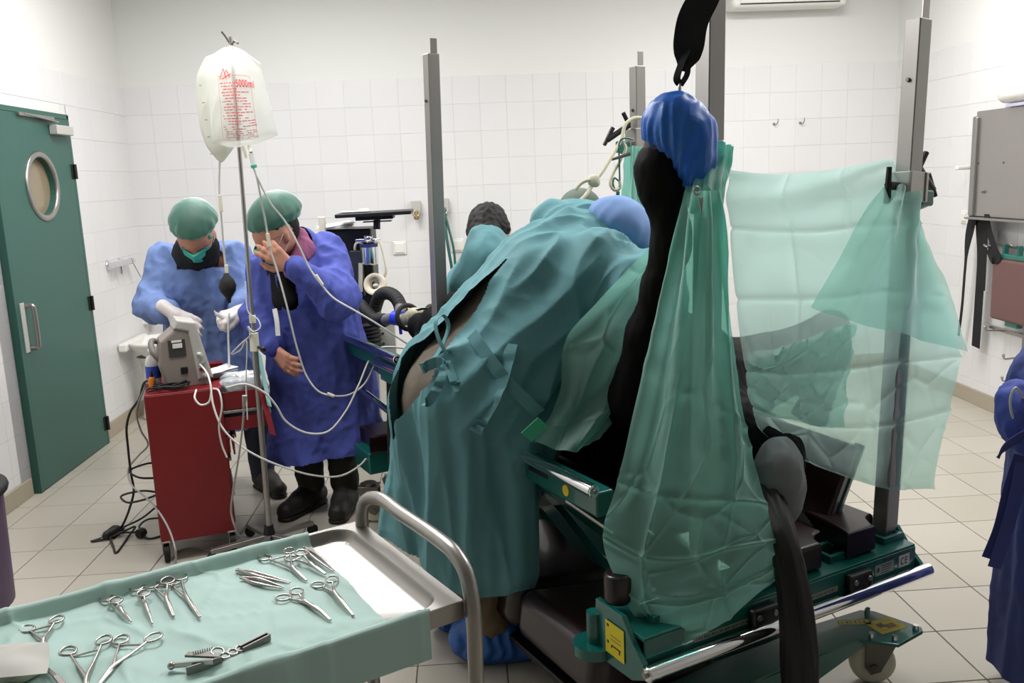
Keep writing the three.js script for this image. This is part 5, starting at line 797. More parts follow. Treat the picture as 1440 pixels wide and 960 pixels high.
tweezers('long toothed tweezers, the upper of two side by side', [-0.4877, 0.8575, -1.6815], [-0.3694, 0.8565, -1.6101], 0.005); tweezers('wide-bodied tweezers just below the long toothed pair', [-0.4707, 0.8565, -1.6459], [-0.3792, 0.8565, -1.5903], 0.008);
{ // wound retractors
  const t = thing('retractor', 'hinged steel retractor with flat looped handle on the cloth', 'instrument', GI), a = [-0.3673, 0.8625, -1.399], b = [-0.4041, 0.8605, -1.3634], c = [-0.4246, 0.8605, -1.3438];
  part(t, 'handle', [bar(a, b, 0.004, 0.012, 0.001), bar(addp(a, [0.006, 0, 0.008]), addp(b, [0.006, 0, 0.008]), 0.004, 0.012, 0.001), bar(a, addp(a, [0.006, 0, 0.008]), 0.004, 0.012, 0.001)], M.darkSteel);
  for (const q of [b, mixp(b, c, 0.5), c]) part(t, 'link', torus(q, 0.0075, 0.0024, [0.2, 1, 0.1], 20), M.instrument);
  const t2 = thing('retractor', 'pair of stacked steel retractor blades with a spring', 'instrument', GI);
  part(t2, 'blade', bar([-0.4749, 0.8595, -1.3051], [-0.4258, 0.8605, -1.331], 0.004, 0.014, 0.001), M.darkSteel); part(t2, 'blade', bar([-0.5053, 0.8605, -1.3238], [-0.4353, 0.8665, -1.3177], 0.005, 0.008, 0.001), M.instrument); part(t2, 'blade', bar([-0.4877, 0.8645, -1.3492], [-0.4283, 0.8665, -1.3339], 0.012, 0.004, 0.001), M.darkSteel);
  part(t2, 'ball_end', ball([-0.5041, 0.8605, -1.3236], 0.0065), M.instrument); part(t2, 'hook', torus([-0.4367, 0.8665, -1.3481], 0.01, 0.002, [0.2, 1, 0.1], 20), M.instrument);
  const sp = []; const s0 = [-0.4746, 0.8685, -1.345], s1 = [-0.4458, 0.8685, -1.3569]; for (let k = 0; k <= 60; k++) { const q = mixp(s0, s1, k / 60), an = k * 0.9; sp.push(addp(q, [0, Math.cos(an) * 0.003, Math.sin(an) * 0.003])); } part(t2, 'spring', tube(sp, 0.0009, 200, 5), M.instrument);
  const k = thing('scalpel', 'scalpel tip showing beside the gauze pad', 'scalpel', GI); part(k, 'blade', bar([-0.7083, 0.8595, -1.342], [-0.6843, 0.8595, -1.3184], 0.007, 0.0015, 0.0005), M.darkSteel); part(k, 'handle', bar([-0.6843, 0.8595, -1.3184], [-0.6183, 0.8605, -1.241], 0.009, 0.004, 0.001), M.instrument);
  const g = thing('gauze_pad', 'folded white gauze pad on the tray cloth', 'gauze'); const q = (x, y, h) => [x, y, h];
  part(g, 'top_layer', sheet([[[-0.8579, 0.8745, -1.3826], [-0.812, 0.8805, -1.3843], [-0.7668, 0.8825, -1.3863], [-0.7262, 0.8765, -1.3918]], [[-0.8416, 0.8805, -1.3337], [-0.7796, 0.8885, -1.323], [-0.7378, 0.8865, -1.3318], [-0.7026, 0.8765, -1.3445]], [[-0.8221, 0.8765, -1.2777], [-0.7584, 0.8825, -1.2797], [-0.7154, 0.8805, -1.2877], [-0.6882, 0.8725, -1.3015]]], 40, 30, (u, v, p) => 0.003 * ridge(p[0] * 16, p[1] * 16, p[2] * 16)), mat(0xd9d8d2, 0.95));
  part(g, 'under_layer', solid([[[-0.8544, 0.8645, -1.3839], [-0.7394, 0.8645, -1.3918], 0.009, 0.009], [[-0.8263, 0.8645, -1.3113], [-0.7166, 0.8645, -1.3347], 0.009, 0.009], [[-0.8091, 0.8665, -1.3859], [-0.7692, 0.8665, -1.3071], 0.011, 0.011], [[-0.7719, 0.8665, -1.3924], [-0.7358, 0.8665, -1.3172], 0.011, 0.011]], 0.008, 0.005), mat(0xcfceb8, 0.95)); void q;
}

// ---------------------------------------------------------------- red drawer cart (its closed side faces us, drawers pull to the right)
const CT = { c: [-1.305, 0, -3.965], t: THREE.MathUtils.degToRad(17), H: 0.76 };
const cartW = ([x, y, z]) => { const c = Math.cos(CT.t), s = Math.sin(CT.t); return [CT.c[0] + x * c + z * s, y, CT.c[2] - x * s + z * c]; };
{
  const t = thing('tool_cart', 'red metal drawer cart on castors with two drawers pulled open', 'cart', null, CT.c, CT.t);
  const w = 0.31, d = 0.44; // w across (x), d depth (z)
  part(t, 'side_panel', box(w, 0.66, 0.008, [0, 0.425, d / 2], 0.003), M.red); part(t, 'side_panel', box(w, 0.66, 0.008, [0, 0.425, -d / 2], 0.003), M.red);
  part(t, 'back_panel', box(0.008, 0.66, d, [-w / 2, 0.425, 0], 0.003), M.red); part(t, 'top', box(w + 0.004, 0.012, d + 0.004, [0, 0.755, 0], 0.004), M.red); part(t, 'bottom', box(w, 0.012, d, [0, 0.1, 0], 0.003), M.red);
  const drawer = (y, h, out) => { const o = part(t, 'drawer', [box(0.008, h, d - 0.03, [w / 2 + out, y, 0], 0.002), box(w - 0.03, h - 0.02, 0.006, [out, y, d / 2 - 0.025], 0.002), box(w - 0.03, h - 0.02, 0.006, [out, y, -d / 2 + 0.025], 0.002), box(w - 0.03, 0.006, d - 0.05, [out, y - h / 2 + 0.012, 0], 0.001)], M.red); part(o, 'drawer_handle', box(0.014, 0.016, d - 0.08, [w / 2 + out + 0.008, y + h / 2 - 0.012, 0], 0.004), M.steel); };
  drawer(0.69, 0.1, 0.19); drawer(0.585, 0.08, 0.19); drawer(0.49, 0.09, 0.03); drawer(0.36, 0.14, 0.0); drawer(0.2, 0.14, 0.0);
  part(t, 'slide', box(0.2, 0.012, 0.006, [w / 2 + 0.09, 0.64, d / 2 - 0.02], 0.001), M.steel);
  for (const [x, z] of [[-0.14, 0.2], [0.14, 0.2], [-0.14, -0.2], [0.14, -0.2]]) { const c = part(t, 'castor', new THREE.CylinderGeometry(0.04, 0.04, 0.022, 24).rotateZ(Math.PI / 2).translate(x, 0.041, z), M.rubber); part(c, 'fork', [box(0.004, 0.06, 0.03, [x + 0.015, 0.065, z], 0.001), box(0.004, 0.06, 0.03, [x - 0.015, 0.065, z], 0.001), box(0.04, 0.008, 0.05, [x, 0.095, z], 0.002)], M.steel); }
}
// ---- things on the cart
{
  const m = thing('patient_monitor', 'grey portable monitor leaning back on the red cart', 'monitor', null, cartW([0.015, 0.762, 0.06]), CT.t + 0.1);
  const side = [[-0.075, 0.0], [0.075, 0.0], [0.085, 0.03], [0.03, 0.245], [-0.02, 0.25], [-0.085, 0.2], [-0.1, 0.1]];
  const g = extrude(side, 0.13, 0.012); g.translate(0, 0.004, -0.065); part(m, 'housing', g, mat(0x8d837c, 0.55));
  const fr = extrude([[0.035, 0.03], [0.085, 0.03], [0.035, 0.27], [-0.03, 0.285], [-0.04, 0.262], [0.015, 0.245]], 0.15, 0.008); fr.translate(0.014, 0.004, -0.075); part(m, 'front_frame', fr, M.greyPlastic);
  part(m, 'info_plate', [box(0.07, 0.075, 0.004, [-0.03, 0.175, 0.079], 0.001)], mat(0x3a3836, 0.5)); part(m, 'paper_label', box(0.04, 0.02, 0.003, [-0.028, 0.186, 0.083], 0.001), M.whitePlastic); part(m, 'paper_label', box(0.042, 0.01, 0.003, [-0.03, 0.206, 0.083], 0.001), M.whitePlastic);
  part(m, 'socket', box(0.03, 0.03, 0.006, [-0.01, 0.075, 0.079], 0.003), M.black); part(m, 'carry_handle', tube([[-0.09, 0.19, -0.05], [-0.12, 0.2, -0.04], [-0.125, 0.16, 0.04], [-0.1, 0.12, 0.05]], 0.013, 30, 10), mat(0x6f6a66, 0.6));
  for (const [x, y, c] of [[0.062, 0.14, M.cableWhite], [0.07, 0.1, M.cableGrey], [0.066, 0.07, M.red], [0.074, 0.045, M.cableWhite]]) part(m, 'connector', cyl([x - 0.01, y, 0.075], [x + 0.004, y, 0.1], 0.009, 0.008, 14), c);
  const bt = thing('spray_bottle', 'clear plastic bottle with blue label behind the monitor', 'bottle', null, cartW([-0.12, 0.762, 0.0])); part(bt, 'bottle', lathe([[0.0, 0], [0.03, 0], [0.032, 0.01], [0.032, 0.1], [0.022, 0.125], [0.012, 0.13], [0.012, 0.145], [0, 0.145]], [0, 0, 0], 24), M.tubing); part(bt, 'label', lathe([[0.0325, 0.03], [0.0325, 0.085]], [0, 0, 0], 24), mat(0x2a49b8, 0.5)); part(bt, 'cap', lathe([[0, 0.14], [0.014, 0.14], [0.014, 0.16], [0, 0.165]], [0, 0, 0], 16), M.whitePlastic);
  const b2 = thing('dropper_bottle', 'small orange bottle with dark pointed cap at the cart edge', 'bottle', null, cartW([-0.185, 0.755, 0.05])); b2.position.set(...cartW([-0.125, 0.762, 0.08])); part(b2, 'bottle', lathe([[0, 0], [0.016, 0], [0.017, 0.008], [0.017, 0.04], [0.008, 0.05]], [0, 0, 0], 16), mat(0xd9791e, 0.4)); part(b2, 'cap', lathe([[0.008, 0.05], [0.007, 0.06], [0.003, 0.075], [0, 0.076]], [0, 0, 0], 12), M.black);
  for (const [p, r, h, l] of [[[0.09, 0.762, -0.12], 0.014, 0.06, 'tall dark glass vial standing behind the white paper pack'], [[0.06, 0.762, 0.0], 0.016, 0.035, 'squat dark vial in front of the white paper pack']]) { const v = thing('vial', l, 'vial', null, cartW(p)); part(v, 'glass', lathe([[0, 0], [r, 0], [r, h * 0.7], [r * 0.5, h * 0.85], [r * 0.5, h * 0.9]], [0, 0, 0], 16), mat(0x2c1710, 0.15)); part(v, 'cap', cyl([0, h * 0.88, 0], [0, h * 1.05, 0], r * 0.62), M.darkSteel); }
  const bx = thing('small_box', 'small red cardboard box at the back of the cart', 'box', null, cartW([0.14, 0.762, -0.17]), CT.t); part(bx, 'box', box(0.08, 0.035, 0.05, [0, 0.0175, 0], 0.002), M.red); part(bx, 'lid', box(0.082, 0.01, 0.052, [0, 0.034, 0], 0.002), M.red);
  const pk = thing('paper_pack', 'white folded paper packs piled on the cart', 'paper pack', null, cartW([0.16, 0.762, 0.0]), CT.t + 0.3); for (let k = 0; k < 4; k++) { const g2 = sheet([[[-0.07, 0, -0.05], [0, 0.004, -0.05], [0.07, 0.012, -0.05]], [[-0.07, 0, 0], [0, 0.006, 0], [0.07, 0.008, 0]], [[-0.07, 0, 0.05], [0, 0.002, 0.05], [0.07, 0.006, 0.05]]], 14, 10, (u, v) => 0.003 * n3(u * 5, v * 5, k)); g2.rotateY(k * 0.14 - 0.2); g2.translate(0, 0.006 + k * 0.009, 0); part(pk, 'sheet', g2, mat(0xe6e6e8, 0.8)); }
  const bg = thing('plastic_pouch', 'clear plastic pouch of supplies in the open top drawer', 'pouch', null, cartW([0.25, 0.722, 0.1]), CT.t); part(bg, 'pouch', solid([[[-0.07, 0.02, 0.03], [0.07, 0.02, 0.03], 0.03, 0.03], [[-0.06, 0.03, -0.06], [0.06, 0.03, -0.06], 0.032, 0.028], [[-0.05, 0.03, 0.07], [0.05, 0.035, 0.06], 0.03, 0.026]], 0.012, 0.006, { relief: (p) => 0.006 * ridge(p[0] * 22, p[1] * 22, p[2] * 22) }), mat(0xdfe3e8, 0.18, 0, { transmission: 0.35 })); part(bg, 'packet', box(0.06, 0.02, 0.05, [0.01, 0.062, 0.03], 0.004, [0.2, 0.4, 0.1]), M.whitePlastic);
  const fl = thing('clipboard', 'red-edged board with pale green sheet leaning against the cart drawers', 'clipboard'); part(fl, 'board', sheet([[[-0.9232, 0.7609, -3.75], [-0.9009, 0.743, -3.78]], [[-0.8706, 0.5713, -3.68], [-0.8563, 0.5522, -3.72]]], 4, 8), M.red); part(fl, 'sheet', sheet([[[-0.9256, 0.9237, -3.8], [-0.9089, 0.8873, -3.82]], [[-0.8867, 0.681, -3.745], [-0.8737, 0.6686, -3.765]]], 4, 8), mat(0x9fd3d2, 0.6));
}
// ---------------------------------------------------------------- infusion stand and bags
{
  const foot = [-0.9323, 0, -3.746], top = [-0.9097, 2.2162, -3.8], at = (k) => mixp(foot, top, k);
  const t = thing('infusion_stand', 'thin steel infusion stand on a low star base', 'stand');
  part(t, 'upper_pole', cyl(at(0.42), at(1), 0.0085, 0.0085, 14), M.steel); part(t, 'lower_pole', cyl(at(0.02), at(0.435), 0.0135, 0.0135, 16), M.steel);
  const col = part(t, 'clamp_collar', [cyl(at(0.415), at(0.45), 0.02, 0.019, 18), cyl(at(0.47), at(0.485), 0.014, 0.014, 14)], M.cream); part(col, 'clamp_knob', [cyl(at(0.425), addp(at(0.425), [0.035, -0.01, 0.02]), 0.006), ball(addp(at(0.425), [0.04, -0.012, 0.022]), 0.012)], M.black);
  for (let k = 0; k < 5; k++) { const a = k / 5 * 6.283 + 0.35, e = [foot[0] + 0.25 * Math.cos(a), 0.055, foot[2] + 0.25 * Math.sin(a)]; const l = part(t, 'base_leg', bar([foot[0], 0.085, foot[2]], e, 0.028, 0.02), M.steelDull); part(l, 'castor', new THREE.CylinderGeometry(0.024, 0.024, 0.018, 18).rotateZ(Math.PI / 2).rotateY(a).translate(e[0], 0.025, e[2]), M.rubber); }
  part(t, 'hub', cyl(at(0.03), at(0.06), 0.03, 0.02), M.black);
  part(t, 'hook', [tube([at(0.985), addp(at(1), [-0.02, 0.005, 0.01]), addp(at(1), [-0.03, 0.02, 0.015])], 0.004, 14, 8), tube([at(0.985), addp(at(1), [0.02, -0.02, 0.02]), addp(at(1), [0.035, -0.03, 0.03])], 0.004, 14, 8)], M.darkSteel);
  const bagMat = mat(0xf6f7f4, 0.35, 0, { transmission: 0.72 });
  const pillow = (net, fat) => { const C0 = net[0].length - 1, R0 = net.length - 1; const f = net.map((r, i) => r.map((p, j) => addp(p, [0, 0, 1], fat * Math.sin(Math.PI * i / R0) ** 0.6 * Math.sin(Math.PI * j / C0) ** 0.6))), b = net.map((r, i) => r.map((p, j) => addp(p, [0, 0, -1], fat * 0.8 * Math.sin(Math.PI * i / R0) ** 0.6 * Math.sin(Math.PI * j / C0) ** 0.6))); const rel = (u, v, p) => 0.0035 * ridge(p[0] * 12, p[1] * 7, 1) * Math.sin(Math.PI * v) ; return [f, sheet(f, 40, 50, rel), sheet(b, 30, 40, rel)]; };
  const b1 = thing('infusion_bag', 'large clear infusion bag with red print on the stand', 'infusion bag');
  const N1 = [[[-0.9862, 2.1411, -3.76], [-0.9208, 2.1721, -3.76], [-0.8597, 2.1591, -3.76], [-0.7962, 2.1073, -3.76]], [[-1.0122, 2.0811, -3.76], [-0.9295, 2.0839, -3.76], [-0.85, 2.0813, -3.76], [-0.7842, 2.0513, -3.76]], [[-1.0121, 1.9415, -3.76], [-0.9317, 1.9443, -3.76], [-0.8456, 1.9441, -3.76], [-0.7651, 1.9441, -3.76]], [[-1.0121, 1.8283, -3.76], [-0.9352, 1.8198, -3.76], [-0.8454, 1.8222, -3.76], [-0.7477, 1.8471, -3.76]], [[-1.0098, 1.794, -3.76], [-0.9364, 1.777, -3.76], [-0.8491, 1.7823, -3.76], [-0.7445, 1.8185, -3.76]]];
  const [F1, g1, g2] = pillow(N1, 0.045); part(b1, 'bag', [g1, g2], bagMat); part(b1, 'hanger_seam', tube([[-0.9078, 2.1764, -3.755], [-0.8457, 2.1442, -3.755], [-0.79, 2.101, -3.755]], 0.004, 20, 6), bagMat);
  const art = (bg, ink) => print(360, 440, (x, w, h) => { x.fillStyle = bg; x.fillRect(0, 0, w, h); x.strokeStyle = ink; x.fillStyle = ink; x.lineWidth = 7; x.beginPath(); x.moveTo(40, 66); x.lineTo(74, 8); x.lineTo(104, 66); x.moveTo(84, 44); x.lineTo(104, 14); x.lineTo(136, 60); x.moveTo(58, 66); x.lineTo(150, 40); x.stroke(); x.lineWidth = 3; x.strokeRect(20, 50, 310, 372); x.font = 'bold 52px sans-serif'; x.fillText('5000ml', 186, 108); x.font = '20px sans-serif'; x.lineWidth = 4; let s = 5; const r = () => (s = (s * 16807) % 2147483647) / 2147483647; for (let y = 84; y < 410; y += 15) { let a = 36 + r() * 30; while (a < 300) { const l = 10 + r() * 34; if (r() > 0.22 && !(a > 160 && y < 122)) x.fillRect(a, y, l, 5); a += l + 7; } } x.fillRect(176, 76, 5, 250); });
  const lab = F1.slice(0).map((r) => r.map((p) => addp(p, [0, 0, 1], 0.004))); const lg = sheet(lab, 30, 30, (u, v, p) => -0.0 + 0.0035 * ridge(p[0] * 12, p[1] * 7, 1) * Math.sin(Math.PI * v)); { const uvA = lg.attributes.uv, P = lg.attributes.position, keep = []; for (let i = 0; i < lg.index.count; i += 3) { const a = lg.index.getX(i), u = uvA.getX(a), v = uvA.getY(a); if (u >= 0.2 && u <= 0.8 && v >= 0.24 && v <= 0.84) keep.push(a, lg.index.getX(i + 1), lg.index.getX(i + 2)); } lg.setIndex(keep); for (let i = 0; i < uvA.count; i++) uvA.setXY(i, (uvA.getX(i) - 0.2) / 0.6, 1 - (uvA.getY(i) - 0.24) / 0.6); void P; }
  part(b1, 'print', lg, new THREE.MeshPhysicalMaterial({ color: 0xd8434a, alphaMap: art('#000', '#fff'), transparent: true, roughness: 0.6, side: THREE.DoubleSide }), 'red printed lettering and scale');
  const b2 = thing('infusion_bag', 'half hidden infusion bag hanging behind the printed one', 'infusion bag');
  const N2 = [[[-1.0469, 2.1559, -3.9], [-1.0106, 2.1661, -3.9], [-0.9667, 2.1647, -3.9], [-0.9238, 2.1519, -3.9]], [[-1.088, 2.0711, -3.9], [-1.0316, 2.075, -3.9], [-0.9728, 2.073, -3.9], [-0.9144, 2.0653, -3.9]], [[-1.1001, 1.9264, -3.9], [-1.0415, 1.9184, -3.9], [-0.9822, 1.9163, -3.9], [-0.9223, 1.92, -3.9]], [[-1.0825, 1.8081, -3.9], [-1.0432, 1.7829, -3.9], [-0.9955, 1.7811, -3.9], [-0.9443, 1.8148, -3.9]], [[-1.042, 1.7353, -3.9], [-1.0279, 1.7258, -3.9], [-1.013, 1.7252, -3.9], [-0.9727, 1.7684, -3.9]]];
  const [, h1, h2] = pillow(N2, 0.04); part(b2, 'bag', [h1, h2], mat(0xdedfd6, 0.45, 0, { transmission: 0.45 })); part(b2, 'scale_marks', [0, 1, 2, 3, 4].map((k) => bar([-1.0711, 2.0376, -3.86], [-1.0594, 2.0372, -3.86], 0.003, 0.002).translate(k * 0.004, -k * 0.07, 0)), M.black);
  const ports = part(b1, 'ports', [tube([[-0.8929, 1.7782, -3.76], [-0.8841, 1.7547, -3.75], [-0.8805, 1.7316, -3.75]], 0.006, 12, 8), tube([[-0.8664, 1.783, -3.76], [-0.8559, 1.7533, -3.74]], 0.007, 12, 8)], M.cream); void ports;
  // drip lines
  const line = (label, pts, r = 0.0042, m = M.tubing, clamps = []) => { const q = thing('infusion_line', label, 'tubing'); part(q, 'tube', tube(pts, r, pts.length * 10, 8), m); for (const [a, b, s = 0.009] of clamps) part(q, 'roller_clamp', bar(a, b, s * 1.7, s * 1.2, 0.003), M.cream); return q; };
  const z0 = -3.74;
  const l1 = line('clear drip line passing in front of the cap with a clamp at the mask', [[-0.8549, 1.7017, -3.74], [-0.8442, 1.661, -3.74], [-0.8402, 1.5467, -3.78], [-0.8426, 1.4337, -3.84], [-0.8398, 1.3637, -3.84], [-0.8199, 1.2699, -3.85], [-0.7927, 1.1117, -3.86], [-0.7687, 0.8964, -3.9], [-0.7391, 0.76, -3.92], [-0.6936, 0.6914, -3.92], [-0.6377, 0.6684, -3.92], [-0.565, 0.6604, -3.95], [-0.4966, 0.6952, -4], [-0.432, 0.8058, -4.02]], 0.0042, M.tubing, [[[-0.8401, 1.4157, -3.835], [-0.8363, 1.3578, -3.835]]]); part(l1, 'drip_chamber', cyl([-0.8564, 1.7476, -3.74], [-0.8496, 1.6958, -3.74], 0.011, 0.01, 16), M.tubing); part(l1, 'chamber_ring', cyl([-0.8506, 1.7015, -3.74], [-0.8487, 1.69, -3.74], 0.013, 0.012, 16), M.mask); part(l1, 'connector', cyl([-0.6552, 0.6806, -3.915], [-0.6244, 0.6656, -3.915], 0.008, 0.008, 12), M.cream);
  line('clear drip line slanting across the second gown to the table rail', [[-0.8442, 1.661, -3.74], [-0.8049, 1.5452, -3.78], [-0.7604, 1.4674, -3.82], [-0.7131, 1.3581, -3.84], [-0.6764, 1.2531, -3.86], [-0.6328, 1.1826, -3.86], [-0.5879, 1.124, -3.86], [-0.4993, 1.063, -3.86], [-0.4082, 0.9916, -3.9], [-0.3217, 0.9136, -3.95], [-0.2318, 0.8366, -4]], 0.0042, M.tubing, [[[-0.6522, 1.2282, -3.85], [-0.6253, 1.1803, -3.85]]]);
  const l3 = line('drip line with a black squeeze bulb beside the infusion stand', [[-1.0276, 1.7288, -3.9], [-1.0461, 1.6274, -3.92], [-1.0517, 1.5361, -3.93], [-1.0601, 1.412, -3.95], [-1.066, 1.2787, -3.97], [-1.0629, 1.2468, -3.97]], 0.0048, M.tubing, [[[-1.0472, 1.585, -3.92], [-1.0484, 1.5118, -3.92]], [[-1.0629, 1.2785, -3.97], [-1.0635, 1.2405, -3.97]]]); part(l3, 'squeeze_bulb', lathe([[0, -0.075], [0.008, -0.072], [0.012, -0.05], [0.034, -0.02], [0.038, 0.005], [0.03, 0.03], [0.014, 0.05], [0.01, 0.06], [0, 0.06]], [-1.0663, 1.18, -3.97], 20), M.rubber, 'black rubber squeeze bulb');
  line('clear line hanging from the gloved hand down to the cart', [[-1.1067, 1.0432, -4.1], [-1.1142, 0.9464, -4.08], [-1.1126, 0.8513, -4.05], [-1.1108, 0.7903, -4.02]], 0.005, M.tubing);
  line('coiled clear line clipped to the infusion stand', [[-0.9336, 1.2235, -3.76], [-0.9291, 1.0877, -3.75], [-0.8956, 1.0615, -3.75], [-0.8847, 1.0258, -3.74], [-0.9161, 1.0089, -3.74], [-0.9402, 1.033, -3.75], [-0.9317, 0.9956, -3.75], [-0.9788, 0.9552, -3.78], [-1.0396, 0.9003, -3.82], [-0.993, 0.9208, -3.8], [-0.9595, 0.9668, -3.78], [-0.9778, 0.7725, -3.78], [-0.9814, 0.6182, -3.76]], 0.003);
  line('long white line sagging from the cart to the table rail', [[-1.0474, 0.7747, -3.72], [-0.9652, 0.786, -3.72], [-0.8925, 0.7396, -3.74], [-0.8537, 0.6753, -3.76], [-0.8214, 0.5973, -3.78], [-0.7432, 0.5351, -3.8], [-0.653, 0.5275, -3.82], [-0.5739, 0.6009, -3.86], [-0.5065, 0.7193, -3.9], [-0.4566, 0.8214, -3.95], [-0.4146, 0.8631, -3.98], [-0.3448, 0.8624, -4], [-0.2394, 0.8364, -4.02]], 0.0045, M.cableWhite);
  line('grey line looping from the cart below the blue gown hem', [[-1.0935, 0.8069, -3.66], [-1.0791, 0.7241, -3.62], [-1.0475, 0.6357, -3.6], [-0.9957, 0.5649, -3.6], [-0.9239, 0.4983, -3.62], [-0.8334, 0.4324, -3.66], [-0.7127, 0.3628, -3.72], [-0.6055, 0.3323, -3.78], [-0.527, 0.3507, -3.85], [-0.4802, 0.3836, -3.95]], 0.0042, M.cableWhite);
  line('white cable looping over the cart edge and hanging down', [[-1.1672, 0.7766, -3.7], [-1.1643, 0.7492, -3.66], [-1.1406, 0.7227, -3.65], [-1.1074, 0.7301, -3.65], [-1.0943, 0.7701, -3.66], [-1.1149, 0.8189, -3.72], [-1.1532, 0.8406, -3.8], [-1.1872, 0.8571, -3.85]], 0.0042, M.cableWhite);
  line('white cable end dangling on the red side panel', [[-1.0896, 0.7835, -3.68], [-1.0498, 0.7836, -3.62], [-1.0384, 0.7271, -3.6], [-1.0591, 0.6364, -3.6], [-1.0551, 0.559, -3.6], [-1.04, 0.5021, -3.6]], 0.0038, M.cableWhite);
  const gl = line('grey probe cable from the open drawer down to the floor', [[-0.933, 0.7585, -3.55], [-0.9438, 0.6746, -3.55], [-0.9756, 0.5239, -3.55], [-1.0136, 0.3712, -3.55], [-1.0314, 0.2783, -3.55], [-1.0184, 0.1984, -3.55], [-1.0717, 0.006, -3.9273], [-1.0442, 0.005, -3.8927], [-1.0946, 0.005, -3.8202], [-1.1833, 0.005, -3.7943], [-1.3111, 0.005, -3.852], [-1.3653, 0.005, -3.8208], [-1.3177, 0.005, -3.6292]], 0.0042, M.cableGrey); part(gl, 'probe', cyl([-0.9285, 0.7763, -3.55], [-0.9359, 0.7286, -3.55], 0.011, 0.006, 12), M.cableGrey);
}
// ---------------------------------------------------------------- mains cables by the cart
{
  const c = thing('power_cable', 'black mains cable coiled down behind the red cart to the floor', 'cable');
  part(c, 'cable', tube([[-1.2369, 0.7974, -3.8], [-1.3221, 0.7701, -3.8], [-1.3972, 0.7943, -3.85], [-1.4536, 0.776, -3.9], [-1.5025, 0.6941, -3.95], [-1.5707, 0.6178, -4], [-1.5945, 0.5514, -4], [-1.6001, 0.4493, -4], [-1.6013, 0.3287, -4], [-1.5905, 0.2484, -3.98], [-1.6159, 0.1666, -3.97], [-1.7222, 0.02, -4.0855], [-1.7263, 0.02, -4.026]], 0.0055, 160, 8), M.cable);
  part(c, 'cable', tube([[-1.4911, 0.3576, -4.05], [-1.536, 0.3632, -4.02], [-1.6065, 0.3394, -4], [-1.5604, 0.3125, -3.98], [-1.4886, 0.2907, -4.02]], 0.005, 60, 8), M.cable); part(c, 'cable', tube([[-1.489, 0.228, -4], [-1.5518, 0.2461, -3.98], [-1.6476, 0.2278, -3.97], [-1.6169, 0.2057, -3.95], [-1.5452, 0.2117, -3.95], [-1.4758, 0.2276, -3.98]], 0.005, 60, 8), M.cable);
  part(c, 'cable', tube([[-1.6156, 0.05, -4.299], [-1.6549, 0.03, -4.2035], [-1.7035, 0.02, -4.1445], [-1.7545, 0.01, -4.1144], [-1.7922, 0.008, -4.022], [-1.8223, 0.006, -3.9978], [-1.755, 0.01, -4.0117], [-1.676, 0.03, -4.0544], [-1.6398, 0.04, -4.0683], [-1.6569, 0.01, -4.0138], [-1.6493, 0.006, -3.8445], [-1.6773, 0.01, -3.8944], [-1.7402, 0.02, -4.0451], [-1.6343, 0.02, -4.0462], [-1.6196, 0.02, -4.0612]], 0.005, 200, 8), M.cable); part(c, 'cable', tube([[-1.5701, 0.02, -4.2152], [-1.619, 0.03, -4.1794], [-1.632, 0.03, -4.1091], [-1.6177, 0.025, -4.0576]], 0.005, 40, 8), M.cable); part(c, 'cable', tube([[-1.6068, 0.02, -4.0249], [-1.5501, 0.006, -3.9905], [-1.4993, 0.006, -4.0165]], 0.005, 30, 8), M.cable);
  const pl = thing('mains_plug', 'black mains plug with pins lying in the cable tangle', 'plug', 'plugs on the floor'); part(pl, 'body', solid([[[-1.757, 0.024, -4.0211], [-1.7356, 0.024, -4.0692], 0.02, 0.024], [[-1.7356, 0.024, -4.0692], [-1.7084, 0.026, -4.0864], 0.02, 0.009]], 0.008, 0.004), M.cable); for (const k of [-1, 1]) part(pl, 'pin', cyl(addp([-1.757, 0.024, -4.0211], [0, k * 0.008, 0]), addp([-1.7801, 0.022, -4.0041], [0, k * 0.008, 0]), 0.0025), M.steelDull);
  const p2 = thing('mains_plug', 'round black socket end of the mains cable', 'plug', 'plugs on the floor'); part(p2, 'body', [cyl([-1.6055, 0.025, -4.0044], [-1.5906, 0.025, -4.0277], 0.022, 0.024, 18)], M.cable); part(p2, 'face', cyl([-1.5906, 0.025, -4.0277], [-1.5867, 0.025, -4.0356], 0.02, 0.018, 18), M.rubber);
  const g = thing('power_cable', 'grey cable hanging beside the black one and crossing the floor', 'cable'); part(g, 'cable', tube([[-1.4481, 0.7692, -3.9], [-1.5227, 0.6287, -3.95], [-1.5249, 0.5363, -3.98], [-1.5082, 0.4612, -4], [-1.5559, 0.4124, -4], [-1.6122, 0.3467, -4], [-1.5873, 0.2937, -3.95], [-1.503, 0.274, -3.85], [-1.3991, 0.2505, -3.72], [-1.3115, 0.1961, -3.6], [-1.2594, 0.1404, -3.5], [-1.3168, 0.006, -3.627]], 0.0042, 140, 8), M.cableGrey);
  const lo = thing('cable_coil', 'loose coil of thin black cable on the cart top', 'cable'); const pts = []; for (let k = 0; k < 60; k++) { const a = k * 0.45, r = 0.05 + 0.02 * Math.sin(k * 0.7); pts.push(cartW([-0.06 + r * 1.3 * Math.cos(a), 0.768 + 0.02 * Math.abs(Math.sin(k * 0.31)), 0.17 + r * 0.7 * Math.sin(a)])); } part(lo, 'cable', tube(pts, 0.0035, 300, 6), M.cable);
}

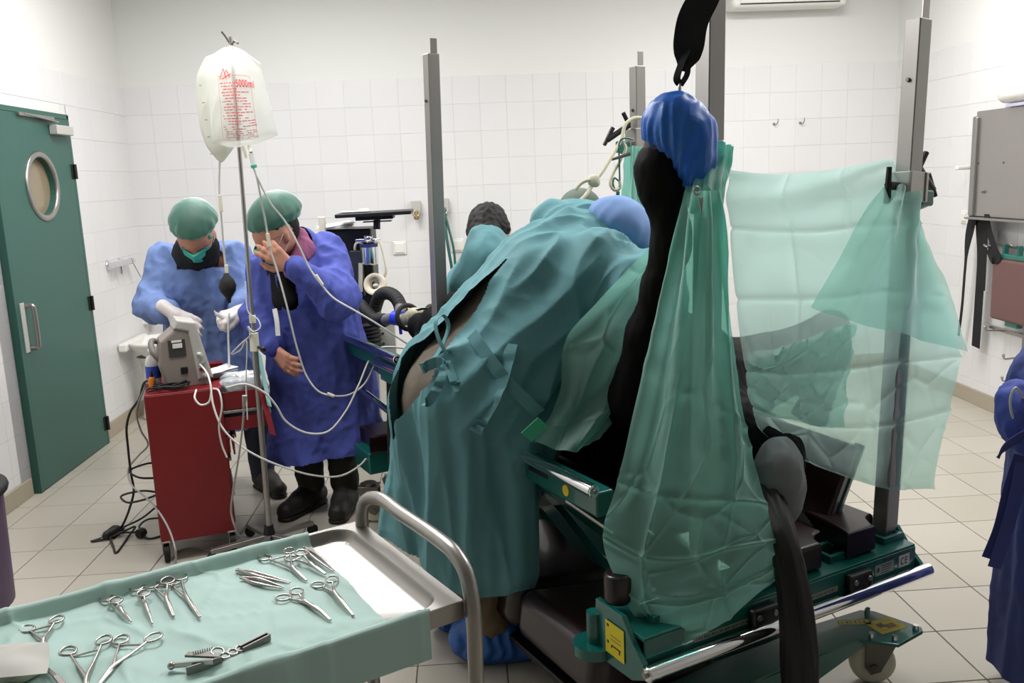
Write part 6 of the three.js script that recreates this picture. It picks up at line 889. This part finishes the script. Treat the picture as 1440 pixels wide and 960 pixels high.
// ---------------------------------------------------------------- anaesthesia machine behind the second assistant
{
  const z = -5.1, t = thing('anaesthesia_machine', 'black anaesthesia machine with chrome vaporiser and top shelf', 'medical machine');
  const rect = (x0, y0, x1, y1, zz, d, m, n, r = 0.006, l) => { void 0; };
  void rect;
  const a = [-0.8321, 1.351, -5.1], b = [-0.5326, -0.0012, -5.1], cx = (a[0] + b[0]) / 2, w = b[0] - a[0];
  const topY = [-0.618, 1.354, -5.1][1];
  part(t, 'cabinet', box(w, topY - 0.62, 0.3, [cx, (topY + 0.62) / 2, z - 0.16], 0.012), M.black);
  part(t, 'lower_cabinet', box(w * 0.95, 0.46, 0.34, [cx, 0.37, z - 0.17], 0.01), M.greyPlastic);
  part(t, 'base', box(w + 0.1, 0.06, 0.5, [cx, 0.1, z - 0.12], 0.01), M.darkSteel);
  for (const [sx, sz] of [[-1, 1], [1, 1], [-1, -1], [1, -1]]) part(t, 'castor', cyl([cx + sx * w * 0.5, 0.045, z - 0.12 + sz * 0.2 - 0.014], [cx + sx * w * 0.5, 0.045, z - 0.12 + sz * 0.2 + 0.014], 0.045, 0.045, 24), M.rubber);
  // swivel tray on top
  const p0 = [-0.7059, 1.4364, -5.05], p1 = [-0.2854, 1.4427, -5.05]; const tr = part(t, 'monitor_tray', [bar(p0, p1, 0.26, 0.022, 0.006), bar(addp(mixp(p0, p1, 0.25), [0, -0.02, 0]), addp(mixp(p0, p1, 0.75), [0, -0.02, 0]), 0.16, 0.026, 0.006)], M.black);
  part(tr, 'tray_post', [cyl([-0.4925, 1.4133, -5.1], [-0.4969, 1.3488, -5.1], 0.02), box(0.16, 0.005, 0.1, [-0.4898, 1.393, -5.1], 0.002)], M.black);
  // vaporiser
  const vc = [-0.5411, 1.2351, -5.02]; part(t, 'vaporiser', lathe([[0, 0.085], [0.024, 0.085], [0.026, 0.07], [0.018, 0.066], [0.018, 0.05], [0.046, 0.045], [0.05, 0.03], [0.05, -0.07], [0.044, -0.08], [0, -0.08]], vc, 28), M.chrome); part(t, 'vaporiser_label', cyl(addp(vc, [0, 0.02, 0]), addp(vc, [0, 0.04, 0]), 0.0515, 0.0515, 28, true), mat(0x2c2a6a, 0.5), 'dark violet band label');
  part(t, 'gas_hose', tube([[-0.5827, 1.2843, -5.03], [-0.6112, 1.2776, -5.03], [-0.6227, 1.2451, -5.04], [-0.6115, 1.2106, -5.06]], 0.007, 24, 8), M.cream); part(t, 'gas_hose', tube([[-0.5013, 1.2895, -5.02], [-0.476, 1.2818, -5], [-0.453, 1.1823, -4.98], [-0.4489, 1.1219, -4.98], [-0.4748, 1.0603, -5]], 0.008, 30, 8), M.cream);
  part(t, 'manifold', bar([-0.6141, 1.2937, -5.03], [-0.4741, 1.2917, -5.03], 0.02, 0.016), M.chrome);
  const fl = part(t, 'flowmeter_block', box(0.07, 0.26, 0.05, [-0.6165, 1.1071, -5.04], 0.006), mat(0x2b2c34, 0.5)); part(fl, 'flow_tube', cyl([-0.5899, 1.168, -4.985], [-0.6013, 1.007, -4.985], 0.012, 0.012, 12), M.greyPlastic); part(fl, 'flow_knob', cyl([-0.6055, 0.9877, -5.01], [-0.6019, 0.9915, -4.98], 0.01, 0.009, 14), mat(0x1f8f4a, 0.4));
  const ab = [-0.5435, 0.7271, -5.02]; part(t, 'absorber_column', box(0.1, 0.3, 0.06, [ab[0] + 0.07, ab[1] - 0.02, ab[2] - 0.02], 0.004), mat(0xc9c8bd, 0.5)); for (let k = 0; k < 4; k++) part(t, 'column_bolt', cyl([ab[0] + 0.05, ab[1] + 0.09 - k * 0.06, ab[2] + 0.01], [ab[0] + 0.05, ab[1] + 0.09 - k * 0.06, ab[2] + 0.016], 0.008, 0.007, 10), M.darkSteel);
  part(t, 'bellows', vtube([[-0.5581, 0.8267, -4.95], [-0.5491, 0.7237, -4.95], [-0.5589, 0.5792, -4.95]], [0.05, 0.05, 0.05], 90, 24, (s) => 1 + 0.1 * Math.sin(s * 60)), M.rubber);
  part(t, 'white_post', box(0.035, 0.6, 0.035, addp([-0.7895, 1.1353, -5], [0, 0, 0]), 0.004), M.cream);
  const corr = (pts, r, n) => vtube(pts, pts.map(() => r), n * 6, 20, (s) => 1 + 0.11 * Math.sin(s * n * 6.283));
  const h1 = thing('breathing_hose', 'black corrugated hose coming from behind the second gown', 'hose'); part(h1, 'hose', corr([[-0.6341, 0.9615, -4.8], [-0.5855, 0.9663, -4.75], [-0.5353, 0.9323, -4.65], [-0.4823, 0.9074, -4.55], [-0.4214, 0.9204, -4.45]], 0.033, 18), M.rubber); part(h1, 'cuff', cyl([-0.4259, 0.9191, -4.46], [-0.3714, 0.9337, -4.42], 0.031, 0.028, 20), mat(0x6e6e70, 0.5));
  const h2 = thing('breathing_hose', 'black corrugated hose arching down to the blue connector', 'hose'); part(h2, 'hose', corr([[-0.5093, 0.9326, -4.85], [-0.4717, 1.0075, -4.75], [-0.4159, 1.0333, -4.65], [-0.3649, 1.014, -4.55], [-0.3397, 0.9664, -4.46], [-0.3461, 0.9362, -4.42]], 0.033, 20), M.rubber); part(h2, 'cuff', cyl([-0.3388, 0.981, -4.46], [-0.3453, 0.9377, -4.41], 0.031, 0.028, 20), mat(0x6e6e70, 0.5));
  const yp = thing('tube_connector', 'bright blue breathing tube connector at the muzzle', 'connector'); part(yp, 'sleeve', cyl([-0.3777, 0.9356, -4.41], [-0.3293, 0.9344, -4.38], 0.036, 0.038, 22), mat(0x2b45e0, 0.35)); part(yp, 'tab', bar([-0.345, 0.9098, -4.38], [-0.3413, 0.8551, -4.38], 0.016, 0.008), mat(0x2b45e0, 0.35)); part(yp, 'ring', torus([-0.297, 0.9479, -4.33], 0.06, 0.012, [0.5, 0.2, 0.8], 28), M.rubber);
  const en = thing('endotracheal_tube', 'pale tube end held in a black ring at the muzzle', 'tube'); part(en, 'tube', vtube([[-0.3282, 0.9303, -4.36], [-0.2974, 0.9408, -4.33], [-0.2615, 0.9681, -4.28], [-0.2277, 0.9796, -4.24]], [0.03, 0.034, 0.036, 0.02], 20, 18), mat(0xb8b39a, 0.5)); part(en, 'cuff', torus([-0.2773, 0.9552, -4.3], 0.036, 0.004, [0.8, -0.2, 0.4], 20), M.cream);
  const tp = thing('tape_roll', 'roll of cream adhesive tape hung on the machine', 'tape'); const c = [-0.5059, 1.0533, -4.9]; const g = lathe([[0.03, -0.025], [0.06, -0.025], [0.062, -0.02], [0.062, 0.02], [0.06, 0.025], [0.03, 0.025], [0.03, -0.025]], [0, 0, 0], 36); g.rotateX(Math.PI / 2 - 0.25); g.rotateY(-0.2); g.translate(...c); part(tp, 'roll', g, mat(0xded3bd, 0.75)); part(tp, 'loose_end', ball(addp(c, [0.004, -0.004, 0.012]), 0.02, 0.6, 14), M.greyPlastic);
  const pp = thing('paper_stack', 'loose white papers lying on top of the machine', 'paper'); for (let k = 0; k < 4; k++) { const q = box(0.2, 0.003, 0.14, [0, 0, 0], 0.0005, [0.02 * k, 0.2 * k - 0.2, 0.03 * k]); q.translate(...addp([-0.7373, 1.3645, -5.15], [0, k * 0.006, 0])); part(pp, 'sheet', q, M.whitePlastic); }
  const p3 = thing('paper_stack', 'single white sheet on the black swivel tray', 'paper'); part(p3, 'sheet', box(0.16, 0.004, 0.12, addp([-0.6053, 1.4481, -5.05], [0, 0.008, 0]), 0.001), M.whitePlastic); part(p3, 'corner', box(0.05, 0.006, 0.06, addp([-0.557, 1.454, -5.05], [0, 0.012, 0]), 0.001), M.whitePlastic);
  // black halter at the muzzle
  const ha = thing('halter', 'black halter straps around the muzzle on the table', 'halter'); part(ha, 'strap', torus([-0.1911, 0.9318, -4.2], 0.085, 0.012, [0.9, -0.1, 0.3], 28), M.black); part(ha, 'strap', ribbon([[-0.2405, 1.012, -4.12], [-0.1991, 1.0198, -4.1], [-0.1533, 1.004, -4.1]], 0.03, [0, 0.4, 1]), M.black); part(ha, 'strap', tube([[-0.2455, 0.797, -4.1], [-0.2549, 0.8661, -4.1], [-0.2318, 0.9162, -4.1]], 0.012, 14, 8), M.black);
}
// ---------------------------------------------------------------- back wall fittings
{
  const ac = thing('air_conditioner', 'white split air conditioner high on the back wall', 'air conditioner'); const x0 = 2.007, x1 = 2.86, yb = 2.745;
  part(ac, 'housing', box(x1 - x0, 0.29, 0.2, [(x0 + x1) / 2, yb + 0.145, ZB + 0.105], 0.03), M.whitePlastic); part(ac, 'air_flap', box(x1 - x0 - 0.12, 0.035, 0.012, [(x0 + x1) / 2, yb + 0.045, ZB + 0.207], 0.004), M.whitePlastic); part(ac, 'outlet_gap', box(x1 - x0 - 0.12, 0.008, 0.01, [(x0 + x1) / 2, yb + 0.024, ZB + 0.205], 0.002), M.black);
  for (const [i, x] of [2.397, 2.601].entries()) { const h = thing('wall_hook', i ? 'small wire hook on the back wall, the one nearer the corner' : 'small wire hook on the back wall, the one nearer the blue hoof', 'hook', 'hooks on the back wall'); part(h, 'plate', cyl([x, 1.93, ZB], [x, 1.93, ZB + 0.008], 0.01), M.steel); part(h, 'prong', tube([[x, 1.93, ZB + 0.006], [x + 0.01, 1.925, ZB + 0.03], [x + 0.015, 1.945, ZB + 0.05], [x + 0.015, 1.965, ZB + 0.05]], 0.004, 20, 8), M.steel); }
  const gas = (p, label, hose) => { const g = thing('gas_outlet', label, 'gas outlet'); part(g, 'box', box(0.07, 0.09, 0.06, p, 0.006), M.greyPlastic); part(g, 'coupling', [cyl(addp(p, [0, -0.04, 0.02]), addp(p, [0, -0.09, 0.04]), 0.026, 0.018, 16)], hose ? M.tableGreen : mat(0x8a6f3a, 0.4, 0.6)); part(g, 'connector', torus(addp(p, [0, -0.05, 0.04]), 0.022, 0.008, [0, 0.2, 1], 20), M.steel); return g; };
  gas([-0.35, 1.42, ZB + 0.034], 'grey wall gas outlet with a brass coupling', false); gas([-0.14, 1.43, ZB + 0.034], 'grey wall gas outlet feeding the green hose', true);
  const gh = thing('gas_hose', 'pair of thin green hoses hanging from the wall outlet', 'hose'); const q = -6.68; part(gh, 'hose', tube([[-0.1441, 1.3733, -6.68], [-0.1379, 1.2838, -6.66], [-0.1282, 1.1532, -6.62], [-0.1057, 0.9673, -6.6], [-0.0887, 0.7782, -6.6], [-0.1083, 0.3965, -6.6]], 0.011, 60, 8), mat(0x14564e, 0.5)); part(gh, 'hose', tube([[-0.1391, 1.3629, -6.67], [-0.1084, 1.2306, -6.64], [-0.083, 1.0988, -6.61], [-0.0777, 0.8866, -6.59], [-0.0808, 0.6163, -6.59], [-0.0947, 0.3425, -6.59]], 0.009, 60, 8), mat(0x14564e, 0.5)); part(gh, 'end_fitting', cyl([-0.1445, 1.3631, -6.67], [-0.1387, 1.268, -6.66], 0.012, 0.009, 14), M.steel); void q;
  for (const [x, l] of [[-0.496, 'white wall socket beside the anaesthesia machine'], [-0.056, 'white wall socket next to the green hoses']]) { const s = thing('wall_socket', l, 'socket'); part(s, 'plate', box(0.1, 0.1, 0.014, [x, 1.115, ZB + 0.011], 0.006), M.whitePlastic); part(s, 'cover', box(0.075, 0.075, 0.012, [x, 1.115, ZB + 0.02], 0.006), M.whitePlastic); }
}
// ---------------------------------------------------------------- left wall: tap and basin
{
  const t = thing('wall_tap', 'chrome wall mixer tap over the white basin', 'tap'); const Y = 1.13;
  for (const z of [-6.12, -6.34]) part(t, 'rosette', lathe([[0, 0], [0.034, 0], [0.03, 0.014], [0.014, 0.018], [0, 0.018]], [0, 0, 0], 20).rotateZ(-Math.PI / 2).translate(WL, Y, z), M.chrome);
  part(t, 'body', [cyl([WL + 0.05, Y, -6.08], [WL + 0.05, Y, -6.4], 0.022), cyl([WL, Y, -6.12], [WL + 0.05, Y, -6.12], 0.015), cyl([WL, Y, -6.34], [WL + 0.05, Y, -6.34], 0.015), cyl([WL + 0.05, Y, -6.23], [WL + 0.05, Y - 0.07, -6.23], 0.013)], M.chrome); part(t, 'lever', [cyl([WL + 0.05, Y, -6.4], [WL + 0.05, Y, -6.45], 0.024), bar([WL + 0.05, Y, -6.44], [WL + 0.09, Y - 0.13, -6.47], 0.012, 0.008)], M.chrome);
  const b = thing('wash_basin', 'white ceramic wash basin in the corner behind the gowned assistant', 'basin'); const P = [-2.322, 0.5535, -6.35];
  const prof = [[0, -0.12], [0.1, -0.12], [0.2, -0.05], [0.25, 0.0], [0.255, 0.02], [0.24, 0.022], [0.2, -0.02], [0.1, -0.08], [0, -0.085]]; const g = lathe(prof, [0, 0, 0], 40); g.scale(0.9, 1, 1); g.translate(WL + 0.24, P[1], -6.32); part(b, 'bowl', g, M.whitePlastic); part(b, 'back_rim', box(0.06, 0.06, 0.44, [WL + 0.04, P[1] + 0.0, -6.32], 0.015), M.whitePlastic); part(b, 'pedestal', lathe([[0.09, 0], [0.1, 0.01], [0.075, 0.15], [0.07, P[1] - 0.15], [0.1, P[1] - 0.1]], [WL + 0.15, 0, -6.32], 28), M.whitePlastic);
  const d = thing('soap_dispenser', 'white soap dispenser on the back wall above the basin', 'dispenser'); const D = [-2.4203, 0.7557, -6.7]; part(d, 'body', box(0.12, 0.2, 0.1, [D[0], D[1], ZB + 0.055], 0.03), M.whitePlastic); part(d, 'lever', box(0.1, 0.03, 0.03, [D[0], D[1] - 0.11, ZB + 0.1], 0.008), M.whitePlastic);
}
// ---------------------------------------------------------------- right wall
{
  const X = WR - 0.02;
  const pan = thing('wall_cabinet', 'brushed stainless steel panel unit mounted on the side wall', 'panel'); const y0 = 1.25, y1 = 1.9;
  part(pan, 'panel', box(0.012, y1 - y0, 0.62, [WR - 0.09, (y0 + y1) / 2, -5.2], 0.005), M.steel); part(pan, 'side_return', box(0.09, y1 - y0 - 0.02, 0.012, [WR - 0.045, (y0 + y1) / 2 - 0.01, -5.51], 0.005), M.steel); part(pan, 'front_edge', box(0.03, y1 - y0 - 0.03, 0.05, [WR - 0.1, (y0 + y1) / 2 - 0.015, -5.5], 0.012), M.steelDull); part(pan, 'shelf_lip', box(0.1, 0.012, 0.6, [WR - 0.1, y0 - 0.01, -5.2], 0.004), M.steelDull);
  for (const [y, z] of [[1.58, -5.46], [1.58, -5.2]]) part(pan, 'rivet', cyl([WR - 0.1, y, z], [WR - 0.085, y, z], 0.006), M.darkSteel);
  const hd = thing('wall_holder', 'small white holder sticking out beside the steel panel', 'holder'); part(hd, 'arm', box(0.16, 0.025, 0.04, [WR - 0.08, 1.555, -5.6], 0.008), M.whitePlastic); part(hd, 'bracket', box(0.03, 0.06, 0.05, [WR - 0.015, 1.54, -5.6], 0.006), M.whitePlastic);
  const rl = thing('towel_roll', 'clear wrapped white roll on the wall above the steel panel', 'roll'); part(rl, 'roll', vtube([[3.25, 1.9761, -5.2215], [3.25, 1.9813, -5.1467], [3.25, 1.9848, -5.0155], [3.25, 1.982, -4.8298]], [0.05, 0.062, 0.062, 0.062], 30, 24, (s, a) => 1 + 0.06 * n3(Math.cos(a) * 4, Math.sin(a) * 4, s * 9)), M.whitePlastic); part(rl, 'shelf', box(0.12, 0.02, 0.3, addp([3.28, 1.9094, -5.0211], [0, 0, 0]), 0.004), mat(0xb9b6cc, 0.5));
  const sw = thing('light_switch', 'white switch on the side wall behind the black straps', 'switch'); part(sw, 'plate', box(0.012, 0.085, 0.085, [3.341, 1.23, -5.7328], 0.004), M.whitePlastic); part(sw, 'rocker', box(0.01, 0.055, 0.05, addp([3.341, 1.23, -5.7328], [-0.008, 0, 0]), 0.003), M.whitePlastic);
  const st = thing('hanging_straps', 'bunch of wide black straps hanging on the side wall', 'strap'); const S = (pts, w, n = 'strap') => part(st, n, ribbon(pts, w, [0, 0.05, 1]), M.blackCloth); const xs = 3.28;
  S([[3.28, 1.4139, -5.431], [3.27, 1.2674, -5.4457], [3.26, 1.0023, -5.3867], [3.27, 0.6812, -5.4022], [3.28, 0.4069, -5.4234]], 0.09); S([[3.27, 1.4099, -5.4292], [3.26, 1.266, -5.4915], [3.25, 1.0826, -5.5285], [3.26, 0.8943, -5.5599], [3.27, 0.6547, -5.587], [3.28, 0.4459, -5.6266]], (s) => lerp(0.09, 0.028, sstep(0.3, 0.55, s))); S([[3.27, 1.4103, -5.3987], [3.25, 1.1842, -5.3425], [3.25, 0.9626, -5.3352], [3.26, 0.7894, -5.3496]], 0.05); S([[3.27, 1.3796, -5.3956], [3.24, 1.1871, -5.2962], [3.23, 1.0551, -5.1926], [3.23, 1.0146, -5.1595], [3.23, 0.9936, -5.2008], [3.24, 1.0563, -5.2828]], 0.05, 'strap_loop'); part(st, 'peg', cyl([3.347, 1.4054, -5.5414], [3.24, 1.4031, -5.3785], 0.008), M.steel); void xs;
  const rk = thing('hook_rail', 'steel wall rail with long hooks above the maroon pad', 'rail'); part(rk, 'rail', bar([3.31, 1.0811, -5.3855], [3.31, 1.0699, -4.9624], 0.02, 0.014, 0.003), M.steel); for (const [a, b] of [[[1390, 348], 0], [[1425, 345], 1]]) { void a; void b; } part(rk, 'hook', tube([[3.31, 1.0655, -5.3537], [3.22, 1.0716, -5.2664], [3.22, 1.0825, -5.2975]], 0.006, 16, 8), M.steel); part(rk, 'hook', tube([[3.31, 1.0805, -5.097], [3.2, 1.0982, -4.9811], [3.2, 1.1128, -5.0098]], 0.006, 16, 8), M.steel);
  const pd = thing('maroon_pad', 'maroon padded board in a green bracket hung on the side wall', 'pad'); const a = [3.27, 1.0066, -5.2306], b = [3.27, 0.6313, -5.1916]; const h = a[1] - b[1]; part(pd, 'pad', box(0.07, h, 0.42, [3.27, (a[1] + b[1]) / 2, a[2] + 0.21], 0.02), mat(0x6b4a48, 0.5)); part(pd, 'bracket', [box(0.05, 0.03, 0.3, [3.27, a[1] + 0.015, a[2] + 0.2], 0.006), box(0.03, 0.07, 0.02, [3.28, a[1] + 0.05, a[2] + 0.06], 0.004), box(0.03, 0.07, 0.02, [3.28, a[1] + 0.05, a[2] + 0.2], 0.004), box(0.04, 0.03, 0.12, [3.27, b[1] - 0.012, a[2] + 0.2], 0.006)], mat(0x2b6d62, 0.45));
  const lr = thing('hook_rail', 'steel upright with three long hooks below the maroon pad', 'rail'); part(lr, 'upright', box(0.02, 0.75, 0.05, addp([3.335, 0.3447, -5.002], [0, 0, 0]), 0.004), M.steelDull); part(lr, 'cross_rail', bar([3.33, 0.5517, -5.3563], [3.33, 0.5488, -4.9624], 0.02, 0.02, 0.003), M.steel);
  for (const [x, y] of [[1386, 463], [1412, 502], [1410, 533]]) { void x; void y; }
  const hk = (p, q) => part(lr, 'hook', [tube([p, mixp(p, q, 0.5), q, addp(q, [-0.005, 0.02, 0])], 0.0055, 16, 8), ball(addp(q, [-0.005, 0.02, 0]), 0.009)], M.steel); hk([3.33, 0.5485, -5.2136], [3.2, 0.5624, -5.1963]); hk([3.33, 0.4168, -5.0157], [3.2, 0.4238, -4.9927]); hk([3.33, 0.2802, -5.0148], [3.2, 0.2878, -4.9925]);
}
// ---------------------------------------------------------------- bin at the left edge
{
  const t = thing('waste_bin', 'tall purple-grey bin with a dark rounded rim by the door wall', 'bin', null, [-1.66, 0, -2.62]); const m = mat(0x5d4a63, 0.5);
  part(t, 'bin', lathe([[0, 0.35], [0.17, 0.35], [0.19, 0.36], [0.2, 0.72], [0.195, 0.72], [0.185, 0.38], [0, 0.37]], [0, 0, 0], 36), m); part(t, 'rim', torus([0, 0.73, 0], 0.2, 0.018, [0, 1, 0], 40), M.rubber); part(t, 'stand', [cyl([0, 0.02, 0], [0, 0.35, 0], 0.04), cyl([0, 0, 0], [0, 0.02, 0], 0.2, 0.19, 32)], M.darkSteel);
}

scene.traverse((o) => { if (o.isMesh) { o.castShadow = true; o.receiveShadow = true; } });
renderer.render(scene, camera);
